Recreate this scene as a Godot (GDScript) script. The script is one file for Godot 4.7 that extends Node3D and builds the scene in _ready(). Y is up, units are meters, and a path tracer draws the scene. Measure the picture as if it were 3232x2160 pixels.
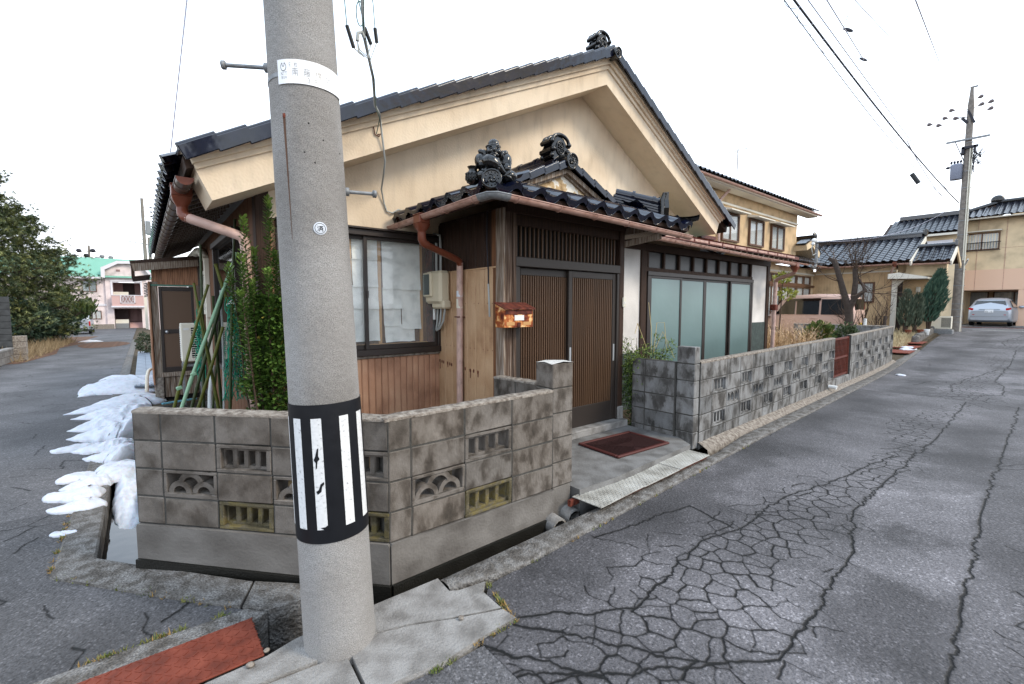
extends Node3D
# A small tiled house on a street corner: block wall, concrete pole, cracked asphalt, last snow.

var M := {}
var rng := RandomNumberGenerator.new()
var taken := {}
var noise_a := FastNoiseLite.new()


class MB:
	# collects triangles; front faces wound clockwise; face normals outward
	var v := PackedVector3Array()
	var n := PackedVector3Array()
	var t := PackedVector2Array()
	var t2 := PackedVector2Array()
	var c := PackedColorArray()
	var ix := PackedInt32Array()
	var col := Color(1, 1, 1)
	var colored := false
	var uv2 := false

	func tint(k: Color) -> MB:
		col = k
		colored = true
		return self

	func vert(p: Vector3, nn: Vector3, u := Vector2.ZERO) -> int:
		v.append(p); n.append(nn); t.append(u); c.append(col)
		return v.size() - 1

	func tri(a: Vector3, b: Vector3, d: Vector3, ua := Vector2.ZERO, ub := Vector2.ZERO, ud := Vector2.ZERO) -> void:
		var nn := (b - a).cross(d - a).normalized()
		var i := vert(a, nn, ua)
		vert(b, nn, ub); vert(d, nn, ud)
		ix.append_array([i, i + 2, i + 1])

	func quad(a: Vector3, b: Vector3, d: Vector3, e: Vector3, u0 := Vector2(0, 0), u1 := Vector2(1, 1)) -> void:
		# a b d e run anticlockwise seen from outside
		var nn := (d - a).cross(e - b).normalized()
		var i := vert(a, nn, Vector2(u0.x, u1.y))
		vert(b, nn, Vector2(u1.x, u1.y)); vert(d, nn, Vector2(u1.x, u0.y)); vert(e, nn, Vector2(u0.x, u0.y))
		ix.append_array([i, i + 2, i + 1, i, i + 3, i + 2])

	func out_quad(a: Vector3, b: Vector3, d: Vector3, e: Vector3, mid: Vector3) -> void:
		if (d - a).cross(e - b).dot((a + b + d + e) * 0.25 - mid) >= 0.0:
			quad(a, b, d, e)
		else:
			quad(e, d, b, a)

	func out_tri(a: Vector3, b: Vector3, d: Vector3, mid: Vector3) -> void:
		if (b - a).cross(d - a).dot((a + b + d) / 3.0 - mid) >= 0.0:
			tri(a, b, d)
		else:
			tri(a, d, b)

	func box(mid: Vector3, s: Vector3, bs := Basis.IDENTITY, bev := 0.0) -> MB:
		var h := s * 0.5
		if bev <= 0.0:
			var k: Array[Vector3] = []
			for i in 8:
				k.append(mid + bs * Vector3(h.x * (1 if i & 1 else -1), h.y * (1 if i & 2 else -1), h.z * (1 if i & 4 else -1)))
			for f in [[0, 1, 3, 2], [4, 5, 7, 6], [0, 1, 5, 4], [2, 3, 7, 6], [0, 2, 6, 4], [1, 3, 7, 5]]:
				out_quad(k[f[0]], k[f[1]], k[f[2]], k[f[3]], mid)
			return self
		bev = minf(bev, minf(h.x, minf(h.y, h.z)) * 0.9)
		var q := []   # q[corner][axis]: the corner's point on the face across that axis
		for i in 8:
			var sg := Vector3(1 if i & 1 else -1, 1 if i & 2 else -1, 1 if i & 4 else -1)
			var row: Array[Vector3] = []
			for ax in 3:
				var e := h - Vector3.ONE * bev
				e[ax] = h[ax]
				row.append(mid + bs * (e * sg))
			q.append(row)
		for f in [[0, 1, 3, 2, 2], [4, 5, 7, 6, 2], [0, 1, 5, 4, 1], [2, 3, 7, 6, 1], [0, 2, 6, 4, 0], [1, 3, 7, 5, 0]]:
			out_quad(q[f[0]][f[4]], q[f[1]][f[4]], q[f[2]][f[4]], q[f[3]][f[4]], mid)
		for i in 8:
			for ax in 3:
				var j := i | (1 << ax)
				if j != i:
					var a1 := (ax + 1) % 3
					var a2 := (ax + 2) % 3
					out_quad(q[i][a1], q[j][a1], q[j][a2], q[i][a2], mid)
			out_tri(q[i][0], q[i][1], q[i][2], mid)
		return self

	func mm(a: Vector3, b: Vector3, bev := 0.0) -> MB:
		return box((a + b) * 0.5, (b - a).abs(), Basis.IDENTITY, bev)

	func bar(p: Vector3, q: Vector3, w: float, h: float, up := Vector3.UP, bev := 0.0) -> MB:
		var z := (q - p).normalized()
		var x := up.cross(z).normalized()
		if x.length() < 0.5:
			x = Vector3.RIGHT
		return box((p + q) * 0.5, Vector3(w, h, p.distance_to(q)), Basis(x, z.cross(x), z), bev)

	func grid(rows: Array, loop := false, twosided := false, uvs := 0.0) -> MB:
		# rows: Array of PackedVector3Array of one length; smooth normals
		var r := rows.size()
		var k: int = rows[0].size()
		var first := v.size()
		for i in r:
			for j in k:
				var jn := (j + 1) % k if loop else mini(j + 1, k - 1)
				var jp := (j + k - 1) % k if loop else maxi(j - 1, 0)
				var du: Vector3 = rows[i][jn] - rows[i][jp]
				var dv: Vector3 = rows[mini(i + 1, r - 1)][j] - rows[maxi(i - 1, 0)][j]
				vert(rows[i][j], du.cross(dv).normalized(), Vector2(float(j) / k, float(i) / r) if uvs == 0.0 else Vector2(rows[i][j].x, rows[i][j].z) * uvs)
		for i in r - 1:
			for j in (k if loop else k - 1):
				var a := first + i * k + j
				var b := first + i * k + (j + 1) % k
				ix.append_array([a, b + k, b, a, a + k, b + k])
		return self

	func tube(pts: Array, rad, seg := 8, cap := true) -> MB:
		var rows := []
		var up := Vector3(0.13, 0.97, 0.21).normalized()
		for i in pts.size():
			var d: Vector3 = (pts[mini(i + 1, pts.size() - 1)] - pts[maxi(i - 1, 0)]).normalized()
			if i == 0 and absf(d.dot(up)) > 0.9:
				up = Vector3(0.9, 0.1, 0.4)
			var x := up.cross(d).normalized()
			var y := d.cross(x)
			up = y
			var rr: float = rad[i] if rad is Array else rad
			var row := PackedVector3Array()
			for j in seg:
				var a := TAU * j / seg
				row.append(pts[i] + x * cos(a) * rr + y * sin(a) * rr)
			rows.append(row)
		grid(rows, true)
		if cap:
			for e in [0, pts.size() - 1]:
				var row: PackedVector3Array = rows[e]
				var inner: Vector3 = pts[1] if e == 0 else pts[e - 1]
				for j in seg:
					out_tri(pts[e], row[j], row[(j + 1) % seg], inner)
		return self

	func lathe(prof: Array, seg: int, xf := Transform3D.IDENTITY) -> MB:
		# prof: Vector2(radius, height) from bottom to top
		var rows := []
		for p in prof:
			var row := PackedVector3Array()
			for j in seg:
				var a := -TAU * j / seg
				row.append(xf * Vector3(cos(a) * p.x, p.y, sin(a) * p.x))
			rows.append(row)
		return grid(rows, true)

	func ball(mid: Vector3, rad: Vector3, bs := Basis.IDENTITY, seg := 10, rings := 6) -> MB:
		var prof := []
		for i in rings + 1:
			var a := -PI / 2 + PI * i / rings
			prof.append(Vector2(maxf(cos(a), 0.001), sin(a)))
		return lathe(prof, seg, Transform3D(bs * Basis.from_scale(rad), mid))

	func prism(poly: PackedVector2Array, xf: Transform3D, depth: float) -> MB:
		# the polygon lies in xf's xy plane and is extruded along its z from 0 to depth
		var p := poly
		if Geometry2D.is_polygon_clockwise(p):
			p = p.duplicate()
			p.reverse()
		var ids := Geometry2D.triangulate_polygon(p)
		var flip := xf.basis.determinant() < 0.0
		for k in range(0, ids.size(), 3):
			var a := p[ids[k]]
			var b := p[ids[k + 1]]
			var d := p[ids[k + 2]]
			if (b - a).cross(d - a) < 0.0:
				var sw := b
				b = d
				d = sw
			for e in [depth, 0.0]:
				var A := xf * Vector3(a.x, a.y, e)
				var B := xf * Vector3(b.x, b.y, e)
				var D := xf * Vector3(d.x, d.y, e)
				if (e == depth) != ((depth < 0.0) != flip):
					tri(A, B, D, a, b, d)
				else:
					tri(A, D, B, a, d, b)
		for k in p.size():
			var a := p[k]
			var b := p[(k + 1) % p.size()]
			var A := xf * Vector3(a.x, a.y, 0)
			var B := xf * Vector3(b.x, b.y, 0)
			var C := xf * Vector3(b.x, b.y, depth)
			var D := xf * Vector3(a.x, a.y, depth)
			if (depth < 0.0) != flip:
				quad(D, C, B, A)
			else:
				quad(A, B, C, D)
		return self

	func mesh() -> ArrayMesh:
		var a := []
		a.resize(Mesh.ARRAY_MAX)
		a[Mesh.ARRAY_VERTEX] = v
		a[Mesh.ARRAY_NORMAL] = n
		a[Mesh.ARRAY_TEX_UV] = t
		if uv2:
			a[Mesh.ARRAY_TEX_UV2] = t2
		if colored:
			a[Mesh.ARRAY_COLOR] = c
		a[Mesh.ARRAY_INDEX] = ix
		var m := ArrayMesh.new()
		m.add_surface_from_arrays(Mesh.PRIMITIVE_TRIANGLES, a)
		return m


func mb() -> MB:
	return MB.new()


func numbered(called: String) -> String:
	taken[called] = taken.get(called, -1) + 1
	return called if taken[called] == 0 else "%s_%03d" % [called, taken[called]]


func tag(o: Node3D, label := "", category := "", group := "", kind := "") -> Node3D:
	if label: o.set_meta("label", label)
	if category: o.set_meta("category", category)
	if group: o.set_meta("group", group)
	if kind: o.set_meta("kind", kind)
	return o


func thing(called: String, label: String, category: String, at := Vector3.ZERO, turn := 0.0, group := "") -> Node3D:
	var o := Node3D.new()
	o.name = numbered(called)
	add_child(o)
	o.position = at
	o.rotation.y = turn
	return tag(o, label, category, group)


func obj(called: String, b, mat: Material, parent: Node3D, at = null) -> MeshInstance3D:
	var o := MeshInstance3D.new()
	o.mesh = b.mesh() if b is MB else b
	o.material_override = mat
	if parent == self:
		o.name = numbered(called)
		add_child(o)
	else:
		o.name = called
		parent.add_child(o, true)
	if at is Vector3:
		o.position = at
	elif at is Transform3D:
		o.transform = at
	return o


func struct(called: String, b, mat: Material, label := "") -> MeshInstance3D:
	var o := obj(called, b, mat, self)
	tag(o, label, "", "", "structure")
	return o


func dup(o: Node3D, called: String, at: Vector3, turn := 0.0, label := "", group := "") -> Node3D:
	var k: Node3D = o.duplicate()
	k.name = numbered(called)
	add_child(k)
	k.position = at
	k.rotation.y = turn
	if label: k.set_meta("label", label)
	if group: k.set_meta("group", group)
	return k


func rise(x: float, z: float) -> float:
	# the street climbs a little to the right, the lane falls away to the left
	var d := clampf((-z - 12.0) / 50.0, 0.0, 1.6) * (1.0 - smoothstep(1.5, 8.0, x))
	return 0.55 * smoothstep(13.0, 28.0, x) - 0.55 * d


func sheet(x0: float, x1: float, z0: float, z1: float, nx: int, nz: int, lift: float, edge := 0.0) -> MB:
	# a sheet that follows the ground; uv1 in the units of the road map, uv2 in metres
	var b := mb()
	var rows := []
	for i in nz + 1:
		var row := PackedVector3Array()
		for j in nx + 1:
			var x := lerpf(x0, x1, float(j) / nx)
			var z := lerpf(z1, z0, float(i) / nz)
			row.append(Vector3(x, rise(x, z) + lift, z))
		rows.append(row)
	b.grid(rows)
	for i in b.v.size():
		b.n[i] = Vector3.UP
		b.t[i] = Vector2((b.v[i].x - 1.0) / 10.0, (b.v[i].z + 3.0) / 5.0)
	return b


func flat(poly: Array, y0: float, y1: float, bev := 0.0) -> MB:
	# a slab over a plan of Vector2(x, z)
	var p := PackedVector2Array()
	for q in poly:
		p.append(Vector2(q[0], -q[1]))
	return mb().prism(p, Transform3D(Basis(Vector3.RIGHT, Vector3(0, 0, -1), Vector3.UP), Vector3(0, y0, 0)), y1 - y0)


const I3 := Basis.IDENTITY

func V(x: float, y: float, z: float) -> Vector3: return Vector3(x, y, z)

func W(x: float, y: float) -> Vector2: return Vector2(x, y)


# ---------------------------------------------------------------- materials

func fnl(kind: int, freq: float, oct: int, sd: int) -> FastNoiseLite:
	var f := FastNoiseLite.new()
	f.noise_type = kind
	f.frequency = freq
	f.fractal_octaves = oct
	f.fractal_type = FastNoiseLite.FRACTAL_FBM if oct > 1 else FastNoiseLite.FRACTAL_NONE
	f.seed = sd
	return f


func nt(freq: float, oct: int, stops: Array, size := 512, sd := 1, kind := FastNoiseLite.TYPE_SIMPLEX_SMOOTH, warp := 0.0, high := 0) -> NoiseTexture2D:
	# stops: [offset, Color] pairs; a seamless tile
	var t := NoiseTexture2D.new()
	t.width = size
	t.height = high if high else size
	t.seamless = true
	t.seamless_blend_skirt = 0.25
	t.noise = fnl(kind, freq, oct, sd)
	if warp > 0.0:
		t.noise.domain_warp_enabled = true
		t.noise.domain_warp_amplitude = warp
		t.noise.domain_warp_frequency = freq * 0.7
	if stops.size():
		var g := Gradient.new()
		var off := PackedFloat32Array()
		var cols := PackedColorArray()
		for s in stops:
			off.append(s[0])
			cols.append(s[1])
		g.offsets = off
		g.colors = cols
		t.color_ramp = g
	return t


func g(v: float, warm := 0.0) -> Color:
	return Color(v + warm, v, v - warm)


func mat(called: String, color: Color, rough := 0.8, tex: Texture2D = null, metres := 1.0, bump: Texture2D = null, bump_cm := 0.0) -> StandardMaterial3D:
	var m := StandardMaterial3D.new()
	m.resource_name = called
	m.albedo_color = color
	m.roughness = rough
	m.metallic_specular = 0.4
	m.uv1_triplanar = true
	m.uv1_world_triplanar = true
	m.uv1_triplanar_sharpness = 6.0
	m.uv1_scale = Vector3.ONE / metres
	if tex:
		m.albedo_texture = tex
	if bump:
		m.heightmap_enabled = true
		m.heightmap_texture = bump
		m.heightmap_scale = bump_cm
	M[called] = m
	return m


func detail(m: StandardMaterial3D, tex: Texture2D, metres: float) -> StandardMaterial3D:
	m.detail_enabled = true
	m.detail_albedo = tex
	m.detail_blend_mode = BaseMaterial3D.BLEND_MODE_MUL
	m.detail_uv_layer = BaseMaterial3D.DETAIL_UV_2
	m.uv2_triplanar = true
	m.uv2_world_triplanar = true
	m.uv2_scale = Vector3.ONE / metres
	return m


func painted(m: StandardMaterial3D) -> StandardMaterial3D:
	m.vertex_color_use_as_albedo = true
	return m


func grainy(v: float, warm := 0.0) -> Array:
	return [[0.0, g(v * 0.82, warm)], [0.35, g(v * 0.94, warm)], [0.6, g(v, warm)], [1.0, g(minf(v * 1.1, 1.0), warm)]]


func make_materials() -> void:
	var speck := nt(0.16, 2, [[0.0, g(0.6)], [0.3, g(0.82)], [0.55, g(0.91)], [0.78, g(0.97)], [0.92, g(1.0)]], 512, 5)
	var fine := nt(0.06, 4, [[0.0, g(0.88)], [0.4, g(0.95)], [1.0, g(1.0)]], 512, 6)
	var rough_h := nt(0.12, 3, [], 512, 9)
	var blot := nt(0.011, 6, [[0.0, g(0.28, 0.02)], [0.26, g(0.36, 0.024)], [0.42, g(0.46, 0.024)], [0.54, g(0.53, 0.02)], [0.75, g(0.58, 0.018)], [1.0, g(0.64, 0.02)]], 1024, 11, FastNoiseLite.TYPE_SIMPLEX_SMOOTH, 40.0)
	detail(painted(mat("block", Color(0.89, 0.87, 0.85), 0.95, blot, 1.9, rough_h, 0.35)), speck, 0.5).uv1_scale = V(0.55, 0.36, 0.55)
	var blot2 := nt(0.013, 6, [[0.0, g(0.27, 0.01)], [0.26, g(0.35, 0.01)], [0.42, g(0.47, 0.008)], [0.55, g(0.55, 0.004)], [0.8, g(0.61, 0.0)], [1.0, g(0.68)]], 1024, 47, FastNoiseLite.TYPE_SIMPLEX_SMOOTH, 60.0)
	detail(painted(mat("block_far", Color(1, 1, 1), 0.95, blot2, 3.1, rough_h, 0.3)), speck, 0.5).uv1_scale = V(0.42, 0.24, 0.42)
	var moss := nt(0.012, 5, [[0.0, Color(0.24, 0.22, 0.17)], [0.4, Color(0.37, 0.34, 0.25)], [0.52, Color(0.44, 0.41, 0.35)], [0.64, Color(0.47, 0.42, 0.25)], [1.0, Color(0.52, 0.49, 0.43)]], 512, 21, FastNoiseLite.TYPE_SIMPLEX_SMOOTH, 20.0)
	detail(painted(mat("block_moss", Color(1, 1, 1), 0.95, moss, 1.1, rough_h, 0.4)), speck, 0.62)
	var cope := nt(0.03, 5, [[0.0, Color(0.34, 0.3, 0.27)], [0.4, Color(0.55, 0.51, 0.47)], [1.0, Color(0.74, 0.71, 0.67)]], 512, 31)
	detail(mat("coping", Color(1, 1, 1), 0.95, cope, 0.9, rough_h, 0.6), speck, 0.3)
	var foot := nt(0.009, 5, [[0.0, g(0.34, 0.02)], [0.4, g(0.44, 0.02)], [0.7, g(0.49, 0.02)], [1.0, g(0.54, 0.02)]], 512, 17)
	detail(mat("footing", Color(1, 1, 1), 0.92, foot, 1.6, rough_h, 0.25), speck, 0.4)
	detail(mat("mortar", Color(0.42, 0.41, 0.39), 0.95, nt(0.04, 4, grainy(0.8), 256, 3), 0.5, rough_h, 0.4), speck, 0.4)
	detail(mat("wet_concrete", Color(0.2, 0.2, 0.185), 0.45, nt(0.02, 5, grainy(0.7, 0.02), 256, 4), 0.8, rough_h, 0.4), speck, 0.5)
	var kerb_t := nt(0.02, 5, [[0.0, g(0.30, 0.02)], [0.4, g(0.43, 0.018)], [0.6, g(0.52, 0.012)], [1.0, g(0.6, 0.01)]], 512, 8)
	var pebbles := nt(0.13, 2, [[0.0, g(0.5)], [0.35, g(0.75)], [0.6, g(0.87)], [0.75, g(0.96)], [0.88, g(1.0)]], 512, 15)
	detail(mat("kerb", Color(1, 1, 1), 0.9, kerb_t, 1.3, nt(0.1, 3, [], 512, 19), 0.9), pebbles, 0.9)
	var slab_t := nt(0.012, 6, [[0.0, g(0.43, 0.014)], [0.35, g(0.53, 0.014)], [0.6, g(0.6, 0.012)], [1.0, g(0.66, 0.01)]], 512, 14)
	detail(mat("slab", Color(1, 1, 1), 0.9, slab_t, 1.2, rough_h, 0.4), speck, 0.45)
	detail(mat("porch_slab", Color(0.86, 0.87, 0.88), 0.85, slab_t, 1.7, rough_h, 0.25), speck, 0.45)
	var pole_t := nt(0.006, 6, [[0.0, g(0.52, 0.018)], [0.4, g(0.59, 0.016)], [0.65, g(0.63, 0.014)], [1.0, g(0.68, 0.01)]], 512, 23)
	detail(mat("pole", Color(1, 1, 1), 0.88, pole_t, 2.6, rough_h, 0.3), nt(0.2, 2, [[0.0, g(0.5)], [0.35, g(0.8)], [0.55, g(0.89)], [0.75, g(0.97)], [0.9, g(1.0)]], 512, 92), 0.62)
	mat("far_pole", Color(0.56, 0.53, 0.5), 0.9, nt(0.02, 4, grainy(0.9), 256, 24), 1.0)
	# the house
	var stucco := nt(0.005, 6, [[0.0, Color(0.80, 0.72, 0.62)], [0.4, Color(0.865, 0.79, 0.69)], [0.7, Color(0.89, 0.82, 0.725)], [1.0, Color(0.91, 0.85, 0.76)]], 512, 33)
	detail(mat("stucco", Color(1, 1, 1), 0.92, stucco, 3.1, nt(0.2, 3, [], 512, 34), 0.25), nt(0.025, 5, [[0.0, g(0.9, 0.008)], [0.3, g(0.965)], [0.5, g(0.99)], [1.0, g(1.0)]], 512, 90), 1.0).uv2_scale = V(0.5, 0.12, 0.5)
	detail(mat("pale_stucco", Color(0.95, 0.93, 0.91), 0.92, nt(0.006, 5, grainy(0.92), 256, 35), 2.0, nt(0.2, 3, [], 256, 34), 0.2), fine, 0.5)
	detail(mat("dado", Color(0.36, 0.41, 0.4), 0.9, nt(0.03, 4, grainy(0.85), 256, 36), 1.0, rough_h, 0.3), speck, 0.4)
	var sid := nt(0.008, 5, [[0.0, Color(0.63, 0.48, 0.36)], [0.35, Color(0.745, 0.6, 0.46)], [0.6, Color(0.785, 0.645, 0.505)], [1.0, Color(0.815, 0.68, 0.545)]], 512, 37)
	detail(painted(mat("siding", Color(1, 1, 1), 0.6, sid, 2.2)), fine, 0.4)
	var sid2 := nt(0.008, 5, [[0.0, Color(0.58, 0.42, 0.33)], [0.4, Color(0.72, 0.54, 0.43)], [1.0, Color(0.80, 0.64, 0.52)]], 512, 38)
	detail(painted(mat("pink_siding", Color(1, 1, 1), 0.6, sid2, 2.0)), fine, 0.4)
	var wood_t := nt(0.02, 5, [[0.0, g(0.6)], [0.4, g(0.82)], [0.6, g(0.92)], [1.0, g(1.0)]], 512, 41)
	var stretch := V(7.0, 0.22, 7.0)
	var w := painted(mat("wood", Color(0.5, 0.335, 0.22), 0.75, wood_t, 1.0, wood_t, 0.3)); w.uv1_scale = stretch
	w = painted(mat("dark_wood", Color(0.25, 0.17, 0.125), 0.7, wood_t, 1.0, wood_t, 0.3)); w.uv1_scale = stretch
	var ww := nt(0.02, 5, [[0.0, Color(0.3, 0.22, 0.17)], [0.35, Color(0.43, 0.36, 0.3)], [0.6, Color(0.55, 0.5, 0.45)], [1.0, Color(0.7, 0.67, 0.64)]], 512, 43)
	w = mat("weathered_wood", Color(1, 1, 1), 0.85, ww, 1.0, wood_t, 0.4); w.uv1_scale = V(6, 0.25, 6)
	w = painted(mat("shed_wood", Color(0.72, 0.53, 0.41), 0.8, wood_t, 1.0, wood_t, 0.3)); w.uv1_scale = stretch
	var ag := nt(0.02, 5, [[0.0, Color(0.17, 0.12, 0.095)], [0.4, Color(0.27, 0.205, 0.165)], [0.6, Color(0.36, 0.29, 0.24)], [0.8, Color(0.5, 0.45, 0.41)], [1.0, Color(0.66, 0.63, 0.6)]], 512, 91)
	mat("aged_wood", Color(1, 1, 1), 0.8, ag, 1.0, wood_t, 0.3).uv1_scale = V(7, 0.16, 7)
	mat("bronze", Color(0.17, 0.135, 0.12), 0.4).metallic_specular = 0.5
	mat("door_bronze", Color(0.19, 0.165, 0.15), 0.45)
	detail(painted(mat("slat", Color(0.36, 0.265, 0.19), 0.45)), fine, 0.6)
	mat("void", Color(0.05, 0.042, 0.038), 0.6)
	mat("tan_infill", Color(0.48, 0.38, 0.28), 0.7)
	var tile_m := painted(mat("tile", Color(0.06, 0.08, 0.16), 0.13, nt(0.02, 4, [[0.0, g(0.55)], [0.5, g(0.85)], [1.0, g(1.0)]], 256, 44), 0.9, nt(0.02, 3, [], 256, 45), 0.12))
	tile_m.metallic_specular = 0.55
	var far_tile := painted(mat("far_tile", Color(0.09, 0.1, 0.135), 0.2))
	far_tile.metallic_specular = 0.7
	var orn := mat("ornament", Color(0.045, 0.045, 0.05), 0.16, null, 1.0, nt(0.05, 3, [], 256, 46), 0.25)
	orn.metallic_specular = 0.55
	mat("plaster_white", Color(0.86, 0.85, 0.83), 0.9, nt(0.04, 4, grainy(0.9), 256, 48), 0.4)
	mat("plaster_worn", Color(1, 1, 1), 0.95, nt(0.012, 5, [[0.0, Color(0.45, 0.36, 0.26)], [0.4, Color(0.72, 0.61, 0.46)], [0.56, Color(0.8, 0.7, 0.55)], [0.62, Color(0.92, 0.9, 0.86)], [1.0, Color(0.9, 0.86, 0.78)]], 512, 49, FastNoiseLite.TYPE_SIMPLEX_SMOOTH, 30.0), 1.2, rough_h, 0.5)
	var gut := nt(0.02, 5, [[0.0, Color(0.5, 0.36, 0.31)], [0.25, Color(0.68, 0.52, 0.46)], [0.6, Color(0.75, 0.6, 0.54)], [1.0, Color(0.79, 0.65, 0.6)]], 512, 51)
	mat("gutter", Color(0.95, 0.95, 0.95), 0.42, gut, 1.6)
	mat("pipe_pink", Color(0.80, 0.67, 0.62), 0.42, nt(0.02, 4, grainy(0.95), 256, 52), 0.7)
	mat("gutter_brown", Color(0.45, 0.24, 0.17), 0.35)
	mat("gutter_dark", Color(0.4, 0.34, 0.31), 0.3)
	mat("zinc", Color(0.62, 0.63, 0.64), 0.5, nt(0.03, 4, grainy(0.85), 256, 53), 0.4).metallic = 0.35
	mat("steel", Color(0.7, 0.71, 0.72), 0.42).metallic = 0.6
	var rust_t := nt(0.02, 5, [[0.0, Color(0.22, 0.09, 0.05)], [0.3, Color(0.42, 0.17, 0.08)], [0.5, Color(0.66, 0.36, 0.17)], [0.64, Color(0.86, 0.68, 0.45)], [1.0, Color(0.93, 0.84, 0.7)]], 512, 55, FastNoiseLite.TYPE_SIMPLEX_SMOOTH, 20.0)
	mat("rusty_box", Color(1, 1, 1), 0.7, rust_t, 1.05, rough_h, 0.1)
	mat("rust_dark", Color(1, 1, 1), 0.75, nt(0.02, 5, [[0.0, Color(0.2, 0.09, 0.07)], [0.5, Color(0.36, 0.17, 0.13)], [1.0, Color(0.5, 0.26, 0.19)]], 256, 56), 0.4, rough_h, 0.15)
	detail(mat("rust_plate", Color(1, 1, 1), 0.72, nt(0.012, 5, [[0.0, Color(0.35, 0.16, 0.11)], [0.5, Color(0.46, 0.215, 0.15)], [1.0, Color(0.53, 0.27, 0.2)]], 512, 57), 0.9, rough_h, 0.06), fine, 0.3)
	mat("alu_plate", Color(0.84, 0.84, 0.82), 0.5, nt(0.012, 5, [[0.0, g(0.6, 0.02)], [0.5, g(0.85, 0.01)], [1.0, g(1.0)]], 256, 58), 0.9).metallic = 0.3
	mat("mat_brown", Color(0.19, 0.095, 0.09), 0.6)
	mat("mat_rim", Color(0.3, 0.14, 0.125), 0.6)
	mat("glass", Color(0.9, 0.95, 0.94, 0.06), 0.03)
	M.glass.transparency = BaseMaterial3D.TRANSPARENCY_ALPHA
	var frost := mat("frosted", Color(0.43, 0.53, 0.53), 0.3, nt(0.004, 3, [[0.0, g(0.82)], [1.0, g(1.0)]], 256, 59), 3.0, nt(0.06, 2, [], 256, 60), 0.1)
	frost.metallic_specular = 0.6
	mat("paper", Color(0.97, 0.97, 0.95), 0.85, nt(0.01, 4, [[0.0, g(0.84)], [0.5, g(0.95)], [1.0, g(1.0)]], 512, 61), 1.0)
	M.paper.backlight_enabled = true
	M.paper.backlight = Color(0.3, 0.3, 0.28)
	mat("shoji_wood", Color(0.74, 0.56, 0.36), 0.7)
	mat("dim_room", Color(0.35, 0.33, 0.27), 0.9)
	mat("meter", Color(0.80, 0.75, 0.65), 0.5)
	mat("meter_glass", Color(0.25, 0.28, 0.27), 0.12)
	mat("white", Color(0.86, 0.86, 0.85), 0.55)
	mat("offwhite", Color(0.84, 0.82, 0.76), 0.5)
	mat("label", Color(0.8, 0.82, 0.85), 0.5)
	mat("plate_white", Color(0.9, 0.9, 0.9), 0.4)
	mat("print_grey", Color(0.33, 0.33, 0.34), 0.5)
	mat("print_black", Color(0.07, 0.07, 0.08), 0.5)
	mat("guard_black", Color(0.075, 0.08, 0.1), 0.42, nt(0.02, 4, grainy(0.95), 256, 63), 0.5, nt(0.02, 3, [], 256, 64), 0.1)
	mat("guard_white", Color(0.88, 0.88, 0.88), 0.5, nt(0.05, 5, [[0.0, g(0.5)], [0.24, g(0.93)], [1.0, g(1.0)]], 512, 65), 0.5)
	mat("black", Color(0.06, 0.06, 0.065), 0.5)
	mat("cable_grey", Color(0.66, 0.67, 0.66), 0.6)
	mat("cable_dark", Color(0.17, 0.17, 0.2), 0.6)
	mat("cable_green", Color(0.28, 0.42, 0.4), 0.5)
	mat("cable_faint", Color(0.6, 0.6, 0.66), 0.6)
	var snow_m := mat("snow", Color(0.8, 0.815, 0.85), 0.75, nt(0.02, 5, [[0.0, g(0.9)], [0.5, g(0.97)], [1.0, g(1.0)]], 512, 66), 1.0, nt(0.025, 5, [], 512, 67), 0.6)
	snow_m.subsurf_scatter_enabled = true
	snow_m.subsurf_scatter_strength = 0.15
	mat("bamboo", Color(0.42, 0.44, 0.18), 0.4, nt(0.02, 4, grainy(0.85), 256, 68), 0.4)
	mat("bamboo_dark", Color(0.24, 0.3, 0.15), 0.45, nt(0.02, 4, grainy(0.85), 256, 68), 0.4)
	mat("pole_green", Color(0.52, 0.66, 0.54), 0.4)
	mat("net", Color(0.08, 0.56, 0.44), 0.6)
	mat("net_pale", Color(0.3, 0.52, 0.42), 0.6)
	painted(mat("leaf", Color(1, 1, 1), 0.38))
	M.leaf.backlight_enabled = true
	M.leaf.backlight = Color(0.12, 0.16, 0.05)
	painted(mat("dull_leaf", Color(1, 1, 1), 0.65))
	mat("twig", Color(0.34, 0.27, 0.22), 0.85, nt(0.03, 4, grainy(0.85), 256, 69), 0.3)
	mat("bark", Color(0.36, 0.31, 0.28), 0.9, nt(0.02, 5, grainy(0.8), 256, 70), 0.4, rough_h, 0.8)
	painted(mat("straw", Color(1, 1, 1), 0.8))
	var soil := nt(0.015, 5, [[0.0, Color(0.2, 0.17, 0.13)], [0.5, Color(0.34, 0.29, 0.22)], [1.0, Color(0.42, 0.38, 0.3)]], 512, 71)
	detail(mat("ground", Color(1, 1, 1), 0.95, soil, 2.0, rough_h, 1.5), speck, 0.5)
	mat("needles", Color(1, 1, 1), 0.95, nt(0.02, 5, [[0.0, Color(0.2, 0.15, 0.12)], [0.5, Color(0.36, 0.25, 0.18)], [1.0, Color(0.44, 0.33, 0.25)]], 256, 72), 1.0)
	# far buildings
	mat("apt_wall", Color(0.9, 0.84, 0.83), 0.9, nt(0.01, 4, grainy(0.95), 256, 73), 3.0)
	mat("apt_trim", Color(0.83, 0.82, 0.84), 0.7)
	mat("apt_balcony", Color(0.76, 0.63, 0.61), 0.85)
	mat("apt_roof", Color(0.53, 0.73, 0.66), 0.55)
	mat("apt_dark", Color(0.22, 0.18, 0.18), 0.85)
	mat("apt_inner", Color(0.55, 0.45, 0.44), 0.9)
	detail(mat("bg_wall", Color(0.87, 0.75, 0.59), 0.85, nt(0.012, 4, grainy(0.95), 256, 74), 2.0), fine, 0.6)
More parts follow.
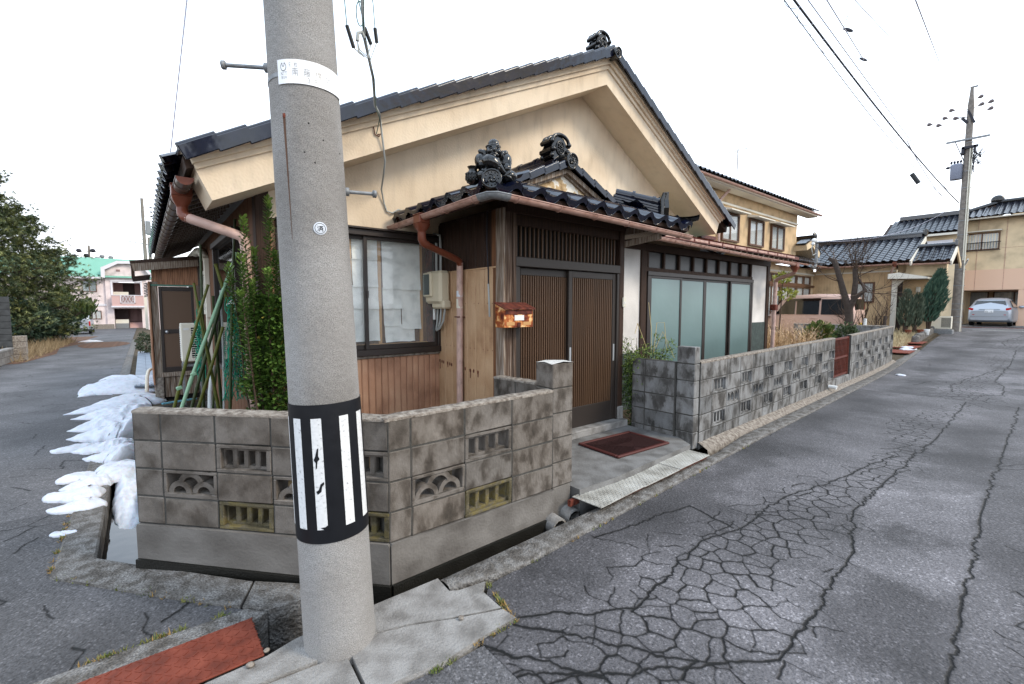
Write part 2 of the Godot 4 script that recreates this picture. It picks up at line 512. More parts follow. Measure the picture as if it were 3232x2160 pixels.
	mat("bg_tan", Color(0.89, 0.8, 0.66), 0.85, nt(0.012, 4, grainy(0.95), 256, 74), 3.0)
	mat("bg_pink", Color(0.86, 0.72, 0.62), 0.85)
	mat("bg_trim", Color(0.85, 0.83, 0.78), 0.7)
	mat("bg_frame", Color(0.38, 0.27, 0.2), 0.5)
	mat("bg_glass", Color(0.42, 0.45, 0.47), 0.12).metallic_specular = 0.8
	mat("dark_glass", Color(0.13, 0.13, 0.135), 0.3)
	mat("curtain", Color(0.8, 0.8, 0.79), 0.85, nt(0.03, 2, [[0.0, g(0.8)], [1.0, g(1.0)]], 256, 75), 1.0)
	M.curtain.uv1_scale = V(6, 0.2, 6)
	mat("car_silver", Color(0.66, 0.68, 0.71), 0.3).metallic = 0.4
	mat("van_pink", Color(0.81, 0.68, 0.62), 0.3).metallic = 0.2
	mat("car_glass", Color(0.04, 0.05, 0.055), 0.06).metallic_specular = 0.8
	mat("red_lamp", Color(0.68, 0.05, 0.05), 0.2)
	mat("rubber", Color(0.035, 0.035, 0.035), 0.8)
	mat("planks", Color(0.47, 0.52, 0.58), 0.45, nt(0.01, 4, grainy(0.95), 256, 76), 1.0).metallic = 0.2
	mat("teal_tape", Color(0.4, 0.62, 0.68), 0.5)
	mat("red_metal", Color(0.42, 0.20, 0.15), 0.5, nt(0.03, 5, [[0.0, g(0.55)], [0.5, g(0.9)], [1.0, g(1.0)]], 256, 77), 0.5)
	mat("patina", Color(0.33, 0.47, 0.41), 0.7)
	mat("water", Color(0.035, 0.042, 0.045), 0.03, null, 1.0, nt(0.02, 2, [], 256, 78), 0.06).metallic_specular = 0.7
	mat("board_wall", Color(0.30, 0.31, 0.32), 0.85, nt(0.02, 5, grainy(0.85), 256, 79), 1.0)
	make_asphalt()


func stamp(im: Image, p: Vector2, rad: float, deep: float) -> void:
	# darkens a soft disc of a picture kept as one grey value per pixel
	var w := im.get_width()
	var h := im.get_height()
	var r := int(ceil(rad)) + 1
	for y in range(int(p.y) - r, int(p.y) + r + 1):
		if y < 0 or y >= h:
			continue
		for x in range(int(p.x) - r, int(p.x) + r + 1):
			if x < 0 or x >= w:
				continue
			var k := clampf(rad + 0.6 - W(x, y).distance_to(p), 0.0, 1.0) * deep
			if k > 0.0:
				im.set_pixel(x, y, Color(im.get_pixel(x, y).r * (1.0 - k), 0, 0))


func crack(ims: Array, a: Vector2, b: Vector2, wide: float, deep: float, wob := 0.12) -> void:
	# a wandering crack from a to b, in pixels
	var along := b - a
	var side := along.orthogonal().normalized()
	var steps := int(along.length() / 1.3) + 1
	var ph := rng.randf() * 100.0
	for i in steps + 1:
		var f := float(i) / steps
		var off := (noise_a.get_noise_2d(f * along.length() * 0.9 + ph * 37.0, ph) * 0.9 + noise_a.get_noise_2d(f * along.length() * 3.0, ph * 5.0) * 0.35) * minf(along.length() * wob * 2.2, 12.0) * sin(PI * f) 
		var w := wide * (0.65 + 0.6 * absf(noise_a.get_noise_2d(ph * 3.0 + f * along.length() * 2.0, 7.0)) * 2.0)
		var p := a + along * f + side * off
		if i % 3 == 0: stamp(ims[0], p, w * 2.6 + 1.0, deep * 0.09)
		stamp(ims[0], p, w, deep)
		stamp(ims[1], p, w * 0.9, minf(deep * 1.2, 1.0))


func soft_patch(im: Image, poly: PackedVector2Array, gain: float, soft: float) -> void:
	var lo := W(1e9, 1e9)
	var hi := -lo
	for p in poly:
		lo = lo.min(p)
		hi = hi.max(p)
	for y in range(maxi(0, int(lo.y - soft)), mini(im.get_height(), int(hi.y + soft))):
		for x in range(maxi(0, int(lo.x - soft)), mini(im.get_width(), int(hi.x + soft))):
			var p := W(x + noise_a.get_noise_2d(x * 0.5, y * 0.5) * soft * 1.4, y + noise_a.get_noise_2d(x * 0.5 + 900.0, y * 0.5) * soft * 1.4)
			var inside := Geometry2D.is_point_in_polygon(p, poly)
			var d := 1e9
			for k in poly.size():
				d = minf(d, p.distance_to(Geometry2D.get_closest_point_to_segment(p, poly[k], poly[(k + 1) % poly.size()])))
			var f := clampf(0.5 + (d if inside else -d) / soft, 0.0, 1.0)
			if f > 0.0:
				im.set_pixel(x, y, Color(clampf(im.get_pixel(x, y).r * lerpf(1.0, gain, f), 0.0, 1.0), 0, 0))


func base_grey(w: int, h: int, sd: int, middle: float, spread: float) -> Image:
	# large tone times the grain of the stones
	var im := Image.create(w, h, false, Image.FORMAT_L8)
	var tone := fnl(FastNoiseLite.TYPE_SIMPLEX_SMOOTH, 0.012, 4, sd).get_image(w / 4, h / 4)
	var dots := fnl(FastNoiseLite.TYPE_CELLULAR, 0.5, 1, sd + 1)
	dots.cellular_return_type = FastNoiseLite.RETURN_CELL_VALUE
	var cells := dots.get_image(w, h, false, false, false)
	tone.resize(w, h, Image.INTERPOLATE_BILINEAR)
	var A := tone.get_data()
	var B := cells.get_data()
	var out := PackedByteArray()
	out.resize(w * h)
	for i in w * h:
		var cell := B[i] / 255.0
		var stone := 0.9 + 0.14 * cell
		if cell > 0.88:
			stone = 1.08 + (cell - 0.88) * 2.4
		elif cell < 0.16:
			stone = 0.8
		out[i] = int(clampf((middle + (A[i] / 255.0 - 0.5) * spread) * stone, 0.0, 1.0) * 255.0)
	im.set_data(w, h, false, Image.FORMAT_L8, out)
	return im


func net_of_cracks(ims: Array, inside: Callable, spacing: float, w: int, h: int, wide: float, deep: float, keep: float) -> void:
	# the borders between scattered pieces, found through a triangulation of their middles
	var pts := PackedVector2Array()
	var ny := int(h / spacing)
	var nx := int(w / spacing)
	for j in ny:
		for i in nx:
			var p := W((i + 0.5 + rng.randf_range(-0.46, 0.46)) * spacing * 1.0, (j + 0.5 + rng.randf_range(-0.46, 0.46)) * spacing)
			if inside.call(p) > 0.02:
				pts.append(p)
	var tris := Geometry2D.triangulate_delaunay(pts)
	var mids := []
	var across := {}
	for k in range(0, tris.size(), 3):
		var a := pts[tris[k]]
		var b := pts[tris[k + 1]]
		var d := pts[tris[k + 2]]
		var dd := 2.0 * (a.x * (b.y - d.y) + b.x * (d.y - a.y) + d.x * (a.y - b.y))
		var cc := (a + b + d) / 3.0
		if absf(dd) > 1.0:
			var o := W((a.length_squared() * (b.y - d.y) + b.length_squared() * (d.y - a.y) + d.length_squared() * (a.y - b.y)) / dd, (a.length_squared() * (d.x - b.x) + b.length_squared() * (a.x - d.x) + d.length_squared() * (b.x - a.x)) / dd)
			cc = cc + (o - cc).limit_length(spacing * 0.55)
		mids.append(cc)
		for e in 3:
			var i0 := mini(tris[k + e], tris[k + (e + 1) % 3])
			var i1 := maxi(tris[k + e], tris[k + (e + 1) % 3])
			var key := i0 * 100000 + i1
			if across.has(key):
				var o: Vector2 = mids[across[key]]
				var f: float = inside.call((o + cc) * 0.5)
				if o.distance_to(cc) < spacing * 2.2 and rng.randf() < f * keep:
					crack(ims, o, cc, wide * (0.45 + 0.75 * rng.randf()) * (0.55 + 0.45 * f), deep * (0.75 + 0.25 * f), 0.085)
			else:
				across[key] = mids.size() - 1


func make_asphalt() -> void:
	noise_a.noise_type = FastNoiseLite.TYPE_SIMPLEX_SMOOTH
	noise_a.frequency = 0.02
	noise_a.seed = 77
	# the street: 10 m by 5 m of it, x from 1, z from -3
	var W := 2048
	var H := 1024
	var px := func(x: float, z: float) -> Vector2: return W((x - 1.0) * 204.8, (z + 3.0) * 204.8)
	var c := base_grey(W, H, 101, 0.58, 0.30)
	var hgt := fnl(FastNoiseLite.TYPE_SIMPLEX_SMOOTH, 0.22, 3, 103).get_image(W, H)
	hgt.convert(Image.FORMAT_L8)
	hgt.adjust_bcs(1.25, 0.45, 1.0)
	var ims := [c, hgt]
	# tones that stay in the surface: worn patches, old repairs
	for q in [[[[4.95, -1.06], [5.6, -0.42], [3.73, -0.3], [3.38, -0.4], [3.43, -0.84]], 1.2, 14.0], [[[1.7, -2.2], [5.5, -2.35], [5.5, -2.0], [1.8, -1.65]], 0.8, 50.0], [[[5.5, -2.4], [10.9, -2.9], [10.9, -2.1], [5.4, -1.9]], 0.86, 60.0], [[[2.2, -1.5], [4.6, -1.5], [4.6, -1.05], [2.3, -0.8]], 1.12, 50.0], [[[3.9, -0.8], [4.3, -0.8], [4.3, -0.5], [3.9, -0.55]], 0.7, 30.0], [[[2.4, -0.75], [3.3, -0.75], [3.3, -0.3], [2.5, -0.3]], 0.84, 24.0], [[[5.7, -0.9], [8.5, -0.9], [8.5, -0.5], [5.8, -0.4]], 0.84, 40.0]]:
		var poly := PackedVector2Array()
		for p in q[0]:
			poly.append(px.call(p[0], p[1]))
		soft_patch(c, poly, q[1], q[2])
	# the broken wheel track and the second one towards the camera's side
	var track := func(p: Vector2) -> float:
		var x := p.x / 204.8 + 1.0
		var z := p.y / 204.8 - 3.0
		var mid := lerpf(-1.22, -1.2, x / 10.0) + 0.12 * sin(x * 1.3)
		var half := lerpf(0.52, 0.22, smoothstep(1.5, 6.5, x)) + 0.1 * smoothstep(6.0, 10.0, x)
		var f := clampf(1.35 - absf(z - mid) / half * 1.05, 0.0, 1.0)
		f *= clampf((12.0 - x) / 3.5, 0.6, 1.0)
		if x > 4.9 and z > -0.95: f *= 0.3
		var g2 := clampf((z + 0.22) * 6.0, 0.0, 1.0) * 0.9
		return maxf(f, g2)
	net_of_cracks(ims, track, 27.0, W, H, 1.05, 0.72, 1.0)
	for l in [[1.95, -1.4, 2.95, -1.55], [2.95, -1.55, 3.35, -1.46], [3.35, -1.46, 4.2, -1.48], [4.2, -1.48, 5.2, -1.3], [5.2, -1.3, 6.3, -1.17], [2.2, -0.77, 3.6, -0.84], [3.6, -0.84, 4.33, -1.03], [4.33, -1.03, 5.3, -1.03], [5.3, -1.03, 7.5, -1.0], [7.5, -1.0, 10.9, -1.1], [2.55, -0.25, 3.35, -0.3], [3.35, -0.3, 5.0, -0.38], [5.0, -0.38, 7.66, -0.43], [7.66, -0.43, 11.0, -0.5], [1.45, -1.75, 2.0, -1.4], [2.4, -2.05, 3.4, -1.9], [3.4, -1.9, 3.3, -1.5], [1.4, -1.72, 1.9, -1.0], [1.0, -1.6, 2.2, -0.77], [1.18, -1.72, 1.5, -1.2]]:
		crack(ims, px.call(l[0], l[1]), px.call(l[2], l[3]), 1.35, 0.78, 0.035)
	for i in 26:
		var p := W(rng.randf() * W, rng.randf() * H)
		crack(ims, p, p + W(rng.randf_range(-120, 120), rng.randf_range(-70, 70)), 0.9, 0.5)
	var pebble := nt(0.17, 2, [[0.0, g(0.55)], [0.3, g(0.78)], [0.6, g(0.88)], [0.78, g(0.95)], [0.9, g(1.0)]], 512, 81)
	for k in [["asphalt", c, hgt, Color(0.7, 0.685, 0.705)]]:
		var m := StandardMaterial3D.new()
		m.resource_name = k[0]
		m.albedo_color = k[3]
		m.albedo_texture = ImageTexture.create_from_image(k[1])
		m.heightmap_enabled = true
		m.heightmap_texture = ImageTexture.create_from_image(k[2])
		m.heightmap_scale = 1.1
		m.roughness = 0.78
		m.metallic_specular = 0.45
		detail(m, pebble, 0.8)
		M[k[0]] = m
	# the lane and the crossing: 5 m by 5 m, repeated
	var c2 := base_grey(1024, 1024, 131, 0.57, 0.24)
	var h2 := fnl(FastNoiseLite.TYPE_SIMPLEX_SMOOTH, 0.22, 3, 133).get_image(1024, 1024)
	h2.convert(Image.FORMAT_L8)
	h2.adjust_bcs(1.25, 0.45, 1.0)
	var some := func(p: Vector2) -> float: return clampf(noise_a.get_noise_2d(p.x * 0.35, p.y * 0.35) * 2.2 + 0.25, 0.0, 1.0)
	net_of_cracks([c2, h2], some, 44.0, 1024, 1024, 1.2, 0.6, 0.55)
	var lane := StandardMaterial3D.new()
	lane.resource_name = "lane_asphalt"
	lane.albedo_color = Color(0.69, 0.68, 0.695)
	lane.albedo_texture = ImageTexture.create_from_image(c2)
	lane.heightmap_enabled = true
	lane.heightmap_texture = ImageTexture.create_from_image(h2)
	lane.heightmap_scale = 1.1
	lane.roughness = 0.78
	lane.metallic_specular = 0.45
	lane.uv1_triplanar = true
	lane.uv1_world_triplanar = true
	lane.uv1_scale = Vector3.ONE / 5.0
	detail(lane, pebble, 0.8)
	M["lane_asphalt"] = lane


# ---------------------------------------------------------------- light, camera, ground

func make_world() -> void:
	var cam := Camera3D.new()
	cam.name = "camera"
	cam.keep_aspect = Camera3D.KEEP_HEIGHT
	cam.fov = 73.74
	cam.near = 0.05
	cam.far = 1500.0
	cam.position = V(0, 1.62, 0)
	cam.rotation_degrees = V(-4.37, -39.0, 0)
	cam.current = true
	add_child(cam)
	var sky := ProceduralSkyMaterial.new()
	sky.sky_top_color = Color(0.76, 0.84, 0.93)
	sky.sky_horizon_color = Color(0.95, 0.965, 0.985)
	sky.sky_curve = 0.22
	sky.ground_bottom_color = Color(0.34, 0.34, 0.35)
	sky.ground_horizon_color = Color(0.6, 0.6, 0.61)
	sky.sun_angle_max = 1.0
	sky.sky_cover = nt(0.006, 5, [[0.0, Color(1, 1, 1, 0.0)], [0.42, Color(1, 1, 1, 0.05)], [0.7, Color(1, 1, 1, 0.34)], [1.0, Color(1, 1, 1, 0.45)]], 1024, 201, FastNoiseLite.TYPE_SIMPLEX_SMOOTH, 30.0, 512)
	sky.sky_energy_multiplier = 1.0
	var env := Environment.new()
	env.background_mode = Environment.BG_SKY
	env.sky = Sky.new()
	env.sky.sky_material = sky
	env.background_energy_multiplier = 1.0
	env.tonemap_mode = Environment.TONE_MAPPER_LINEAR
	env.tonemap_exposure = 2.1
	env.sdfgi_enabled = true
	env.ssao_enabled = true
	env.ssil_enabled = true
	var we := WorldEnvironment.new()
	we.name = "world"
	we.environment = env
	add_child(we)
	var sun := DirectionalLight3D.new()
	sun.name = "sun"
	sun.light_color = Color(1.0, 0.95, 0.87)
	sun.light_energy = 0.4
	sun.light_angular_distance = 16.0
	sun.shadow_enabled = true
	add_child(sun)
	sun.look_at_from_position(Vector3.ZERO, -V(0.42, 0.62, 0.66))


func kerb_z(x: float) -> float:
	# outer edge of the kerb along the street, where the asphalt begins
	if x < 5.8:
		return lerpf(-2.07, -2.36, clampf((x - 1.5) / 4.3, 0.0, 1.0))
	return lerpf(-2.36, -3.05, (x - 5.8) / 12.6)


func make_ground() -> void:
	var xs := [-500.0, -200.0, -80.0, -40.0, -20.0, -10.0, -6.0, -4.5, -3.6, -3.0, -2.0, -1.2, -0.62, -0.6, 0.0, 1.5, 3.0, 5.0, 8.0, 12.0, 14.0, 16.0, 17.5, 17.6, 20.0, 23.0, 26.0, 28.0, 32.0, 40.0, 60.0, 120.0, 250.0, 500.0]
	var zs := [500.0, 200.0, 80.0, 30.0, 12.0, 6.0, 3.0, 0.0, -1.2, -2.08, -2.1, -5.0, -9.0, -12.0, -13.5, -13.6, -17.0, -22.0, -30.0, -40.0, -50.0, -62.0, -75.0, -95.0, -140.0, -250.0, -500.0]
	var rows := []
	for z in zs:
		var row := PackedVector3Array()
		for x in xs:
			var dip := 0.7 if x > -0.61 and x < 17.55 and z < -2.09 and z > -13.55 else 0.0
			row.append(V(x, rise(x, z) - 0.03 - dip, z))
		rows.append(row)
	struct("ground", mb().grid(rows), M.ground, "bare earth around the plots")
	# the street: asphalt from the kerb across to the far side
	var st := mb()
	rows = []
	var sx := [1.2, 1.5, 2.5, 4.0, 5.8, 8.0, 11.0, 14.0, 16.0, 18.0, 20.0, 22.0, 24.0, 26.0, 28.0, 30.0, 33.0, 60.0]
	for k in 9:
		var row := PackedVector3Array()
		for x in sx:
			var z0 := kerb_z(minf(x, 26.0))
			if x < 1.48: z0 = -1.74
			if x >= 30.0: z0 = kerb_z(26.0)
			var z := lerpf(1.9, z0, k / 8.0)
			row.append(V(x, rise(x, z), z))
		rows.append(row)
	st.grid(rows)
	for i in st.v.size():
		st.t[i] = W((st.v[i].x - 1.0) / 10.0, (st.v[i].z + 3.0) / 5.0)
	struct("road", st, M.asphalt, "cracked grey asphalt street in front of the house")
	# the cross street at the far end, and its white edge line
	var cs := mb()
	rows = []
	for z in [12.0, 4.0, -2.0, -3.1, -4.0, -8.0, -14.0]:
		var row := PackedVector3Array()
		for x in [28.9, 31.0, 33.6]:
			row.append(V(x, rise(x, z) + 0.004, z))
		rows.append(row)
	struct("cross_street", cs.grid(rows), M.lane_asphalt, "far cross street before the carport")
	var ln := mb()
	for x in [30.0, 33.3]:
		ln.quad(V(x, 0.56, 6), V(x + 0.13, 0.56, 6), V(x + 0.13, 0.56, -3.0), V(x, 0.56, -3.0))
	struct("road_line", ln, M.white, "faded white edge line of the far cross street")
	# the crossing in front and the lane to the left
	var cr := flat([[-3.35, -3.6], [-3.35, 2.2], [1.2, 2.2], [1.2, -1.70], [0.98, -1.70], [0.8, -1.73], [0.55, -1.72], [-0.4, -1.74], [-1.5, -2.1], [-1.5, -2.74], [-0.11, -2.74], [0.36, -2.71], [0.17, -2.93], [-0.11, -3.27], [-0.43, -3.67], [-0.51, -3.77], [-0.51, -3.86], [-3.35, -3.86]], -0.12, -0.002)
	struct("crossing", cr, M.lane_asphalt, "coarse asphalt of the corner in front")
	var la := mb()
	rows = []
	for z in [-3.85, -6.0, -9.0, -12.0, -15.0, -20.0, -27.0, -35.0, -45.0, -55.0, -64.0]:
		var row := PackedVector3Array()
		for x in [-3.35, -2.4, -1.4, -0.5]:
			row.append(V(x, rise(x, z) - 0.002, z))
		rows.append(row)
	struct("lane", la.grid(rows), M.lane_asphalt, "narrow worn lane leading away on the left")
	var ap := mb()
	rows = []
	for z in [-34.0, -38.0, -44.0, -52.0, -61.0]:
		var row := PackedVector3Array()
		for k in 4:
			var x: float = lerpf(-3.36, [-3.6, -4.4, -5.0, -6.0, -9.0][[-34.0, -38.0, -44.0, -52.0, -61.0].find(z)], k / 3.0)
			row.append(V(-x * 0 + x, rise(x, z) - 0.004, z))
		row.reverse()
		rows.append(row)
	struct("forecourt", ap.grid(rows), M.lane_asphalt, "asphalt before the pink apartment house")
	var nd := mb()
	rows = []
	for z in [-20.0, -24.0, -28.0, -32.0, -37.0, -41.0]:
		var w: float = 0.5 + 0.5 * sin(z * 0.7) * 0.4 + (0.35 if z < -30 else 0.0)
		rows.append(PackedVector3Array([V(-3.6, rise(-3.3, z) + 0.006, z), V(-3.1, rise(-3, z) + 0.006, z), V(-3.25 + w, rise(-2.5, z) + 0.003, z)]))
	struct("needle_litter", nd.grid(rows), M.needles, "brown fallen needles along the lane edge")
	var nd2 := mb()
	rows = []
	for k in 7:
		var z := -27.0 - k * 0.9
		var w: float = 1.1 * sin(PI * (k + 0.3) / 7.0)
		rows.append(PackedVector3Array([V(-1.9 - w * 0.5, rise(-1, z) + 0.004, z), V(-1.6, rise(-1, z) + 0.004, z), V(-1.3 + w * 0.7, rise(-1, z) + 0.004, z)]))
	struct("needle_drift", nd2.grid(rows), M.needles, "thin drift of brown needles on the lane")
	# kerbs and drains
	var k1 := flat([[-0.51, -3.77], [-0.43, -3.67], [-0.11, -3.27], [0.17, -2.93], [0.335, -2.745], [0.43, -2.95], [0.2, -3.235], [-0.09, -3.59], [-0.3, -3.86], [-0.5, -3.86]], -0.5, 0.014)
	var kerb := struct("corner_kerb", k1, M.kerb, "weathered concrete kerb round the cut corner")
	obj("kerb_end", flat([[0.345, -2.735], [0.45, -2.62], [0.62, -2.6], [0.80, -2.6], [0.57, -2.835], [0.442, -2.955]], -0.5, 0.008), M.kerb, kerb)
	var lk := mb()
	for s in [[-3.86, -12.0], [-12.0, -21.0], [-21.0, -34.0]]:
		var a := V(-0.405, rise(-0.4, s[0]) - 0.2, s[0])
		var b := V(-0.405, rise(-0.4, s[1]) - 0.2, s[1])
		lk.bar(a, b, 0.2, 0.42, Vector3.UP, 0.012)
	struct("lane_kerb", lk, M.kerb, "straight concrete kerb beside the open drain on the lane")
	var din := mb()
	din.mm(V(-0.085, -0.5, -13.5), V(0.02, -0.005, -3.68))
	din.mm(V(-0.31, -0.6, -13.5), V(-0.08, -0.42, -3.84))
	din.mm(V(-1.4, -0.6, -2.72), V(1.35, -0.5, -2.2))
	struct("drain_bed", din, M.wet_concrete, "dark wet concrete inside the side drains")
	var wt := mb()
	wt.quad(V(-0.305, -0.16, -3.86), V(-0.075, -0.16, -3.56), V(-0.085, -0.16, -13.0), V(-0.305, -0.16, -13.0))
	struct("drain_water", wt, M.water, "still water in the lane drain reflecting the sky")
	# street drain: kerb on the asphalt side, from the slab to the end of the wall
	var sk := mb()
	rows = []
	for x in [1.29, 1.75, 2.4, 3.6, 4.9, 5.8, 8.0, 10.5, 13.0, 15.0, 17.5, 19.5]:
		var zo := kerb_z(x) + 0.012
		var zi: float = lerpf(-2.29, -2.43, clampf((x - 1.3) / 3.6, 0, 1)) if x < 4.95 else lerpf(-2.52, -3.22, (x - 4.95) / 12.5)
		if x < 1.4: zo = -2.15
		var y := rise(x, -2.5) + 0.016
		rows.append(PackedVector3Array([V(x, y - 0.5, zo), V(x, y - 0.01, zo), V(x, y + 0.008, zo - 0.02), V(x, y + 0.012, lerpf(zo, zi, 0.5)), V(x, y, zi + 0.025), V(x, y - 0.02, zi), V(x, y - 0.5, zi)]))
	rows.reverse()
	struct("street_kerb", sk.grid(rows), M.kerb, "old concrete kerb between street and wall drain")
	var sd := mb()
	sd.mm(V(1.0, -0.6, -2.75), V(5.0, -0.42, -2.2))
	for k in 12:
		var x0 := 4.6 + k
		sd.mm(V(x0, -0.6, -2.9 - (k + 0.0) * 0.05), V(x0 + 1.001, -0.16 + rise(x0, -3), -2.25 - k * 0.05))
	struct("street_drain_bed", sd, M.wet_concrete, "dark bottom of the narrow drain along the street")
	# the slab round the pole
	var sl := flat([[1.285, -2.285], [1.275, -2.14], [1.32, -2.11], [1.485, -2.085], [1.42, -2.02], [1.415, -1.84], [1.18, -1.935], [0.99, -2.03], [0.83, -2.085], [0.74, -2.06], [0.3, -2.1], [0.13, -2.245], [0.37, -2.25], [0.5, -2.285], [0.9, -2.29]], -0.5, 0.02)
	var slab := struct("concrete_apron", sl, M.slab, "pale cracked concrete apron round the pole foot")
	obj("slab_piece", flat([[1.418, -1.828], [1.43, -1.735], [1.18, -1.73], [0.98, -1.712], [0.8, -1.742], [0.66, -1.75], [0.68, -2.042], [0.82, -2.075], [0.985, -2.02], [1.18, -1.925]], -0.5, 0.017), M.slab, slab)
	obj("slab_piece", flat([[0.645, -1.76], [0.3, -1.74], [-0.3, -1.78], [-1.4, -2.1], [-1.4, -2.2], [0.12, -2.235], [0.3, -2.085], [0.66, -2.045]], -0.5, 0.014), M.slab, slab)
	var rk := flat([[-1.45, -2.735], [-0.11, -2.728], [0.36, -2.71], [0.44, -2.61], [0.40, -2.585], [-1.45, -2.585]], -0.5, 0.006)
	struct("plate_kerb", rk, M.kerb, "pebbly concrete edge behind the red steel plate")
	# house plot and the neighbour's plots
	struct("yard", flat([[0.0, -3.62], [1.1, -2.55], [2.6, -2.68], [4.8, -2.75], [10.0, -2.98], [16.35, -3.24], [16.35, -13.4], [0.02, -13.4]], -0.5, 0.0), M.ground, "bare earth of the house plot behind the walls")
	var st2 := flat([[0.03, -9.2], [0.9, -9.2], [0.9, -5.4], [0.35, -5.4], [0.12, -8.8]], -0.3, 0.03)
	struct("side_paving", st2, M.wet_concrete, "grey paving in front of the lean-to")
	var nb := mb()
	rows = []
	for z in [-2.95, -3.4, -5.0, -8.0, -12.0, -16.0]:
		var row := PackedVector3Array()
		for x in [16.62, 18.0, 20.0, 22.0, 24.0, 26.0, 28.5]:
			var zz := minf(z, kerb_z(x) - 0.1)
			row.append(V(x, rise(x, zz) + 0.02, zz))
		rows.append(row)
	struct("neighbour_yard", nb.grid(rows), M.ground, "straw-coloured winter yard of the neighbour")


func make_porch_step() -> void:
	var p := flat([[2.735, -2.49], [3.2, -2.475], [4.60, -2.575], [4.745, -2.8], [4.745, -3.7], [2.735, -3.7]], -0.4, 0.12)
	var o := struct("porch_step", p, M.porch_slab, "grey concrete step before the sliding door")
	obj("door_sill", mb().box(V(3.8, 0.16, -3.57), V(1.86, 0.09, 0.14), I3, 0.01), M.slab, o)
	var m := thing("doormat", "reddish brown rubber mat with raised rim on the concrete step", "doormat", V(4.03, 0.121, -3.03), deg_to_rad(-3.0))
	var fr := mb()
	for s in [-1, 1]:
		fr.box(V(0, 0.012, s * 0.265), V(0.84, 0.024, 0.04), I3, 0.008)
		fr.box(V(s * 0.40, 0.012, 0), V(0.04, 0.024, 0.5), I3, 0.008)
	obj("rim", fr, M.mat_rim, m)
	var web := mb()
	web.mm(V(-0.39, 0.0, -0.25), V(0.39, 0.006, 0.25))
	for k in 40:
		for e in [-1, 1]:
			var a := V(-0.38 + k * 0.0195, 0.011, -0.245)
			var ln := minf(0.49, 0.38 - a.x if e > 0 else a.x + 0.38)
			if ln > 0.03:
				web.bar(a, a + V(e * ln, 0, ln), 0.007, 0.009)
	obj("mesh_pad", web, M.mat_brown, m)


func drain_plate(at: Vector3, turn: float, label: String) -> void:
	var t := thing("drain_cover", label, "drain cover", at, turn, "metal plates over the drain before the door")
	var b := mb()
	b.mm(V(-0.31, -0.006, -0.145), V(0.31, 0.0, 0.145))
	obj("plate", b, M.alu_plate, t)
	var r := mb()
	for i in 26:
		for j in 12:
			var c := V(-0.297 + i * 0.0238, 0.0012, -0.132 + j * 0.024)
			var a := deg_to_rad(40 if (i + j) % 2 else -40)
			r.box(c, V(0.019, 0.006, 0.006), Basis(Vector3.UP, a))
	var o := obj("tread", r, M.alu_plate, t)
	o.set_meta("kind", "stuff")


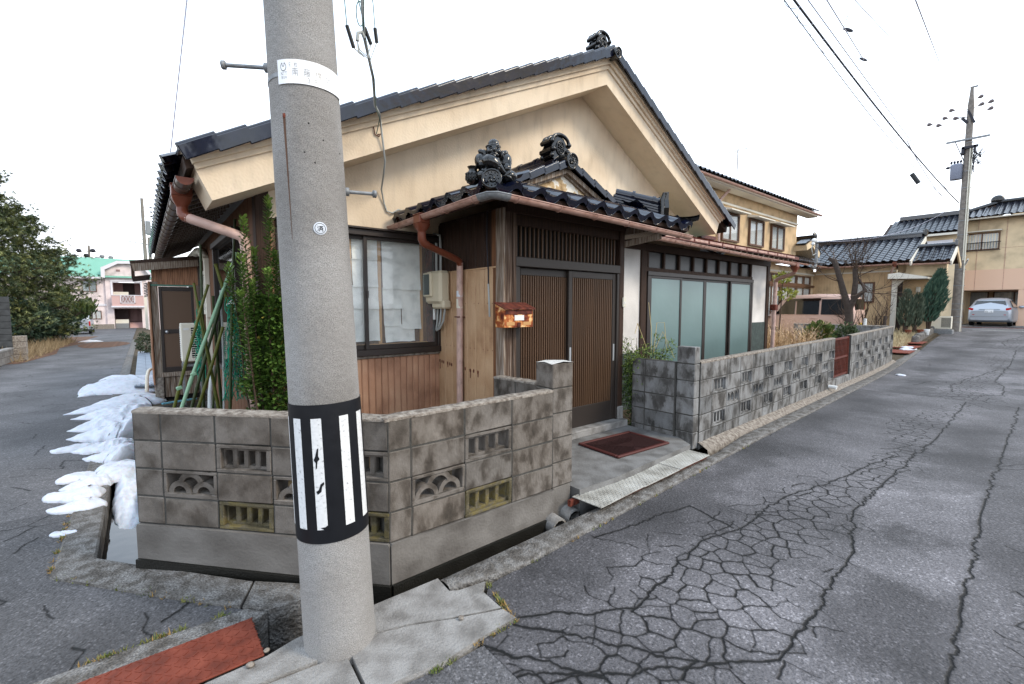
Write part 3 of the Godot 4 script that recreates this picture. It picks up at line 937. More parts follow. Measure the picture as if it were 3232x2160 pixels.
func make_small_ground_things() -> void:
	drain_plate(V(2.99, 0.072, -2.39), deg_to_rad(4.0), "left one of three ribbed metal drain covers, overhanging the open drain")
	drain_plate(V(3.62, 0.066, -2.43), deg_to_rad(3.0), "middle one of three ribbed metal drain covers before the step")
	drain_plate(V(4.25, 0.07, -2.465), deg_to_rad(3.0), "right one of three ribbed metal drain covers beside the grey gate pillar")
	var rail := mb()
	rail.bar(V(2.62, 0.03, -2.50), V(4.6, 0.03, -2.60), 0.03, 0.05)
	rail.bar(V(2.8, 0.02, -2.305), V(4.6, 0.02, -2.395), 0.03, 0.05)
	tag(obj("angle_iron", rail, M.rust_dark, self), "rusty angle irons carrying the metal drain covers", "angle iron")
	var rp := thing("steel_plate", "red brown checkered steel plate over the drain in the lower left corner", "steel plate", V(-0.5, 0.03, -2.41))
	var b := mb()
	b.mm(V(-0.9, -0.01, -0.165), V(0.862, 0.0, 0.155), 0.003)
	obj("plate", b, M.rust_plate, rp)
	var tr := mb()
	for i in 52:
		for j in 9:
			var a := deg_to_rad(45 if (i + j) % 2 else -45)
			tr.box(V(-0.88 + i * 0.034, 0.0008, -0.15 + j * 0.036), V(0.028, 0.0032, 0.0055), Basis(Vector3.UP, a))
	obj("tread", tr, M.rust_plate, rp).set_meta("kind", "stuff")
	for q in [[0.375, 0.03, -2.275, 0.013, "reddish pebble at the corner of the red steel plate"], [0.3, 0.03, -2.225, 0.016, "dark pebble at the edge of the red steel plate"], [1.2, 0.027, -1.9, 0.014, "pale pebble on the cracked concrete apron"]]:
		var s := mb().ball(Vector3.ZERO, V(q[3] * 1.2, q[3] * 0.7, q[3]), Basis(Vector3.UP, q[0] * 9.0), 8, 5)
		tag(obj("pebble", s, M.coping, self, V(q[0], q[1], q[2])), q[4], "pebble")
	# two mouths of clay pipe under the left pillar
	for q in [[2.45, -2.43, "nearer of two broken concrete pipe mouths below the gate pillar"], [2.66, -2.47, "farther of two concrete pipe mouths below the gate pillar"]]:
		var pm := mb()
		pm.lathe([W(0.05, 0.0), W(0.078, 0.0), W(0.078, 0.12), W(0.05, 0.12), W(0.05, 0.0)], 14, Transform3D(Basis(Vector3.RIGHT, PI / 2 + 0.1), V(q[0], -0.09, q[1] - 0.13)))
		tag(obj("pipe_mouth", pm, M.slab, self), q[2], "pipe")
	# tufts of grass and moss in the joints, tiny and not to be counted
	var tuft := mb()
	var places := []
	for k in 130:
		var f := rng.randf()
		var w := rng.randi() % 6
		if w == 0: places.append([lerpf(1.5, 5.5, f), kerb_z(lerpf(1.5, 5.5, f)) + 0.01])
		elif w == 1: places.append([lerpf(-0.5, 0.33, f), lerpf(-3.78, -2.73, f)])
		elif w == 2: places.append([lerpf(-0.3, 0.3, f), -2.735])
		elif w == 3: places.append([lerpf(1.42, 1.5, f), lerpf(-1.73, -2.08, f)])
		elif w == 4: places.append([-0.51, lerpf(-3.8, -5.4, f)])
		else: places.append([lerpf(0.9, 1.43, f), lerpf(-1.70, -1.735, f)])
	for p in places:
		var dry := rng.randf() < 0.4
		tuft.tint(Color(0.28, 0.18, 0.06) if dry else Color(0.09, 0.13, 0.03).lerp(Color(0.16, 0.15, 0.04), rng.randf()))
		for k in 9:
			var a := rng.randf() * TAU
			var c := V(p[0] + rng.randf_range(-0.018, 0.018), 0.0, p[1] + rng.randf_range(-0.014, 0.014))
			var tip := c + V(cos(a), 0, sin(a)) * rng.randf_range(0.006, 0.026) + Vector3.UP * rng.randf_range(0.006, 0.03)
			var s := V(-sin(a), 0, cos(a)) * 0.0035
			tuft.tri(c - s, c + s, tip)
	var tf := obj("joint_weeds", tuft, M.dull_leaf, self)
	tag(tf, "small weeds and moss growing in the joints of the kerb", "weeds", "", "stuff")


# ---------------------------------------------------------------- block walls

func block_basis(d: Vector2) -> Basis:
	# x along the wall, y up, z out of its outer face (to the right of the run seen from above, towards the street)
	var x := V(d.x, 0, d.y).normalized()
	return Basis(x, Vector3.UP, x.cross(Vector3.UP))


func solid_block(size: Vector3, tone: float, warm := 0.0) -> MB:
	var b := mb().tint(Color(tone * (1 + warm), tone, tone * (1 - warm))).box(Vector3.ZERO, size, I3, 0.006)
	var ph := rng.randf() * 500.0
	for i in b.v.size():
		var k := 1.0 + 0.22 * noise_a.get_noise_2d(b.v[i].x * 120.0 + ph, b.v[i].y * 160.0)
		b.c[i] = Color(b.c[i].r * k, b.c[i].g * k, b.c[i].b * k)
	return b


func slot_block(s: Vector3, tone: float) -> MB:
	# four upright slots, the sunk panel of an openwork block
	var b := mb().tint(Color(tone, tone, tone))
	var h := s * 0.5
	b.mm(V(-h.x, h.y - 0.022, -h.z), V(h.x, h.y, h.z), 0.004)
	b.mm(V(-h.x, -h.y, -h.z), V(h.x, -h.y + 0.022, h.z), 0.004)
	b.mm(V(-h.x, -h.y + 0.022, -h.z), V(-h.x + 0.03, h.y - 0.022, h.z), 0.004)
	b.mm(V(h.x - 0.03, -h.y + 0.022, -h.z), V(h.x, h.y - 0.022, h.z), 0.004)
	var iw := s.x - 0.06
	for k in 5:
		var x := -iw / 2 + iw * k / 4.0
		b.box(V(x, 0, -0.012), V(0.034 if k % 4 else 0.02, s.y - 0.05, s.z - 0.03), I3, 0.005)
	b.mm(V(-iw / 2, -h.y + 0.022, -h.z + 0.01), V(iw / 2, -h.y + 0.04, h.z - 0.03))
	b.mm(V(-iw / 2, h.y - 0.04, -h.z + 0.01), V(iw / 2, h.y - 0.022, h.z - 0.03))
	return b


func arc_band(c: Vector2, r0: float, r1: float, a0: float, a1: float, n: int) -> PackedVector2Array:
	var p := PackedVector2Array()
	for i in n + 1:
		p.append(c + Vector2.from_angle(lerpf(a0, a1, float(i) / n)) * r1)
	for i in n + 1:
		p.append(c + Vector2.from_angle(lerpf(a1, a0, float(i) / n)) * r0)
	return p


func arch_block(s: Vector3, tone: float) -> MB:
	# overlapping wave arches in a frame
	var b := mb().tint(Color(tone, tone, tone))
	var h := s * 0.5
	b.mm(V(-h.x, h.y - 0.02, -h.z), V(h.x, h.y, h.z), 0.004)
	b.mm(V(-h.x, -h.y, -h.z), V(h.x, -h.y + 0.028, h.z), 0.004)
	b.mm(V(-h.x, -h.y + 0.028, -h.z), V(-h.x + 0.022, h.y - 0.02, h.z), 0.004)
	b.mm(V(h.x - 0.022, -h.y + 0.028, -h.z), V(h.x, h.y - 0.02, h.z), 0.004)
	var y0 := -h.y + 0.028
	var w := (s.x - 0.044) / 4.0
	for q in [[-w, w * 0.98, -0.01], [w, w * 0.98, -0.016], [0.0, w * 1.1, -0.006]]:
		var c := W(q[0], y0 if q[0] != 0.0 else y0 + 0.052)
		var a0 := 0.0 if q[0] != 0.0 else 0.35
		b.prism(arc_band(c, q[1] - 0.032, q[1], a0, PI - a0, 12), Transform3D(I3, V(0, 0, -h.z)), s.z + q[2])
	return b


func ring_block(s: Vector3, tone: float) -> MB:
	# three round holes in a row
	var b := mb().tint(Color(tone, tone, tone))
	var h := s * 0.5
	var n := 3
	b.mm(V(-h.x, h.y - 0.03, -h.z), V(h.x, h.y, h.z), 0.004)
	b.mm(V(-h.x, -h.y, -h.z), V(h.x, -h.y + 0.03, h.z), 0.004)
	b.mm(V(-h.x, -h.y + 0.03, -h.z), V(-h.x + 0.028, h.y - 0.03, h.z), 0.004)
	b.mm(V(h.x - 0.028, -h.y + 0.03, -h.z), V(h.x, h.y - 0.03, h.z), 0.004)
	var iw := (s.x - 0.056) / n
	var ih := s.y * 0.5 - 0.03
	for k in n:
		var c := W(-s.x / 2 + 0.028 + iw * (k + 0.5), 0)
		for side in [1.0, -1.0]:
			var p := PackedVector2Array([W(c.x, ih), W(c.x + side * iw / 2, ih), W(c.x + side * iw / 2, -ih), W(c.x, -ih)])
			for i in 9:
				var a := -PI / 2 + PI * i / 8.0
				p.append(c + W(side * cos(a) * (iw / 2 - 0.012), sin(a) * (ih - 0.012)))
			b.prism(p, Transform3D(I3, V(0, 0, -h.z + 0.005)), s.z - 0.02)
	return b


func wall_run(parent: Node3D, a: Vector2, b: Vector2, joints: Array, tops: Array, foots: Array, courses: int, thick: float, kinds: Dictionary, m: Material, mortar := true) -> void:
	# a run of blocks from a to b (plan), joints in metres along it; tops / foots are heights at both ends
	var ln := a.distance_to(b)
	var bs := block_basis(b - a)
	var at := func(s: float, y: float) -> Vector3: return V(a.x, 0, a.y) + bs.x * s + Vector3.UP * y - bs.z * (thick * 0.5)
	if mortar:
		var core := mb()
		for j in joints.size() - 1:
			for r in courses:
				if not kinds.has([j, r]):
					var t0: float = lerpf(tops[0], tops[1], joints[j] / ln)
					var f0: float = lerpf(foots[0], foots[1], joints[j] / ln)
					var mid: Vector3 = at.call((joints[j] + joints[j + 1]) / 2.0, lerpf(t0, f0, (r + 0.5) / courses))
					core.box(mid, V(joints[j + 1] - joints[j] - 0.001, (t0 - f0) / courses, thick - 0.007), bs)
		obj("mortar", core, M.mortar, parent)
	for j in joints.size() - 1:
		var sm: float = (joints[j] + joints[j + 1]) / 2.0
		var t0: float = lerpf(tops[0], tops[1], sm / ln)
		var f0: float = lerpf(foots[0], foots[1], sm / ln)
		for r in courses:
			var h := (t0 - f0) / courses
			var size := V(joints[j + 1] - joints[j] - 0.006, h - 0.006, thick)
			var tone := rng.randf_range(0.84, 1.12) if m == M.block else rng.randf_range(0.62, 1.2)
			var kind: String = kinds.get([j, r], "")
			var q: MB
			var mm_: Material = m
			if kind == "slot": q = slot_block(size, tone * 0.95)
			elif kind == "arch": q = arch_block(size, tone)
			elif kind == "ring": q = ring_block(size, tone)
			else: q = solid_block(size, tone, rng.randf_range(-0.015, 0.03))
			if kind != "" and m == M.block and r >= 3: mm_ = M.block_moss
			var tilt := bs * Basis(V(0, 0, 1), atan2(lerpf(tops[1], foots[1], float(r) / courses) - lerpf(tops[0], foots[0], float(r) / courses), ln))
			obj("block" if kind == "" else "openwork_block", q, mm_, parent, Transform3D(tilt, at.call(sm, t0 - (r + 0.5) * h) + bs.z * rng.randf_range(-0.002, 0.002)))


func rough_cope(a: Vector2, b: Vector2, y0: float, y1: float, thick: float, high := 0.012) -> MB:
	# the lumpy mortar along a wall top
	var bs := block_basis(b - a)
	var ln := a.distance_to(b)
	var n := int(ln / 0.05) + 2
	var rows := []
	for i in n:
		var s := ln * i / (n - 1)
		var o := V(a.x, lerpf(y0, y1, s / ln), a.y) + bs.x * s
		var w := noise_a.get_noise_2d(s * 400.0 + a.x * 999.0, 3.0) * 0.007
		var w2 := noise_a.get_noise_2d(s * 400.0, 90.0 + a.y * 99.0) * 0.006
		rows.append(PackedVector3Array([o + bs.z * (0.0005 + w2 * 0.3) + Vector3.UP * -0.008, o + bs.z * (0.002 + w2) + Vector3.UP * (high * 0.55), o - bs.z * 0.014 + Vector3.UP * (high + w), o - bs.z * thick * 0.5 + Vector3.UP * (high + 0.005 - w), o - bs.z * (thick - 0.014) + Vector3.UP * (high + w2), o - bs.z * (thick + 0.002) + Vector3.UP * -0.02]))
	rows.reverse()
	return mb().grid(rows)


func pillar(called: String, label: String, lo: Vector2, hi: Vector2, top: float, foot: float, n: int, m: Material) -> Node3D:
	var t := thing(called, label, "gate pillar", V((lo.x + hi.x) / 2, 0, (lo.y + hi.y) / 2), 0.0, "block pillars on both sides of the step")
	var h := (top - foot) / n
	for k in n:
		var tone := rng.randf_range(1.12, 1.4)
		var b := solid_block(V(hi.x - lo.x - rng.randf() * 0.004, h - 0.007, hi.y - lo.y), tone, 0.01)
		obj("block", b, m, t, V(rng.randf_range(-0.002, 0.002), foot + (k + 0.5) * h, 0))
	obj("mortar", mb().mm(V(-(hi.x - lo.x) / 2 + 0.006, foot, -(hi.y - lo.y) / 2 + 0.006), V((hi.x - lo.x) / 2 - 0.006, top - 0.01, (hi.y - lo.y) / 2 - 0.006)), M.mortar, t)
	return t


func make_walls() -> void:
	var w := thing("block_wall", "weathered concrete block wall round the cut corner, with openwork blocks", "block wall", Vector3.ZERO, 0.0)
	var thick := 0.12
	var p0 := W(-0.08, -3.58)
	var p1 := W(1.06, -2.44)
	var p2 := W(2.49, -2.555)
	wall_run(w, p0, p1, [0.0, 0.184, 0.54, 0.895, 1.25, 1.612], [0.985, 0.97], [0.29, 0.245], 4, thick, {[2, 1]: "slot", [2, 3]: "slot", [1, 2]: "arch", [3, 2]: "arch", [4, 1]: "slot", [4, 3]: "slot"}, M.block)
	wall_run(w, p1, p2, [0.0, 0.15, 0.555, 0.985, 1.434], [0.97, 0.955], [0.245, 0.165], 4, thick, {[1, 2]: "arch", [2, 1]: "slot", [2, 3]: "slot"}, M.block)
	obj("coping", rough_cope(p0, p1, 0.985, 0.972, thick), M.coping, w)
	obj("coping", rough_cope(p1 + W(-0.02, 0.002), p2, 0.972, 0.957, thick), M.coping, w)
	var nrm0 := W(-1, 1).normalized()
	var ft := flat([[p0.x - 0.012, p0.y + 0.014], [p1.x, p1.y + 0.018], [p1.x + 0.01, p1.y - 0.14], [p0.x + 0.11, p0.y - 0.1]], -0.1, 0.0)
	# footings with a sloping top, as two prisms standing on the drain bed
	for q in [[p0, p1, 0.285, 0.243, M.footing, 0.016, 0.07, 0.0], [p1, p2, 0.243, 0.163, M.footing, 0.016, 0.0, -0.05]]:
		var bs := block_basis(q[1] - q[0])
		var ln: float = q[0].distance_to(q[1])
		var poly := PackedVector2Array([W(0, q[6]), W(ln, q[7]), W(ln, q[3] - 0.012), W(ln - 0.006, q[3]), W(0.006, q[2]), W(0, q[2] - 0.012)])
		obj("footing", mb().prism(poly, Transform3D(bs, V(q[0].x, 0, q[0].y) - bs.z * (thick + 0.02)), thick + 0.02 + q[5]), q[4], w)
		var low := PackedVector2Array([W(-0.01, -0.5), W(ln + 0.01, -0.5), W(ln + 0.01, q[7] - 0.002), W(0, q[6] - 0.002)])
		obj("footing_base", mb().prism(low, Transform3D(bs, V(q[0].x, 0, q[0].y) - bs.z * (thick + 0.02)), thick + 0.02 + 0.034), M.wet_concrete, w)
	# left gate pillar, its foot, and the low wall behind it
	pillar("gate_pillar", "brownish block pillar at the left of the step, nearer the pole", W(2.492, -2.765), W(2.722, -2.565), 1.175, 0.165, 5, M.block)
	var foot := thing("concrete_foot", "grey concrete foot under the left gate pillar beside the drain", "concrete foot", V(2.61, 0, -2.66))
	obj("foot", mb().mm(V(-0.105, -0.5, -0.1), V(0.105, 0.163, 0.088), 0.008), M.footing, foot)
	piece("cap", mb().grid([PackedVector3Array([V(2.485, 1.17, -2.57), V(2.6, 1.186, -2.558), V(2.725, 1.172, -2.562)]), PackedVector3Array([V(2.49, 1.182, -2.66), V(2.61, 1.19, -2.66), V(2.722, 1.18, -2.67)]), PackedVector3Array([V(2.49, 1.172, -2.762), V(2.6, 1.18, -2.77), V(2.72, 1.172, -2.768)])]), M.plaster_white, get_node("gate_pillar"), "flaking white mortar on top")
	var lw := thing("low_wall", "low concrete wall running back from the left pillar to the porch", "low wall", Vector3.ZERO)
	wall_run(lw, W(2.6, -3.49), W(2.6, -2.77), [0.0, 0.33, 0.72], [0.945, 0.965], [0.0, 0.0], 3, 0.12, {}, M.block)
	obj("coping", rough_cope(W(2.6, -3.49), W(2.6, -2.77), 0.945, 0.965, 0.12), M.coping, lw)
	# right gate pillar, the wall back to the house, and the long wall along the street
	pillar("gate_pillar", "pale grey block pillar at the right of the step, by the long wall", W(4.785, -2.875), W(4.90, -2.655), 1.175, 0.0, 6, M.block_far)
	obj("cap", rough_cope(W(4.785, -2.655), W(4.9, -2.655), 1.168, 1.168, 0.22, 0.014), M.coping, get_node("gate_pillar_001"))
	var rw := thing("side_wall", "stained block wall running back from the right pillar to the bush", "block wall", Vector3.ZERO)
	wall_run(rw, W(4.755, -3.47), W(4.755, -2.88), [0.0, 0.185, 0.59], [0.985, 0.99], [-0.03, -0.03], 5, 0.1, {}, M.block_far)
	var a := W(4.905, -2.645)
	var b := W(16.45, -3.175)
	var d := (b - a).normalized()
	var kinds := {}
	for j in 14:
		if j % 2 == 1:
			kinds[[j, 1]] = "slot"
			kinds[[j, 3]] = "slot"
		elif j >= 2:
			kinds[[j, 2]] = "ring"
	var joints := [0.0]
	for j in 14: joints.append(0.3 + j * 0.4)
	var e = a + d * joints[14]
	var long := thing("street_wall", "long stained block wall with slotted and ringed blocks along the street", "block wall", Vector3.ZERO)
	wall_run(long, a, e, joints, [0.985, 1.01], [-0.02, 0.03], 5, 0.11, kinds, M.block_far)
	obj("coping", rough_cope(a, e, 0.985, 1.012, 0.11, 0.016), M.coping, long)
	var f0 = a + d * (joints[14] + 1.22)
	joints = []
	for j in 13: joints.append(j * 0.385)
	kinds = {}
	for j in 12:
		if j % 2 == 1:
			kinds[[j, 1]] = "slot"
			kinds[[j, 3]] = "slot"
		elif j >= 2:
			kinds[[j, 2]] = "ring"
	var f1 = f0 + d * joints[12]
	var far := thing("street_wall", "far end of the street block wall beyond the rusty gate", "block wall", Vector3.ZERO)
	wall_run(far, f0, f1, joints, [1.015, 1.075], [0.04, 0.09], 5, 0.11, kinds, M.block_far)
	obj("coping", rough_cope(f0, f1, 1.015, 1.077, 0.11, 0.016), M.coping, far)
	var back := thing("end_wall", "low block wall closing the yard at its far end", "block wall", Vector3.ZERO)
	var jb := []
	for j in 7: jb.append(j * 0.4)
	wall_run(back, f1 + W(0.0, -2.52), f1 + W(0.0, -0.12), jb, [1.09, 1.075], [0.05, 0.09], 5, 0.11, {}, M.block_far)
	obj("coping", rough_cope(f1 + W(0.0, -2.52), f1 + W(0.0, -0.12), 1.09, 1.078, 0.11, 0.02), M.coping, back)
	# the rounded mortar foot along the wall
	var mf := mb()
	var rows := []
	for k in 60:
		var s = (f1.distance_to(a) + 0.2) * k / 59.0
		var o = a + d * (s - 0.02)
		var wv := noise_a.get_noise_2d(k * 60.0, 5.0) * 0.018
		var y := rise(o.x, o.y) - 0.02
		var out := V(-d.y, 0, d.x)
		var c := V(o.x, y, o.y)
		rows.append(PackedVector3Array([c + out * (0.125 + wv) + Vector3.DOWN * 0.3, c + out * (0.125 + wv) + Vector3.DOWN * 0.03, c + out * (0.115 + wv) + Vector3.UP * 0.028, c + out * 0.07 + Vector3.UP * (0.055 + wv * 0.6), c + out * 0.012 + Vector3.UP * (0.09 + wv), c + out * -0.01 + Vector3.UP * 0.09]))
	rows.reverse()
	tag(obj("mortar_foot", mf.grid(rows), M.coping, self), "rounded pale mortar foot running along the street wall", "mortar foot")
	var vp := thing("vent_pipe", "short white pipe end sticking out of the street wall's foot", "pipe", V(a.x + d.x * 5.15, 0.12, a.y + d.y * 5.15 + 0.01))
	obj("pipe", mb().tube([V(0, 0.0, 0), V(0, 0.0, 0.09), V(0.0, -0.01, 0.13)], [0.035, 0.035, 0.04], 12), M.white, vp)
	# the rusty gate
	var gt := thing("iron_gate", "rust red iron bar gate in the gap of the street wall", "gate", V(e.x, 0, e.y), -atan2(d.y, d.x))
	for k in 12:
		obj("bar", mb().mm(V(0.06 + k * 0.1 - 0.009, 0.26, -0.065), V(0.06 + k * 0.1 + 0.009, 0.985, -0.047)), M.red_metal, gt)
	for y in [0.24, 0.6, 0.985]:
		obj("rail", mb().mm(V(0.01, y - 0.018, -0.07), V(1.21, y + 0.018, -0.042)), M.red_metal, gt)
	for x in [0.015, 1.195]:
		obj("post", mb().mm(V(x - 0.02, 0.1, -0.08), V(x + 0.02, 1.01, -0.035)), M.red_metal, gt)
	obj("sill", mb().mm(V(0.005, -0.4, -0.13), V(1.215, 0.2, -0.005), 0.01), M.block_far, gt)


# ---------------------------------------------------------------- the house

func piece(called: String, b, mt: Material, parent: Node3D, label := "") -> MeshInstance3D:
	# a part whose mesh is written in scene coordinates (no turned parents)
	var o := obj(called, b, mt, parent)
	var p: Node3D = parent
	var off := Vector3.ZERO
	while p != self:
		off += p.position
		p = p.get_parent()
	o.position = -off
	if label:
		o.set_meta("label", label)
	return o


func wave(u: float, amp := 1.0) -> float:
	# section of a Japanese pantile: a wide pan and a roll on its right
	var k: Array = [0.022, 0.010, 0.001, -0.003, -0.001, 0.008, 0.026, 0.046, 0.054, 0.042, 0.022]
	var f := clampf(u, 0.0, 1.0) * 10.0
	var i := mini(int(f), 9)
	return lerpf(k[i], k[i + 1], f - i) * amp


func tile_mesh(w: float, l: float, lip: float, eave: bool, shade: float) -> ArrayMesh:
	var b := mb().tint(Color(shade, shade, shade))
	var n := 10
	var rows := []
	for z in [l * 0.5, -l * 0.5]:
		var row := PackedVector3Array()
		for i in n + 1:
			row.append(V(-w / 2 + w * i / n * 1.03, wave(float(i) / n) + (0.020 if z > 0 else 0.0), z))
		rows.append(row)
	b.grid(rows)
	for i in n:
		var u0 := float(i) / n
		var u1 := float(i + 1) / n
		var a: Vector3 = rows[0][i]
		var c: Vector3 = rows[0][i + 1]
		var d0 := lip + (0.02 * sin(PI * clampf(u0 / 0.6, 0, 1)) if eave else 0.0)
		var d1 := lip + (0.02 * sin(PI * clampf(u1 / 0.6, 0, 1)) if eave else 0.0)
		b.quad(a + V(0, -d0, 0.004), c + V(0, -d1, 0.004), c + V(0, 0.002, 0.004), a + V(0, 0.002, 0.004))
	if eave:
		# the raised rim round the hanging front
		var pts := []
		for i in 7:
			var a: Vector3 = rows[0][i]
			pts.append(a + V(0, -(lip + 0.02 * sin(PI * clampf(i / 6.0, 0, 1))) + 0.004, 0.008))
		b.tube(pts, 0.006, 5)
	return b.mesh()


func slope_basis(down: Vector3) -> Basis:
	var z := down.normalized()
	var x := V(z.z, 0, -z.x).normalized()
	return Basis(x, z.cross(x), z)


var tiles := {}

func tile_of(kind: String) -> ArrayMesh:
	var k := kind + str(rng.randi() % 3)
	if not tiles.has(k):
		var s := rng.randf_range(0.8, 1.15)
		tiles[k] = tile_mesh(0.272, 0.3, 0.05, true, s) if kind == "eave" else tile_mesh(0.272, 0.3, 0.02, false, s)
	return tiles[k]


func put_tile(kind: String, at: Vector3, bs: Basis, parent: Node3D, m: Material, pitch := 0.045) -> void:
	var b := bs * Basis(Vector3.RIGHT, pitch)
	obj("roof_tile", tile_of(kind), m, parent, Transform3D(b * Basis.from_scale(V(1, 1, 1)), at))


func rake_tile() -> ArrayMesh:
	var b := mb().tint(Color(1, 1, 1))
	# z down the slope; the flap hangs on +x
	b.box(V(0.0, 0.012, 0), V(0.22, 0.022, 0.285), I3, 0.006)
	b.box(V(0.112, -0.032, 0), V(0.02, 0.112, 0.285), I3, 0.006)
	b.tube([V(0.09, 0.02, 0.143), V(0.09, 0.02, -0.143)], 0.028, 8)
	return b.mesh()


func face_disc(b: MB, c: Vector3, rad: float, bs: Basis) -> void:
	# round tile end with rim, ring of beads and three comma swirls; bs.z points outward
	b.lathe([W(rad * 0.9, -0.12), W(rad, -0.02), W(rad, 0.0), W(rad * 0.94, 0.008), W(rad * 0.80, 0.008), W(rad * 0.76, -0.004), W(0.001, -0.004)], 20, Transform3D(bs * Basis(Vector3.RIGHT, PI / 2), c))
	for k in 12:
		var a := TAU * k / 12
		b.ball(c + bs * V(cos(a) * rad * 0.64, sin(a) * rad * 0.64, 0), Vector3.ONE * rad * 0.075, I3, 6, 4)
	for k in 3:
		var pts := []
		var rr := []
		for i in 7:
			var a := TAU * k / 3 + i * 0.36
			var q := rad * lerpf(0.18, 0.47, i / 6.0)
			pts.append(c + bs * V(cos(a) * q, sin(a) * q, 0.0))
			rr.append(rad * lerpf(0.14, 0.03, i / 6.0))
		b.tube(pts, rr, 6)


func ridge_end(b: MB, c: Vector3, w: float, h: float, deep: float) -> void:
	# crest ornament facing +z: body, curled feet, oval medallion and a double roll on top
	var t := Transform3D(I3, c)
	var out := PackedVector2Array()
	for p in [[-0.5, 0.0], [-0.42, 0.08], [-0.36, 0.26], [-0.42, 0.42], [-0.36, 0.55], [-0.30, 0.66], [-0.18, 0.84], [0.0, 0.92], [0.18, 0.84], [0.30, 0.66], [0.36, 0.55], [0.42, 0.42], [0.36, 0.26], [0.42, 0.08], [0.5, 0.0]]:
		out.append(W(p[0] * w, p[1] * h))
	b.prism(out, t.translated(V(0, 0, -deep)), deep)
	var arc := []
	for i in 13:
		var a := PI * (i / 12.0)
		arc.append(c + V(cos(a) * w * 0.40, h * 0.66 + sin(a) * h * 0.30, 0.0))
	for z in [-deep * 0.95, -deep * 0.5, 0.008]:
		var q := []
		for p in arc: q.append(p + V(0, 0.0, z))
		b.tube(q, h * 0.075, 8)
	for s in [-1, 1]:
		for z in [0.01, -deep]:
			b.ball(c + V(s * w * 0.42, h * 0.64, z), Vector3.ONE * h * 0.10, I3, 8, 6)
			b.ball(c + V(s * w * 0.36, h * 0.34, z), Vector3.ONE * h * 0.11, I3, 8, 6)
			b.ball(c + V(s * w * 0.43, h * 0.08, z), Vector3.ONE * h * 0.10, I3, 8, 6)
		b.tube([c + V(s * w * 0.45, h * 0.62, 0), c + V(s * w * 0.45, h * 0.62, -deep)], h * 0.095, 8)
		b.tube([c + V(s * w * 0.40, h * 0.3, 0), c + V(s * w * 0.40, h * 0.3, -deep * 1.2)], h * 0.105, 8)
	var ov := []
	for i in 21:
		var a := TAU * i / 20
		ov.append(c + V(cos(a) * w * 0.19, h * 0.44 + sin(a) * h * 0.26, 0.006))
	b.tube(ov, h * 0.03, 6, false)
	for k in 26:
		var a := rng.randf() * TAU
		var q := sqrt(rng.randf())
		b.ball(c + V(cos(a) * w * 0.15 * q, h * 0.44 + sin(a) * h * 0.21 * q, 0.004), Vector3.ONE * h * 0.045, I3, 6, 4)


func gutter_run(pts: Array, rad: float) -> MB:
	# an open half-round channel along a line, with a rolled front edge
	var b := mb()
	var rows := []
	for i in pts.size():
		var d: Vector3 = (pts[mini(i + 1, pts.size() - 1)] - pts[maxi(i - 1, 0)]).normalized()
		var x := V(-d.z, 0, d.x).normalized()
		var row := PackedVector3Array()
		for k in 11:
			var a := PI + PI * k / 10.0
			row.append(pts[i] + x * cos(a) * rad + Vector3.UP * sin(a) * rad)
		for k in 11:
			var a := TAU - PI * k / 10.0
			row.append(pts[i] + x * cos(a) * (rad - 0.004) + Vector3.UP * (sin(a) * (rad - 0.004) + 0.001))
		rows.append(row)
	b.grid(rows, true)
	for s in [-1, 1]:
		var q := []
		for i in pts.size():
			var d: Vector3 = (pts[mini(i + 1, pts.size() - 1)] - pts[maxi(i - 1, 0)]).normalized()
			q.append(pts[i] + V(-d.z, 0, d.x).normalized() * s * rad)
		b.tube(q, 0.006, 6)
	return b


func gutter_brackets(parent: Node3D, a: Vector3, b: Vector3, n: int, rad: float, m: Material) -> void:
	var d := (b - a).normalized()
	var x := V(-d.z, 0, d.x).normalized()
	for k in n:
		var c := a.lerp(b, (k + 0.5) / n)
		var q := []
		for i in 9:
			var t := PI + PI * i / 8.0
			q.append(c + x * cos(t) * (rad + 0.004) + Vector3.UP * sin(t) * (rad + 0.004))
		piece("bracket", mb().tube(q, 0.005, 5), m, parent)


func hopper(c: Vector3, w: float, h: float, bs := I3) -> MB:
	# rain-water collector: box above, funnel below
	var b := mb()
	b.box(c + V(0, h * 0.28, 0), V(w, h * 0.45, w * 0.82), bs, 0.006)
	b.box(c + V(0, h * 0.52, 0), V(w * 1.08, h * 0.06, w * 0.9), bs, 0.004)
	var rows := []
	for q in [[0.05, 0.5], [-0.12, 0.44], [-0.34, 0.3], [-0.42, 0.28], [-0.5, 0.28]]:
		var row := PackedVector3Array()
		for i in 12:
			var a := -TAU * (i + 0.5) / 12
			var sq := W(cos(a), sin(a))
			if q[1] > 0.4:
				sq = sq / maxf(absf(sq.x), absf(sq.y) * 1.1)
			row.append(c + bs * V(sq.x * w * q[1], q[0] * h, sq.y * w * q[1]))
		rows.append(row)
	rows.reverse()
	b.grid(rows, true)
	return b


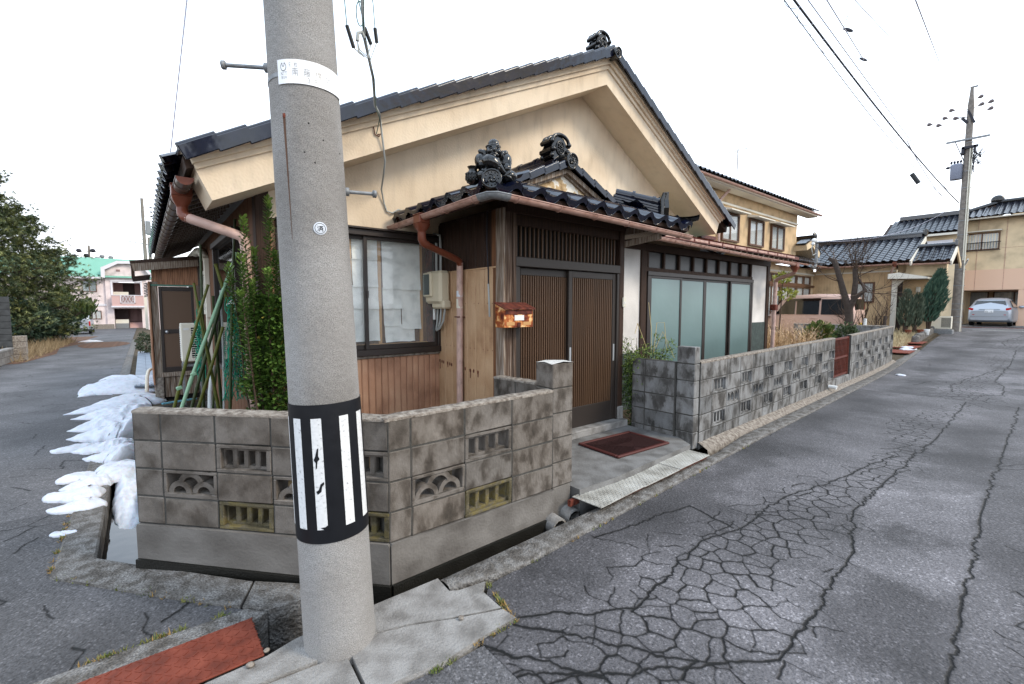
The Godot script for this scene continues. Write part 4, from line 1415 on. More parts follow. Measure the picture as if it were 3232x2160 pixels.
func make_house() -> void:
	var h := thing("house", "single-storey Japanese house with cream gable, brown siding and tiled porch", "house", V(4.9, 0, -8.0))
	# walls
	var gp := PackedVector2Array([W(0.9, 2.47), W(8.88, 2.47), W(8.88, 2.95), W(5.30, 4.90), W(0.9, 2.78)])
	piece("gable_wall", mb().prism(gp, Transform3D(I3, V(0, 0, -5.05)), 0.165), M.stucco, h)
	var body := mb()
	body.mm(V(0.9, -0.2, -13.0), V(8.9, 2.6, -12.9))
	body.mm(V(8.8, -0.2, -12.9), V(8.9, 3.0, -5.05))
	body.mm(V(0.9, -0.2, -12.9), V(0.98, 2.75, -5.0))
	piece("wall", body, M.wood, h)
	# rake boards: smooth board with its soffit, then three stepped mouldings
	var PK := W(5.30, 4.78)
	var L := W(0.48, 2.47)
	var R := W(8.56, 3.005)
	var sl := (PK.y - L.y) / (PK.x - L.x)
	var sr := (PK.y - R.y) / (R.x - PK.x)
	for side in [0, 1]:
		var E := L if side == 0 else R
		var s: float = sl if side == 0 else -sr
		var sg := -1.0 if side == 0 else 1.0
		var board := PackedVector2Array([E, PK, PK + W(0, 0.205), E + W(sg * 0.10, 0.27 + s * sg * 0.10)])
		piece("rake_board", mb().prism(board, Transform3D(I3, V(0, 0, -4.9)), 0.5), M.stucco, h)
		for k in 3:
			var y0 := 0.205 + k * 0.060
			var y1 := y0 + 0.062
			var e0 := E + W(sg * (0.10 + k * 0.02), 0.27 + s * sg * (0.10 + k * 0.02) + k * 0.044)
			var e1 := e0 + W(sg * 0.015, 0.046 + s * sg * 0.015)
			var mould := PackedVector2Array([e0, PK + W(0, y0), PK + W(0, y1), e1])
			piece("moulding", mb().prism(mould, Transform3D(I3, V(0, 0, -4.88)), 0.505 + k * 0.034), M.stucco, h)
	# main roof: deck, field of tiles, eave tiles, rake tiles, ridge
	var deck := mb()
	var top := PK + W(0, 0.39)
	var el := W(0.30, L.y + 0.27 + (0.30 - L.x) * sl + 0.125)
	var er := W(8.98, R.y + 0.27 - (8.98 - R.x) * sr + 0.125)
	deck.prism(PackedVector2Array([el, top, er, er + W(-0.02, -0.09), top + W(0, -0.12), el + W(0.02, -0.09)]), Transform3D(I3, V(0, 0, -13.3)), 8.9)
	var roof := piece("roof", deck, M.dark_wood, h)
	for side in [0, 1]:
		var e := el if side == 0 else er
		var down := V(e.x - top.x, e.y - top.y, 0)
		var bs := slope_basis(down)
		var o := V(top.x, top.y, -4.62)
		var field := mb().tint(Color(1, 1, 1))
		var ln := down.length()
		var rows := []
		var nz := 32 * 8
		for q in range(0, int(ln / 0.245) + 1):
			for lift in [0.0, 0.022]:
				var row := PackedVector3Array()
				for k in nz + 1:
					var along := -8.6 * k / nz
					var u := fposmod((along if side == 0 else -along) / 0.272, 1.0)
					row.append(o + bs.z * minf(q * 0.245 + (0.245 if lift > 0 else 0.0), ln) + V(0, 0, along) + bs.y * (wave(u) + 0.012 + lift))
				rows.append(row)
		if side == 1: rows.reverse()
		piece("tile_field", field.grid(rows), M.tile, roof).set_meta("kind", "stuff")
		for k in 31:
			put_tile("eave", V(e.x, e.y, -4.72 - k * 0.272) + bs.y * 0.03 - bs.z * 0.05, bs, roof, M.tile)
		var rt := rake_tile()
		var nr := int(ln / 0.25)
		for k in nr + 1:
			var c := o + bs.z * (0.13 + k * (ln - 0.25) / nr) + bs.y * 0.035
			c.z = -4.36
			var rb := bs * Basis(Vector3.RIGHT, 0.075)
			if side == 1:
				rb = rb * Basis.from_scale(V(-1, 1, 1))
			obj("rake_tile", rt, M.tile, roof, Transform3D(rb, c))
	var ridge := mb().tint(Color(1, 1, 1))
	for k in 4:
		ridge.mm(V(top.x - 0.16 + k * 0.015, top.y - 0.02 + k * 0.035, -13.3), V(top.x + 0.16 - k * 0.015, top.y + 0.012 + k * 0.035, -4.52), 0.005)
	ridge.tube([V(top.x, top.y + 0.13, -13.3), V(top.x, top.y + 0.13, -4.6)], 0.075, 12)
	piece("ridge", ridge, M.tile, roof)
	var ro := mb()
	ridge_end(ro, V(top.x - 0.01, top.y + 0.07, -4.47), 0.32, 0.29, 0.16)
	piece("ridge_ornament", ro, M.ornament, roof)
	var dc := mb()
	dc.tube([V(top.x, top.y - 0.02, -4.5), V(top.x, top.y - 0.035, -4.22)], 0.068, 14)
	face_disc(dc, V(top.x, top.y - 0.035, -4.2), 0.078, Basis(Vector3.RIGHT, 0.1))
	piece("round_end_tile", dc, M.ornament, roof)
	# left eave: rafters with pale ends, dark boarding, gutter, collector and downpipe
	var eave := piece("eave", mb().prism(PackedVector2Array([el + W(0.05, -0.13), W(0.95, el.y + 0.65 * sl - 0.13), W(0.95, el.y + 0.65 * sl - 0.11), el + W(0.05, -0.10)]), Transform3D(I3, V(0, 0, -13.2)), 8.5), M.dark_wood, h)
	for k in 28:
		var z := -4.98 - k * 0.3
		piece("rafter", mb().bar(V(0.38, el.y - 0.14 + 0.08 * sl, z), V(0.95, el.y - 0.14 + 0.65 * sl, z), 0.045, 0.055), M.weathered_wood, eave)
	var ga := V(0.315, 2.645, -4.50)
	var gb := V(0.30, 2.60, -13.0)
	var gl := piece("gutter", gutter_run([ga, ga.lerp(gb, 0.5), gb], 0.058), M.gutter_dark, h, "brown half-round gutter along the left eave")
	gutter_brackets(gl, ga, gb, 24, 0.058, M.gutter_dark)
	var cap := mb()
	var hp := PackedVector2Array()
	for k in 13:
		hp.append(Vector2.from_angle(PI + PI * k / 12.0) * 0.060)
	cap.prism(hp, Transform3D(I3, ga + V(0, 0, 0.0)), 0.006)
	piece("end_cap", cap, M.gutter_brown, gl)
	var dp := piece("downpipe", mb().tube([V(0.72, 2.22, -4.62), V(0.735, 2.16, -4.64), V(0.74, 1.6, -4.64), V(0.745, 0.0, -4.65)], 0.042, 12), M.pipe_pink, h, "pink downpipe at the left corner with a slanting arm")
	piece("collector", hopper(V(0.315, 2.56, -4.94), 0.15, 0.20), M.gutter_brown, dp)
	piece("elbow", mb().tube([V(0.315, 2.47, -4.94), V(0.315, 2.43, -4.93), V(0.33, 2.40, -4.90), V(0.36, 2.385, -4.87)], 0.045, 12), M.gutter_brown, dp)
	piece("slant_pipe", mb().tube([V(0.345, 2.39, -4.88), V(0.65, 2.26, -4.66), V(0.705, 2.235, -4.63), V(0.73, 2.19, -4.635)], 0.042, 12), M.pipe_pink, dp)
	# wall corner by the shrub: post, panel, frieze
	piece("corner_post", mb().mm(V(0.86, 0.0, -5.0), V(0.98, 2.72, -4.86), 0.006), M.dark_wood, h)
	for k in 2:
		piece("siding_strip", mb().tint(Color.WHITE).mm(V(0.985 + k * 0.09, 0.1, -4.96), V(1.07 + k * 0.09, 2.46, -4.892), 0.008), M.pink_siding, h)
	# the papered window
	make_front_window(h)
	# siding below the window
	var skirt := piece("lower_wall", mb().mm(V(0.98, -0.1, -5.05), V(2.83, 2.48, -5.0)), M.wood, h)
	for k in 22:
		var x := 1.155 + k * 0.0765
		piece("siding_strip", mb().tint(Color(1, 1, 1) * rng.randf_range(0.92, 1.04)).mm(V(x, 0.16, -4.99), V(x + 0.0735, 1.055, -4.888 - (k % 2) * 0.004), 0.01), M.pink_siding, skirt)
	piece("sill_drip", mb().mm(V(1.15, 1.055, -4.98), V(2.82, 1.085, -4.865), 0.006), M.coping, skirt)
	piece("foundation", mb().mm(V(0.93, -0.3, -5.0), V(2.82, 0.15, -4.91)), M.footing, skirt)
	make_porch(h)
	make_wing(h)
	make_left_side(h)


func make_front_window(h: Node3D) -> void:
	var w := Node3D.new()
	w.name = "paper_window"
	h.add_child(w)
	w.position = V(1.93, 1.1, -4.9) - h.position
	tag(w, "aluminium sliding window with white paper pasted on the screens behind")
	var f := mb()
	f.mm(V(1.03, 1.085, -5.0), V(2.84, 1.155, -4.83), 0.006)
	f.mm(V(1.03, 2.385, -5.0), V(2.84, 2.45, -4.83), 0.006)
	f.mm(V(1.03, 1.155, -5.0), V(1.085, 2.385, -4.84), 0.006)
	f.mm(V(2.775, 1.155, -5.0), V(2.84, 2.385, -4.84), 0.006)
	f.mm(V(1.02, 2.45, -4.99), V(2.85, 2.472, -4.80), 0.004)
	piece("frame", f, M.bronze, w)
	for k in 2:
		var x0 := 1.085 if k == 0 else 1.885
		var x1 := 1.93 if k == 0 else 2.775
		var z := -4.915 if k == 0 else -4.875
		var s := mb()
		s.mm(V(x0, 1.155, z - 0.012), V(x0 + 0.04, 2.385, z + 0.012), 0.003)
		s.mm(V(x1 - 0.035, 1.155, z - 0.012), V(x1, 2.385, z + 0.012), 0.003)
		s.mm(V(x0 + 0.04, 1.155, z - 0.012), V(x1 - 0.035, 1.205, z + 0.012), 0.003)
		s.mm(V(x0 + 0.04, 2.35, z - 0.012), V(x1 - 0.035, 2.385, z + 0.012), 0.003)
		piece("sash", s, M.bronze, w)
		piece("pane", mb().mm(V(x0 + 0.04, 1.205, z - 0.002), V(x1 - 0.035, 2.35, z + 0.002)), M.glass, w)
	piece("catch", mb().mm(V(1.9, 1.72, -4.862), V(1.925, 1.80, -4.845), 0.004), M.bronze, w)
	# wooden screens just behind the glass, papered in sheets that have come loose
	var lat := mb()
	for x in [1.10, 1.42, 1.75, 2.08, 2.60, 2.745]:
		lat.mm(V(x, 1.16, -5.0), V(x + 0.04, 2.39, -4.97), 0.003)
	for y in [1.155, 2.36]:
		lat.mm(V(1.08, y, -5.0), V(2.78, y + 0.05, -4.975))
	piece("screen_frame", lat, M.shoji_wood, w)
	piece("screen_back", mb().mm(V(1.04, 1.1, -5.045), V(2.82, 2.44, -5.03)), M.dim_room, w)
	piece("screen_post", mb().mm(V(2.70, 1.16, -5.02), V(2.775, 2.39, -4.965), 0.004), M.rust_dark, w)
	for q in [[1.10, 1.42, 2.38, 1.95], [1.42, 1.76, 2.38, 2.08], [1.10, 1.42, 1.98, 1.52], [1.44, 1.77, 2.09, 1.72], [1.10, 1.43, 1.56, 1.2], [1.43, 1.76, 1.76, 1.22], [1.79, 2.075, 2.38, 2.14], [1.79, 2.075, 2.15, 1.84], [1.79, 2.08, 1.86, 1.6], [1.79, 2.085, 1.61, 1.24], [2.13, 2.37, 2.39, 1.82], [2.36, 2.6, 2.38, 1.82], [2.13, 2.36, 1.84, 1.6], [2.36, 2.6, 1.835, 1.36], [2.14, 2.35, 1.6, 1.40], [2.15, 2.44, 1.42, 1.22], [2.42, 2.52, 1.44, 1.22]]:
		var b := mb()
		var rows := []
		var sd := rng.randf() * 100
		for j in 9:
			var fy := j / 8.0
			var row := PackedVector3Array()
			for i in 7:
				var fx := i / 6.0
				var curl := 0.02 * pow(fy, 5) * (0.3 + absf(noise_a.get_noise_2d(sd * 40, fx * 30)) * 2.0)
				var zz := -4.966 + noise_a.get_noise_2d(sd * 30 + fx * 45, fy * 60) * 0.007 + curl + (0.006 * fy)
				row.append(V(lerpf(q[0], q[1], fx), lerpf(q[2], q[3], fy) + noise_a.get_noise_2d(sd, fx * 50) * 0.012 * fy, minf(zz, -4.93)))
			row.reverse()
			rows.append(row)
		b.grid(rows)
		piece("paper_sheet", b, M.paper, w)


func make_left_side(h: Node3D) -> void:
	# the wall along the lane: board siding, dark sliding window, white window with its shutter box
	var s := piece("side_wall", mb().mm(V(0.87, 0.0, -13.0), V(0.9, 0.12, -5.0)), M.footing, h)
	for k in 34:
		var z := -5.02 - k * 0.235
		var y1 := 2.7
		piece("board", mb().tint(Color(1, 1, 1) * rng.randf_range(0.8, 1.15)).mm(V(0.868, 0.12, z - 0.228), V(0.9, y1, z), 0.006), M.wood, s)
	for q in [[-5.75, -7.65, 0.84, 2.42]]:
		piece("shutter_frame", mb().mm(V(0.80, q[2], q[1]), V(0.868, q[3], q[1] + 0.07), 0.004).mm(V(0.80, q[2], q[0] - 0.07), V(0.868, q[3], q[0]), 0.004).mm(V(0.78, q[3], q[1]), V(0.868, q[3] + 0.07, q[0]), 0.004).mm(V(0.80, q[2] - 0.06, q[1]), V(0.868, q[2], q[0]), 0.004), M.bronze, s)
		piece("dark_pane", mb().mm(V(0.835, q[2], q[1] + 0.07), V(0.86, q[3], q[0] - 0.07)), M.car_glass, s)
	var wf := mb()
	wf.mm(V(0.80, 1.45, -8.86), V(0.868, 2.40, -8.74), 0.006)
	wf.mm(V(0.80, 0.75, -8.86), V(0.868, 1.45, -8.77), 0.006)
	wf.mm(V(0.82, 1.50, -9.7), V(0.868, 1.56, -8.86), 0.004)
	wf.mm(V(0.82, 2.16, -9.7), V(0.868, 2.22, -8.86), 0.004)
	for z in [-9.1, -9.4]:
		wf.mm(V(0.83, 1.56, z - 0.03), V(0.868, 2.16, z), 0.004)
	piece("white_window_frame", wf, M.offwhite, s)
	piece("window_pane", mb().mm(V(0.845, 1.55, -9.7), V(0.872, 2.17, -8.86)), M.bg_glass, s)
	piece("duct", mb().tube([V(0.82, 2.40, -8.80), V(0.79, 2.50, -8.9), V(0.77, 2.55, -9.3), V(0.76, 2.54, -10.4), V(0.74, 2.5, -10.9)], 0.062, 10), M.offwhite, s)
	piece("waste_pipe", mb().tube([V(0.78, 0.75, -8.0), V(0.70, 0.4, -7.7), V(0.62, 0.12, -7.0)], 0.03, 8), M.cable_grey, s)


func make_porch(h: Node3D) -> void:
	var X0 := 2.82
	var X1 := 4.735
	var ZF := -3.6
	# left wall of the porch in two tiers of ribbed siding
	var lw := piece("porch_wall", mb().mm(V(X0 + 0.012, -0.2, -4.9), V(X0 + 0.08, 2.62, ZF - 0.1)), M.dark_wood, h)
	for k in 15:
		var z := -4.895 + k * 0.0805
		var sh := rng.randf_range(0.93, 1.06)
		piece("siding_strip", mb().tint(Color(1, 1, 1) * sh).mm(V(X0 - 0.012 - (k % 2) * 0.005, 0.2, z), V(X0 + 0.014, 2.02, z + 0.0785), 0.007), M.siding, lw)
		piece("upper_board", mb().tint(Color(1, 1, 1) * sh).mm(V(X0 - 0.002 - (k % 2) * 0.005, 2.035, z), V(X0 + 0.014, 2.60, z + 0.0785), 0.007), M.dark_wood, lw)
	piece("rail", mb().mm(V(X0 - 0.016, 2.018, -4.9), V(X0 + 0.014, 2.036, -3.7), 0.003), M.siding, lw)
	piece("seam", mb().mm(V(X0 - 0.026, 0.2, -4.375), V(X0, 2.03, -4.345), 0.004), M.dark_wood, lw)
	# rust runs from the nail heads
	var nails := mb()
	for q in [[-4.86, 0.97], [-4.81, 0.965], [-4.77, 0.96], [-4.68, 0.955], [-4.63, 0.95], [-4.59, 0.945], [-4.30, 0.93], [-4.2, 0.92], [-4.13, 0.92], [-4.05, 0.915]]:
		nails.ball(V(X0 - 0.017, q[1], q[0]), V(0.005, 0.022, 0.014), I3, 8, 5)
		nails.mm(V(X0 - 0.0165, q[1] - rng.randf_range(0.04, 0.11), q[0] - 0.006), V(X0 - 0.012, q[1], q[0] + 0.004))
	for k in 14:
		for y in [1.17, 1.66]:
			if rng.randf() < 0.6:
				nails.ball(V(X0 - 0.017, y, -4.86 + k * 0.083), Vector3.ONE * 0.005, I3, 6, 4)
	piece("rusty_nail", nails, M.rust_dark, lw).set_meta("kind", "stuff")
	# corner boards
	var cb := piece("corner_post", mb().mm(V(X0 + 0.01, 0.1, ZF - 0.12), V(X0 + 0.105, 2.62, ZF), 0.008), M.aged_wood, h)
	piece("corner_board", mb().mm(V(X0 - 0.022, 0.1, -3.72), V(X0 + 0.01, 2.6, ZF + 0.008), 0.006), M.weathered_wood, cb)
	piece("corner_board", mb().mm(V(X0 - 0.014, 0.1, -3.80), V(X0 + 0.009, 2.6, -3.725), 0.006), M.wood, cb)
	piece("corner_board", mb().mm(V(X0 + 0.108, 0.1, ZF - 0.12), V(X0 + 0.15, 2.6, ZF + 0.006), 0.006), M.aged_wood, cb)
	piece("right_post", mb().mm(V(4.645, 0.22, ZF - 0.12), V(X1, 2.6, ZF), 0.008), M.dark_wood, h)
	piece("post_stone", mb().mm(V(4.64, 0.06, ZF - 0.12), V(X1 + 0.015, 0.36, ZF + 0.012), 0.012), M.slab, h)
	piece("right_wall", mb().mm(V(X1 - 0.08, 0.0, -4.9), V(X1, 2.62, ZF - 0.12)), M.pale_stucco, h)
	# head of the porch: beam, dark plaster panel, lattice, lintel
	piece("beam", mb().mm(V(X0 + 0.02, 2.56, ZF - 0.14), V(X1, 2.68, ZF + 0.012), 0.006), M.dark_wood, h)
	piece("soffit_panel", mb().mm(V(2.4, 2.665, -3.6), V(5.15, 2.68, -3.13)), M.board_wall, h)
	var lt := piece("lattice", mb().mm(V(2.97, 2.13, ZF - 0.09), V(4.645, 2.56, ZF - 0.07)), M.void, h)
	piece("lattice_head", mb().mm(V(2.97, 2.45, ZF - 0.07), V(4.645, 2.56, ZF - 0.02), 0.004), M.dark_wood, lt)
	for k in 27:
		var x := 3.0 + k * 0.0605
		piece("slat", mb().tint(Color(1, 1, 1) * rng.randf_range(0.7, 1.05)).mm(V(x, 2.135, ZF - 0.062), V(x + 0.016, 2.455, ZF - 0.036), 0.003), M.slat, lt)
	piece("lintel", mb().mm(V(2.965, 2.035, ZF - 0.12), V(4.65, 2.135, ZF + 0.004), 0.006), M.door_bronze, h)
	piece("jamb", mb().mm(V(2.968, 0.2, ZF - 0.12), V(3.025, 2.035, ZF - 0.005), 0.005), M.door_bronze, h)
	piece("jamb", mb().mm(V(4.605, 0.2, ZF - 0.12), V(4.647, 2.035, ZF - 0.005), 0.005), M.door_bronze, h)
	for k in 2:
		var x0 := 3.025 if k == 0 else 3.765
		var x1 := 3.845 if k == 0 else 4.605
		var z := ZF - 0.085 if k == 0 else ZF - 0.045
		var d := Node3D.new()
		d.name = "sliding_door"
		h.add_child(d, true)
		d.position = V((x0 + x1) / 2, 0.2, z) - h.position
		tag(d, "left slatted door leaf, set behind the other" if k == 0 else "right slatted door leaf with two metal pulls, in front")
		var f := mb()
		f.mm(V(x0, 0.205, z - 0.018), V(x0 + 0.06, 2.03, z + 0.018), 0.004)
		f.mm(V(x1 - 0.06, 0.205, z - 0.018), V(x1, 2.03, z + 0.018), 0.004)
		f.mm(V(x0 + 0.06, 0.205, z - 0.018), V(x1 - 0.06, 0.45, z + 0.016), 0.004)
		f.mm(V(x0 + 0.06, 1.955, z - 0.018), V(x1 - 0.06, 2.03, z + 0.016), 0.004)
		piece("frame", f, M.door_bronze, d)
		piece("infill", mb().mm(V(x0 + 0.06, 0.45, z - 0.016), V(x1 - 0.06, 1.955, z - 0.010)), M.tan_infill, d)
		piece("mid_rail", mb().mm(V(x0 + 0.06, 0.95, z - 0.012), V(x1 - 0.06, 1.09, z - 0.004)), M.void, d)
		var n := 21
		for i in n:
			var x := lerpf(x0 + 0.07, x1 - 0.088, float(i) / (n - 1))
			piece("slat", mb().tint(Color(1, 1, 1) * rng.randf_range(0.85, 1.1)).mm(V(x, 0.45, z - 0.008), V(x + 0.017, 1.957, z + 0.014), 0.003), M.slat, d)
		if k == 1:
			for x in [x0 + 0.018, x1 - 0.042]:
				piece("pull", mb().mm(V(x, 0.95, z + 0.017), V(x + 0.026, 1.16, z + 0.021), 0.002), M.steel, d)
	make_porch_roof(h)
	# clapped-out cable on the porch wall
	piece("wall_cable", mb().tube([V(X0 - 0.02, 2.6, -3.86), V(X0 - 0.03, 2.3, -3.86), V(X0 - 0.026, 2.0, -3.84), V(X0 - 0.024, 1.85, -3.84)], 0.007, 6), M.cable_dark, h)
	piece("conduit", mb().tube([V(X0 - 0.024, 1.86, -3.84), V(X0 - 0.024, 1.52, -3.82)], 0.010, 8), M.cable_grey, h)


func make_porch_roof(h: Node3D) -> void:
	var C := V(2.28, 2.605, -3.07)      # front left corner of the eaves, at the tile line
	var D := V(5.28, 2.595, -3.07)
	var A := V(2.93, 2.86, -3.72)      # top of the left hip
	var B := V(4.63, 2.85, -3.72)
	var P := V(3.78, 3.20, -3.70)       # peak of the little gable
	var zb := -4.9
	var deck := mb()
	# skirt in front, two lower side slopes, two upper slopes
	var lo := V(0, -0.045, 0)
	for q in [[C, D, B, A], [V(C.x, C.y, zb), C, A, V(A.x, A.y, zb)], [D, V(D.x, D.y, zb), V(B.x, B.y, zb), B], [V(A.x, A.y, zb), A, P, V(P.x, P.y, zb)], [B, V(B.x, B.y, zb), V(P.x, P.y, zb), P]]:
		var m0: Vector3 = (q[0] + q[2]) * 0.5
		deck.out_quad(q[0], q[1], q[2], q[3], m0 - Vector3.UP)
		deck.out_quad(q[0] + lo, q[1] + lo, q[2] + lo, q[3] + lo, m0 + Vector3.UP)
		deck.out_quad(q[0], q[1], q[1] + lo, q[0] + lo, m0)
	var roof := piece("porch_roof", deck, M.dark_wood, h)
	# fascia boards under the tiles
	piece("fascia", mb().mm(V(2.34, 2.53, -3.16), V(5.22, 2.58, -3.13)), M.dark_wood, roof)
	piece("fascia", mb().mm(V(2.35, 2.53, -4.88), V(2.38, 2.58, -3.13)), M.dark_wood, roof)
	piece("plaster_soffit", mb().prism(PackedVector2Array([W(4.75, 2.52), W(5.2, 2.545), W(5.2, 2.565), W(4.75, 2.6)]), Transform3D(I3, V(0, 0, -4.35)), 1.15), M.weathered_wood, roof)
	piece("eave_arm", mb().bar(V(4.74, 2.40, -3.66), V(5.05, 2.50, -3.3), 0.06, 0.07), M.weathered_wood, roof)
	# front skirt: rows of pantiles
	var bs := slope_basis(V(0, A.y - C.y, A.z - C.z) * -1.0)
	var run := W(A.y - C.y, A.z - C.z).length()
	for r in 2:
		for k in 11:
			var x := 2.42 + k * 0.272
			var f := r * 0.235
			var c := V(x, lerpf(C.y, A.y, f / run), lerpf(C.z, A.z, f / run))
			var t := f / run * 0.65
			if x < C.x + t - 0.02 or x > D.x - t + 0.02: continue
			put_tile("eave" if r == 0 else "field", c - bs.z * 0.11 + bs.y * 0.012, bs, roof, M.tile)
	# left side slope
	bs = slope_basis(V(C.x - A.x, C.y - A.y, 0))
	run = W(C.x - A.x, C.y - A.y).length()
	for r in 3:
		for k in 7:
			var z := -3.22 - k * 0.272
			var f := r * 0.235
			if -z - 3.07 < f / run * 0.65 - 0.02: continue
			put_tile("eave" if r == 0 else "field", V(lerpf(C.x, A.x, f / run), lerpf(C.y, A.y, f / run), z) - bs.z * 0.11 + bs.y * 0.012, bs, roof, M.tile)
	# right side slope
	bs = slope_basis(V(D.x - B.x, D.y - B.y, 0))
	for r in 3:
		for k in 7:
			var z := -3.22 - k * 0.272
			var f := r * 0.235
			if -z - 3.07 < f / run * 0.65 - 0.02: continue
			put_tile("eave" if r == 0 else "field", V(lerpf(D.x, B.x, f / run), lerpf(D.y, B.y, f / run), z) - bs.z * 0.11 + bs.y * 0.012, bs, roof, M.tile)
	# upper slopes
	for sd in [-1, 1]:
		var e: Vector3 = A if sd < 0 else B
		bs = slope_basis(V(e.x - P.x, e.y - P.y, 0))
		for r in 4:
			for k in 4:
				put_tile("field", e.lerp(P, r / 4.0) * V(1, 1, 0) + V(0, 0, -3.92 - k * 0.272) - bs.z * 0.08 + bs.y * 0.012, bs, roof, M.tile)
		# rake tiles of the little gable
		var rt := rake_tile()
		for k in 4:
			var c := P.lerp(e, (k + 0.42) / 4.0) + V(0, 0.04, 0)
			c.z = -3.74
			var rb := bs * Basis(Vector3.RIGHT, 0.09)
			if sd > 0: rb = rb * Basis.from_scale(V(-1, 1, 1))
			obj("rake_tile", rt, M.tile, roof, Transform3D(rb * Basis.from_scale(V(1, 0.62, 0.92)), c))
		# weathered barge board, worn plaster strip
		var p0 := P + V(0, -0.055, 0.0)
		var p1 := e + V(0, -0.055, 0.0)
		piece("barge_board", mb().bar(p0 + V(0, 0, -0.0), p1 + V(0, 0, -0.0), 0.05, 0.05), M.weathered_wood, roof)
		piece("inner_board", mb().bar(p0 + V(0, -0.03, -0.03), p1 + V(-sd * 0.05, -0.03, -0.03), 0.03, 0.03), M.weathered_wood, roof)
	piece("gable_plaster", mb().prism(PackedVector2Array([W(A.x + 0.12, 2.87), W(B.x - 0.12, 2.86), W(P.x, P.y - 0.06)]), Transform3D(I3, V(0, 0, -3.80)), 0.05), M.plaster_worn, roof)
	piece("plaster_flake", mb().box(V(4.36, 2.94, -3.785), V(0.16, 0.05, 0.02), Basis(V(0, 0, 1), -0.25), 0.006), M.plaster_white, roof)
	piece("noshi_course", mb().tint(Color.WHITE).mm(V(A.x + 0.02, 2.862, -3.80), V(B.x - 0.02, 2.888, -3.72), 0.008), M.tile, roof)
	piece("noshi_course", mb().tint(Color.WHITE).mm(V(A.x + 0.05, 2.888, -3.82), V(B.x - 0.05, 2.9, -3.735), 0.006), M.tile, roof)
	# ridge of the little gable
	var rd := mb().tint(Color.WHITE)
	for k in 2:
		rd.mm(V(P.x - 0.13 + k * 0.02, P.y + 0.03 + k * 0.03, -4.88), V(P.x + 0.13 - k * 0.02, P.y + 0.058 + k * 0.03, -3.78), 0.005)
	rd.tube([V(P.x, P.y + 0.12, -4.88), V(P.x, P.y + 0.115, -3.9)], 0.07, 12)
	for z in [-4.5, -4.2, -3.95]:
		rd.tube([V(P.x, P.y + 0.118, z), V(P.x, P.y + 0.118, z + 0.05)], 0.08, 12)
	piece("ridge", rd, M.tile, roof)
	var ro := mb()
	ridge_end(ro, V(P.x, P.y + 0.095, -3.80), 0.32, 0.28, 0.15)
	piece("ridge_ornament", ro, M.ornament, roof, "crest ornament with an oval medallion on the little gable")
	var dc := mb()
	dc.tube([V(P.x, P.y + 0.07, -3.9), V(P.x, P.y + 0.035, -3.62)], 0.075, 14)
	face_disc(dc, V(P.x, P.y + 0.03, -3.6), 0.088, Basis(Vector3.RIGHT, 0.1))
	piece("round_end_tile", dc, M.ornament, roof)
	# left hip: cover tile, mortar, round end
	var hip := (A - C)
	var hn := hip.normalized()
	var hp := mb().tint(Color.WHITE)
	hp.tube([C + hn * 0.45 + Vector3.UP * 0.07, C + hip + Vector3.UP * 0.06], [0.085, 0.08], 12)
	piece("hip_tile", hp, M.tile, roof)
	piece("hip_mortar", mb().tube([C + hn * 0.36 + Vector3.UP * 0.085, C + hn * 0.52 + Vector3.UP * 0.095, C + hn * 0.56 + Vector3.UP * 0.09], [0.095, 0.088, 0.07], 10), M.plaster_white, roof)
	var he := mb()
	var od := V(-0.62, 0.12, 0.78).normalized()
	var ob := Basis(Vector3.UP.cross(od).normalized(), od.cross(Vector3.UP.cross(od).normalized()), od)
	face_disc(he, C + V(0.0, 0.06, -0.01) + od * 0.02, 0.085, ob)
	piece("round_end_tile", he, M.ornament, roof)
	make_figure(roof, C + V(0.105, 0.06, -0.13))
	# right hip: stacked courses, cap and flared end tile
	var hip2 := (B - D)
	var h2 := hip2.normalized()
	var rh := mb().tint(Color.WHITE)
	for k in 4:
		rh.bar(D + h2 * (0.34 + k * 0.012) + Vector3.UP * (0.05 + k * 0.032), D + hip2 * 1.0 + Vector3.UP * (0.05 + k * 0.032), 0.2 - k * 0.016, 0.026, Vector3.UP, 0.004)
	rh.tube([D + h2 * 0.34 + Vector3.UP * 0.205, D + hip2 * 0.97 + Vector3.UP * 0.19], 0.06, 12)
	for f in [0.45, 0.72]:
		rh.tube([D + hip2 * f + Vector3.UP * 0.203, D + hip2 * (f + 0.04) + Vector3.UP * 0.203], 0.07, 12)
	piece("hip_ridge", rh, M.tile, roof)
	var fl := mb()
	var fx := -h2 * V(1, 0, 1)
	fx = fx.normalized()
	var fbs := Basis(Vector3.UP.cross(fx), Vector3.UP, fx)
	var prof := PackedVector2Array([W(-0.13, 0.0), W(-0.15, 0.1), W(-0.115, 0.2), W(-0.12, 0.29), W(-0.06, 0.26), W(0, 0.30), W(0.06, 0.26), W(0.12, 0.29), W(0.115, 0.2), W(0.15, 0.1), W(0.13, 0.0)])
	fl.prism(prof, Transform3D(fbs, D + h2 * 0.33 + Vector3.UP * 0.03), 0.05)
	for s in [-1, 1]:
		fl.tube([D + h2 * 0.36 + fbs * V(s * 0.13, 0.03, 0), D + h2 * 0.36 + fbs * V(s * 0.14, 0.13, 0), D + h2 * 0.36 + fbs * V(s * 0.115, 0.22, 0), D + h2 * 0.36 + fbs * V(s * 0.12, 0.30, 0.03)], 0.028, 8)
	piece("hip_end_tile", fl, M.ornament, roof)
	var up := mb()
	var rows := []
	for i in 7:
		var f := i / 6.0
		var o := D + h2 * (0.28 - f * 0.40) + Vector3.UP * (0.03 + 0.11 * f * f)
		var row := PackedVector3Array()
		for j in 7:
			var s := j / 6.0 - 0.5
			row.append(o + fbs.x * s * 0.2 * (1.0 - f * 0.45) + Vector3.UP * (s * s * 0.16))
		rows.append(row)
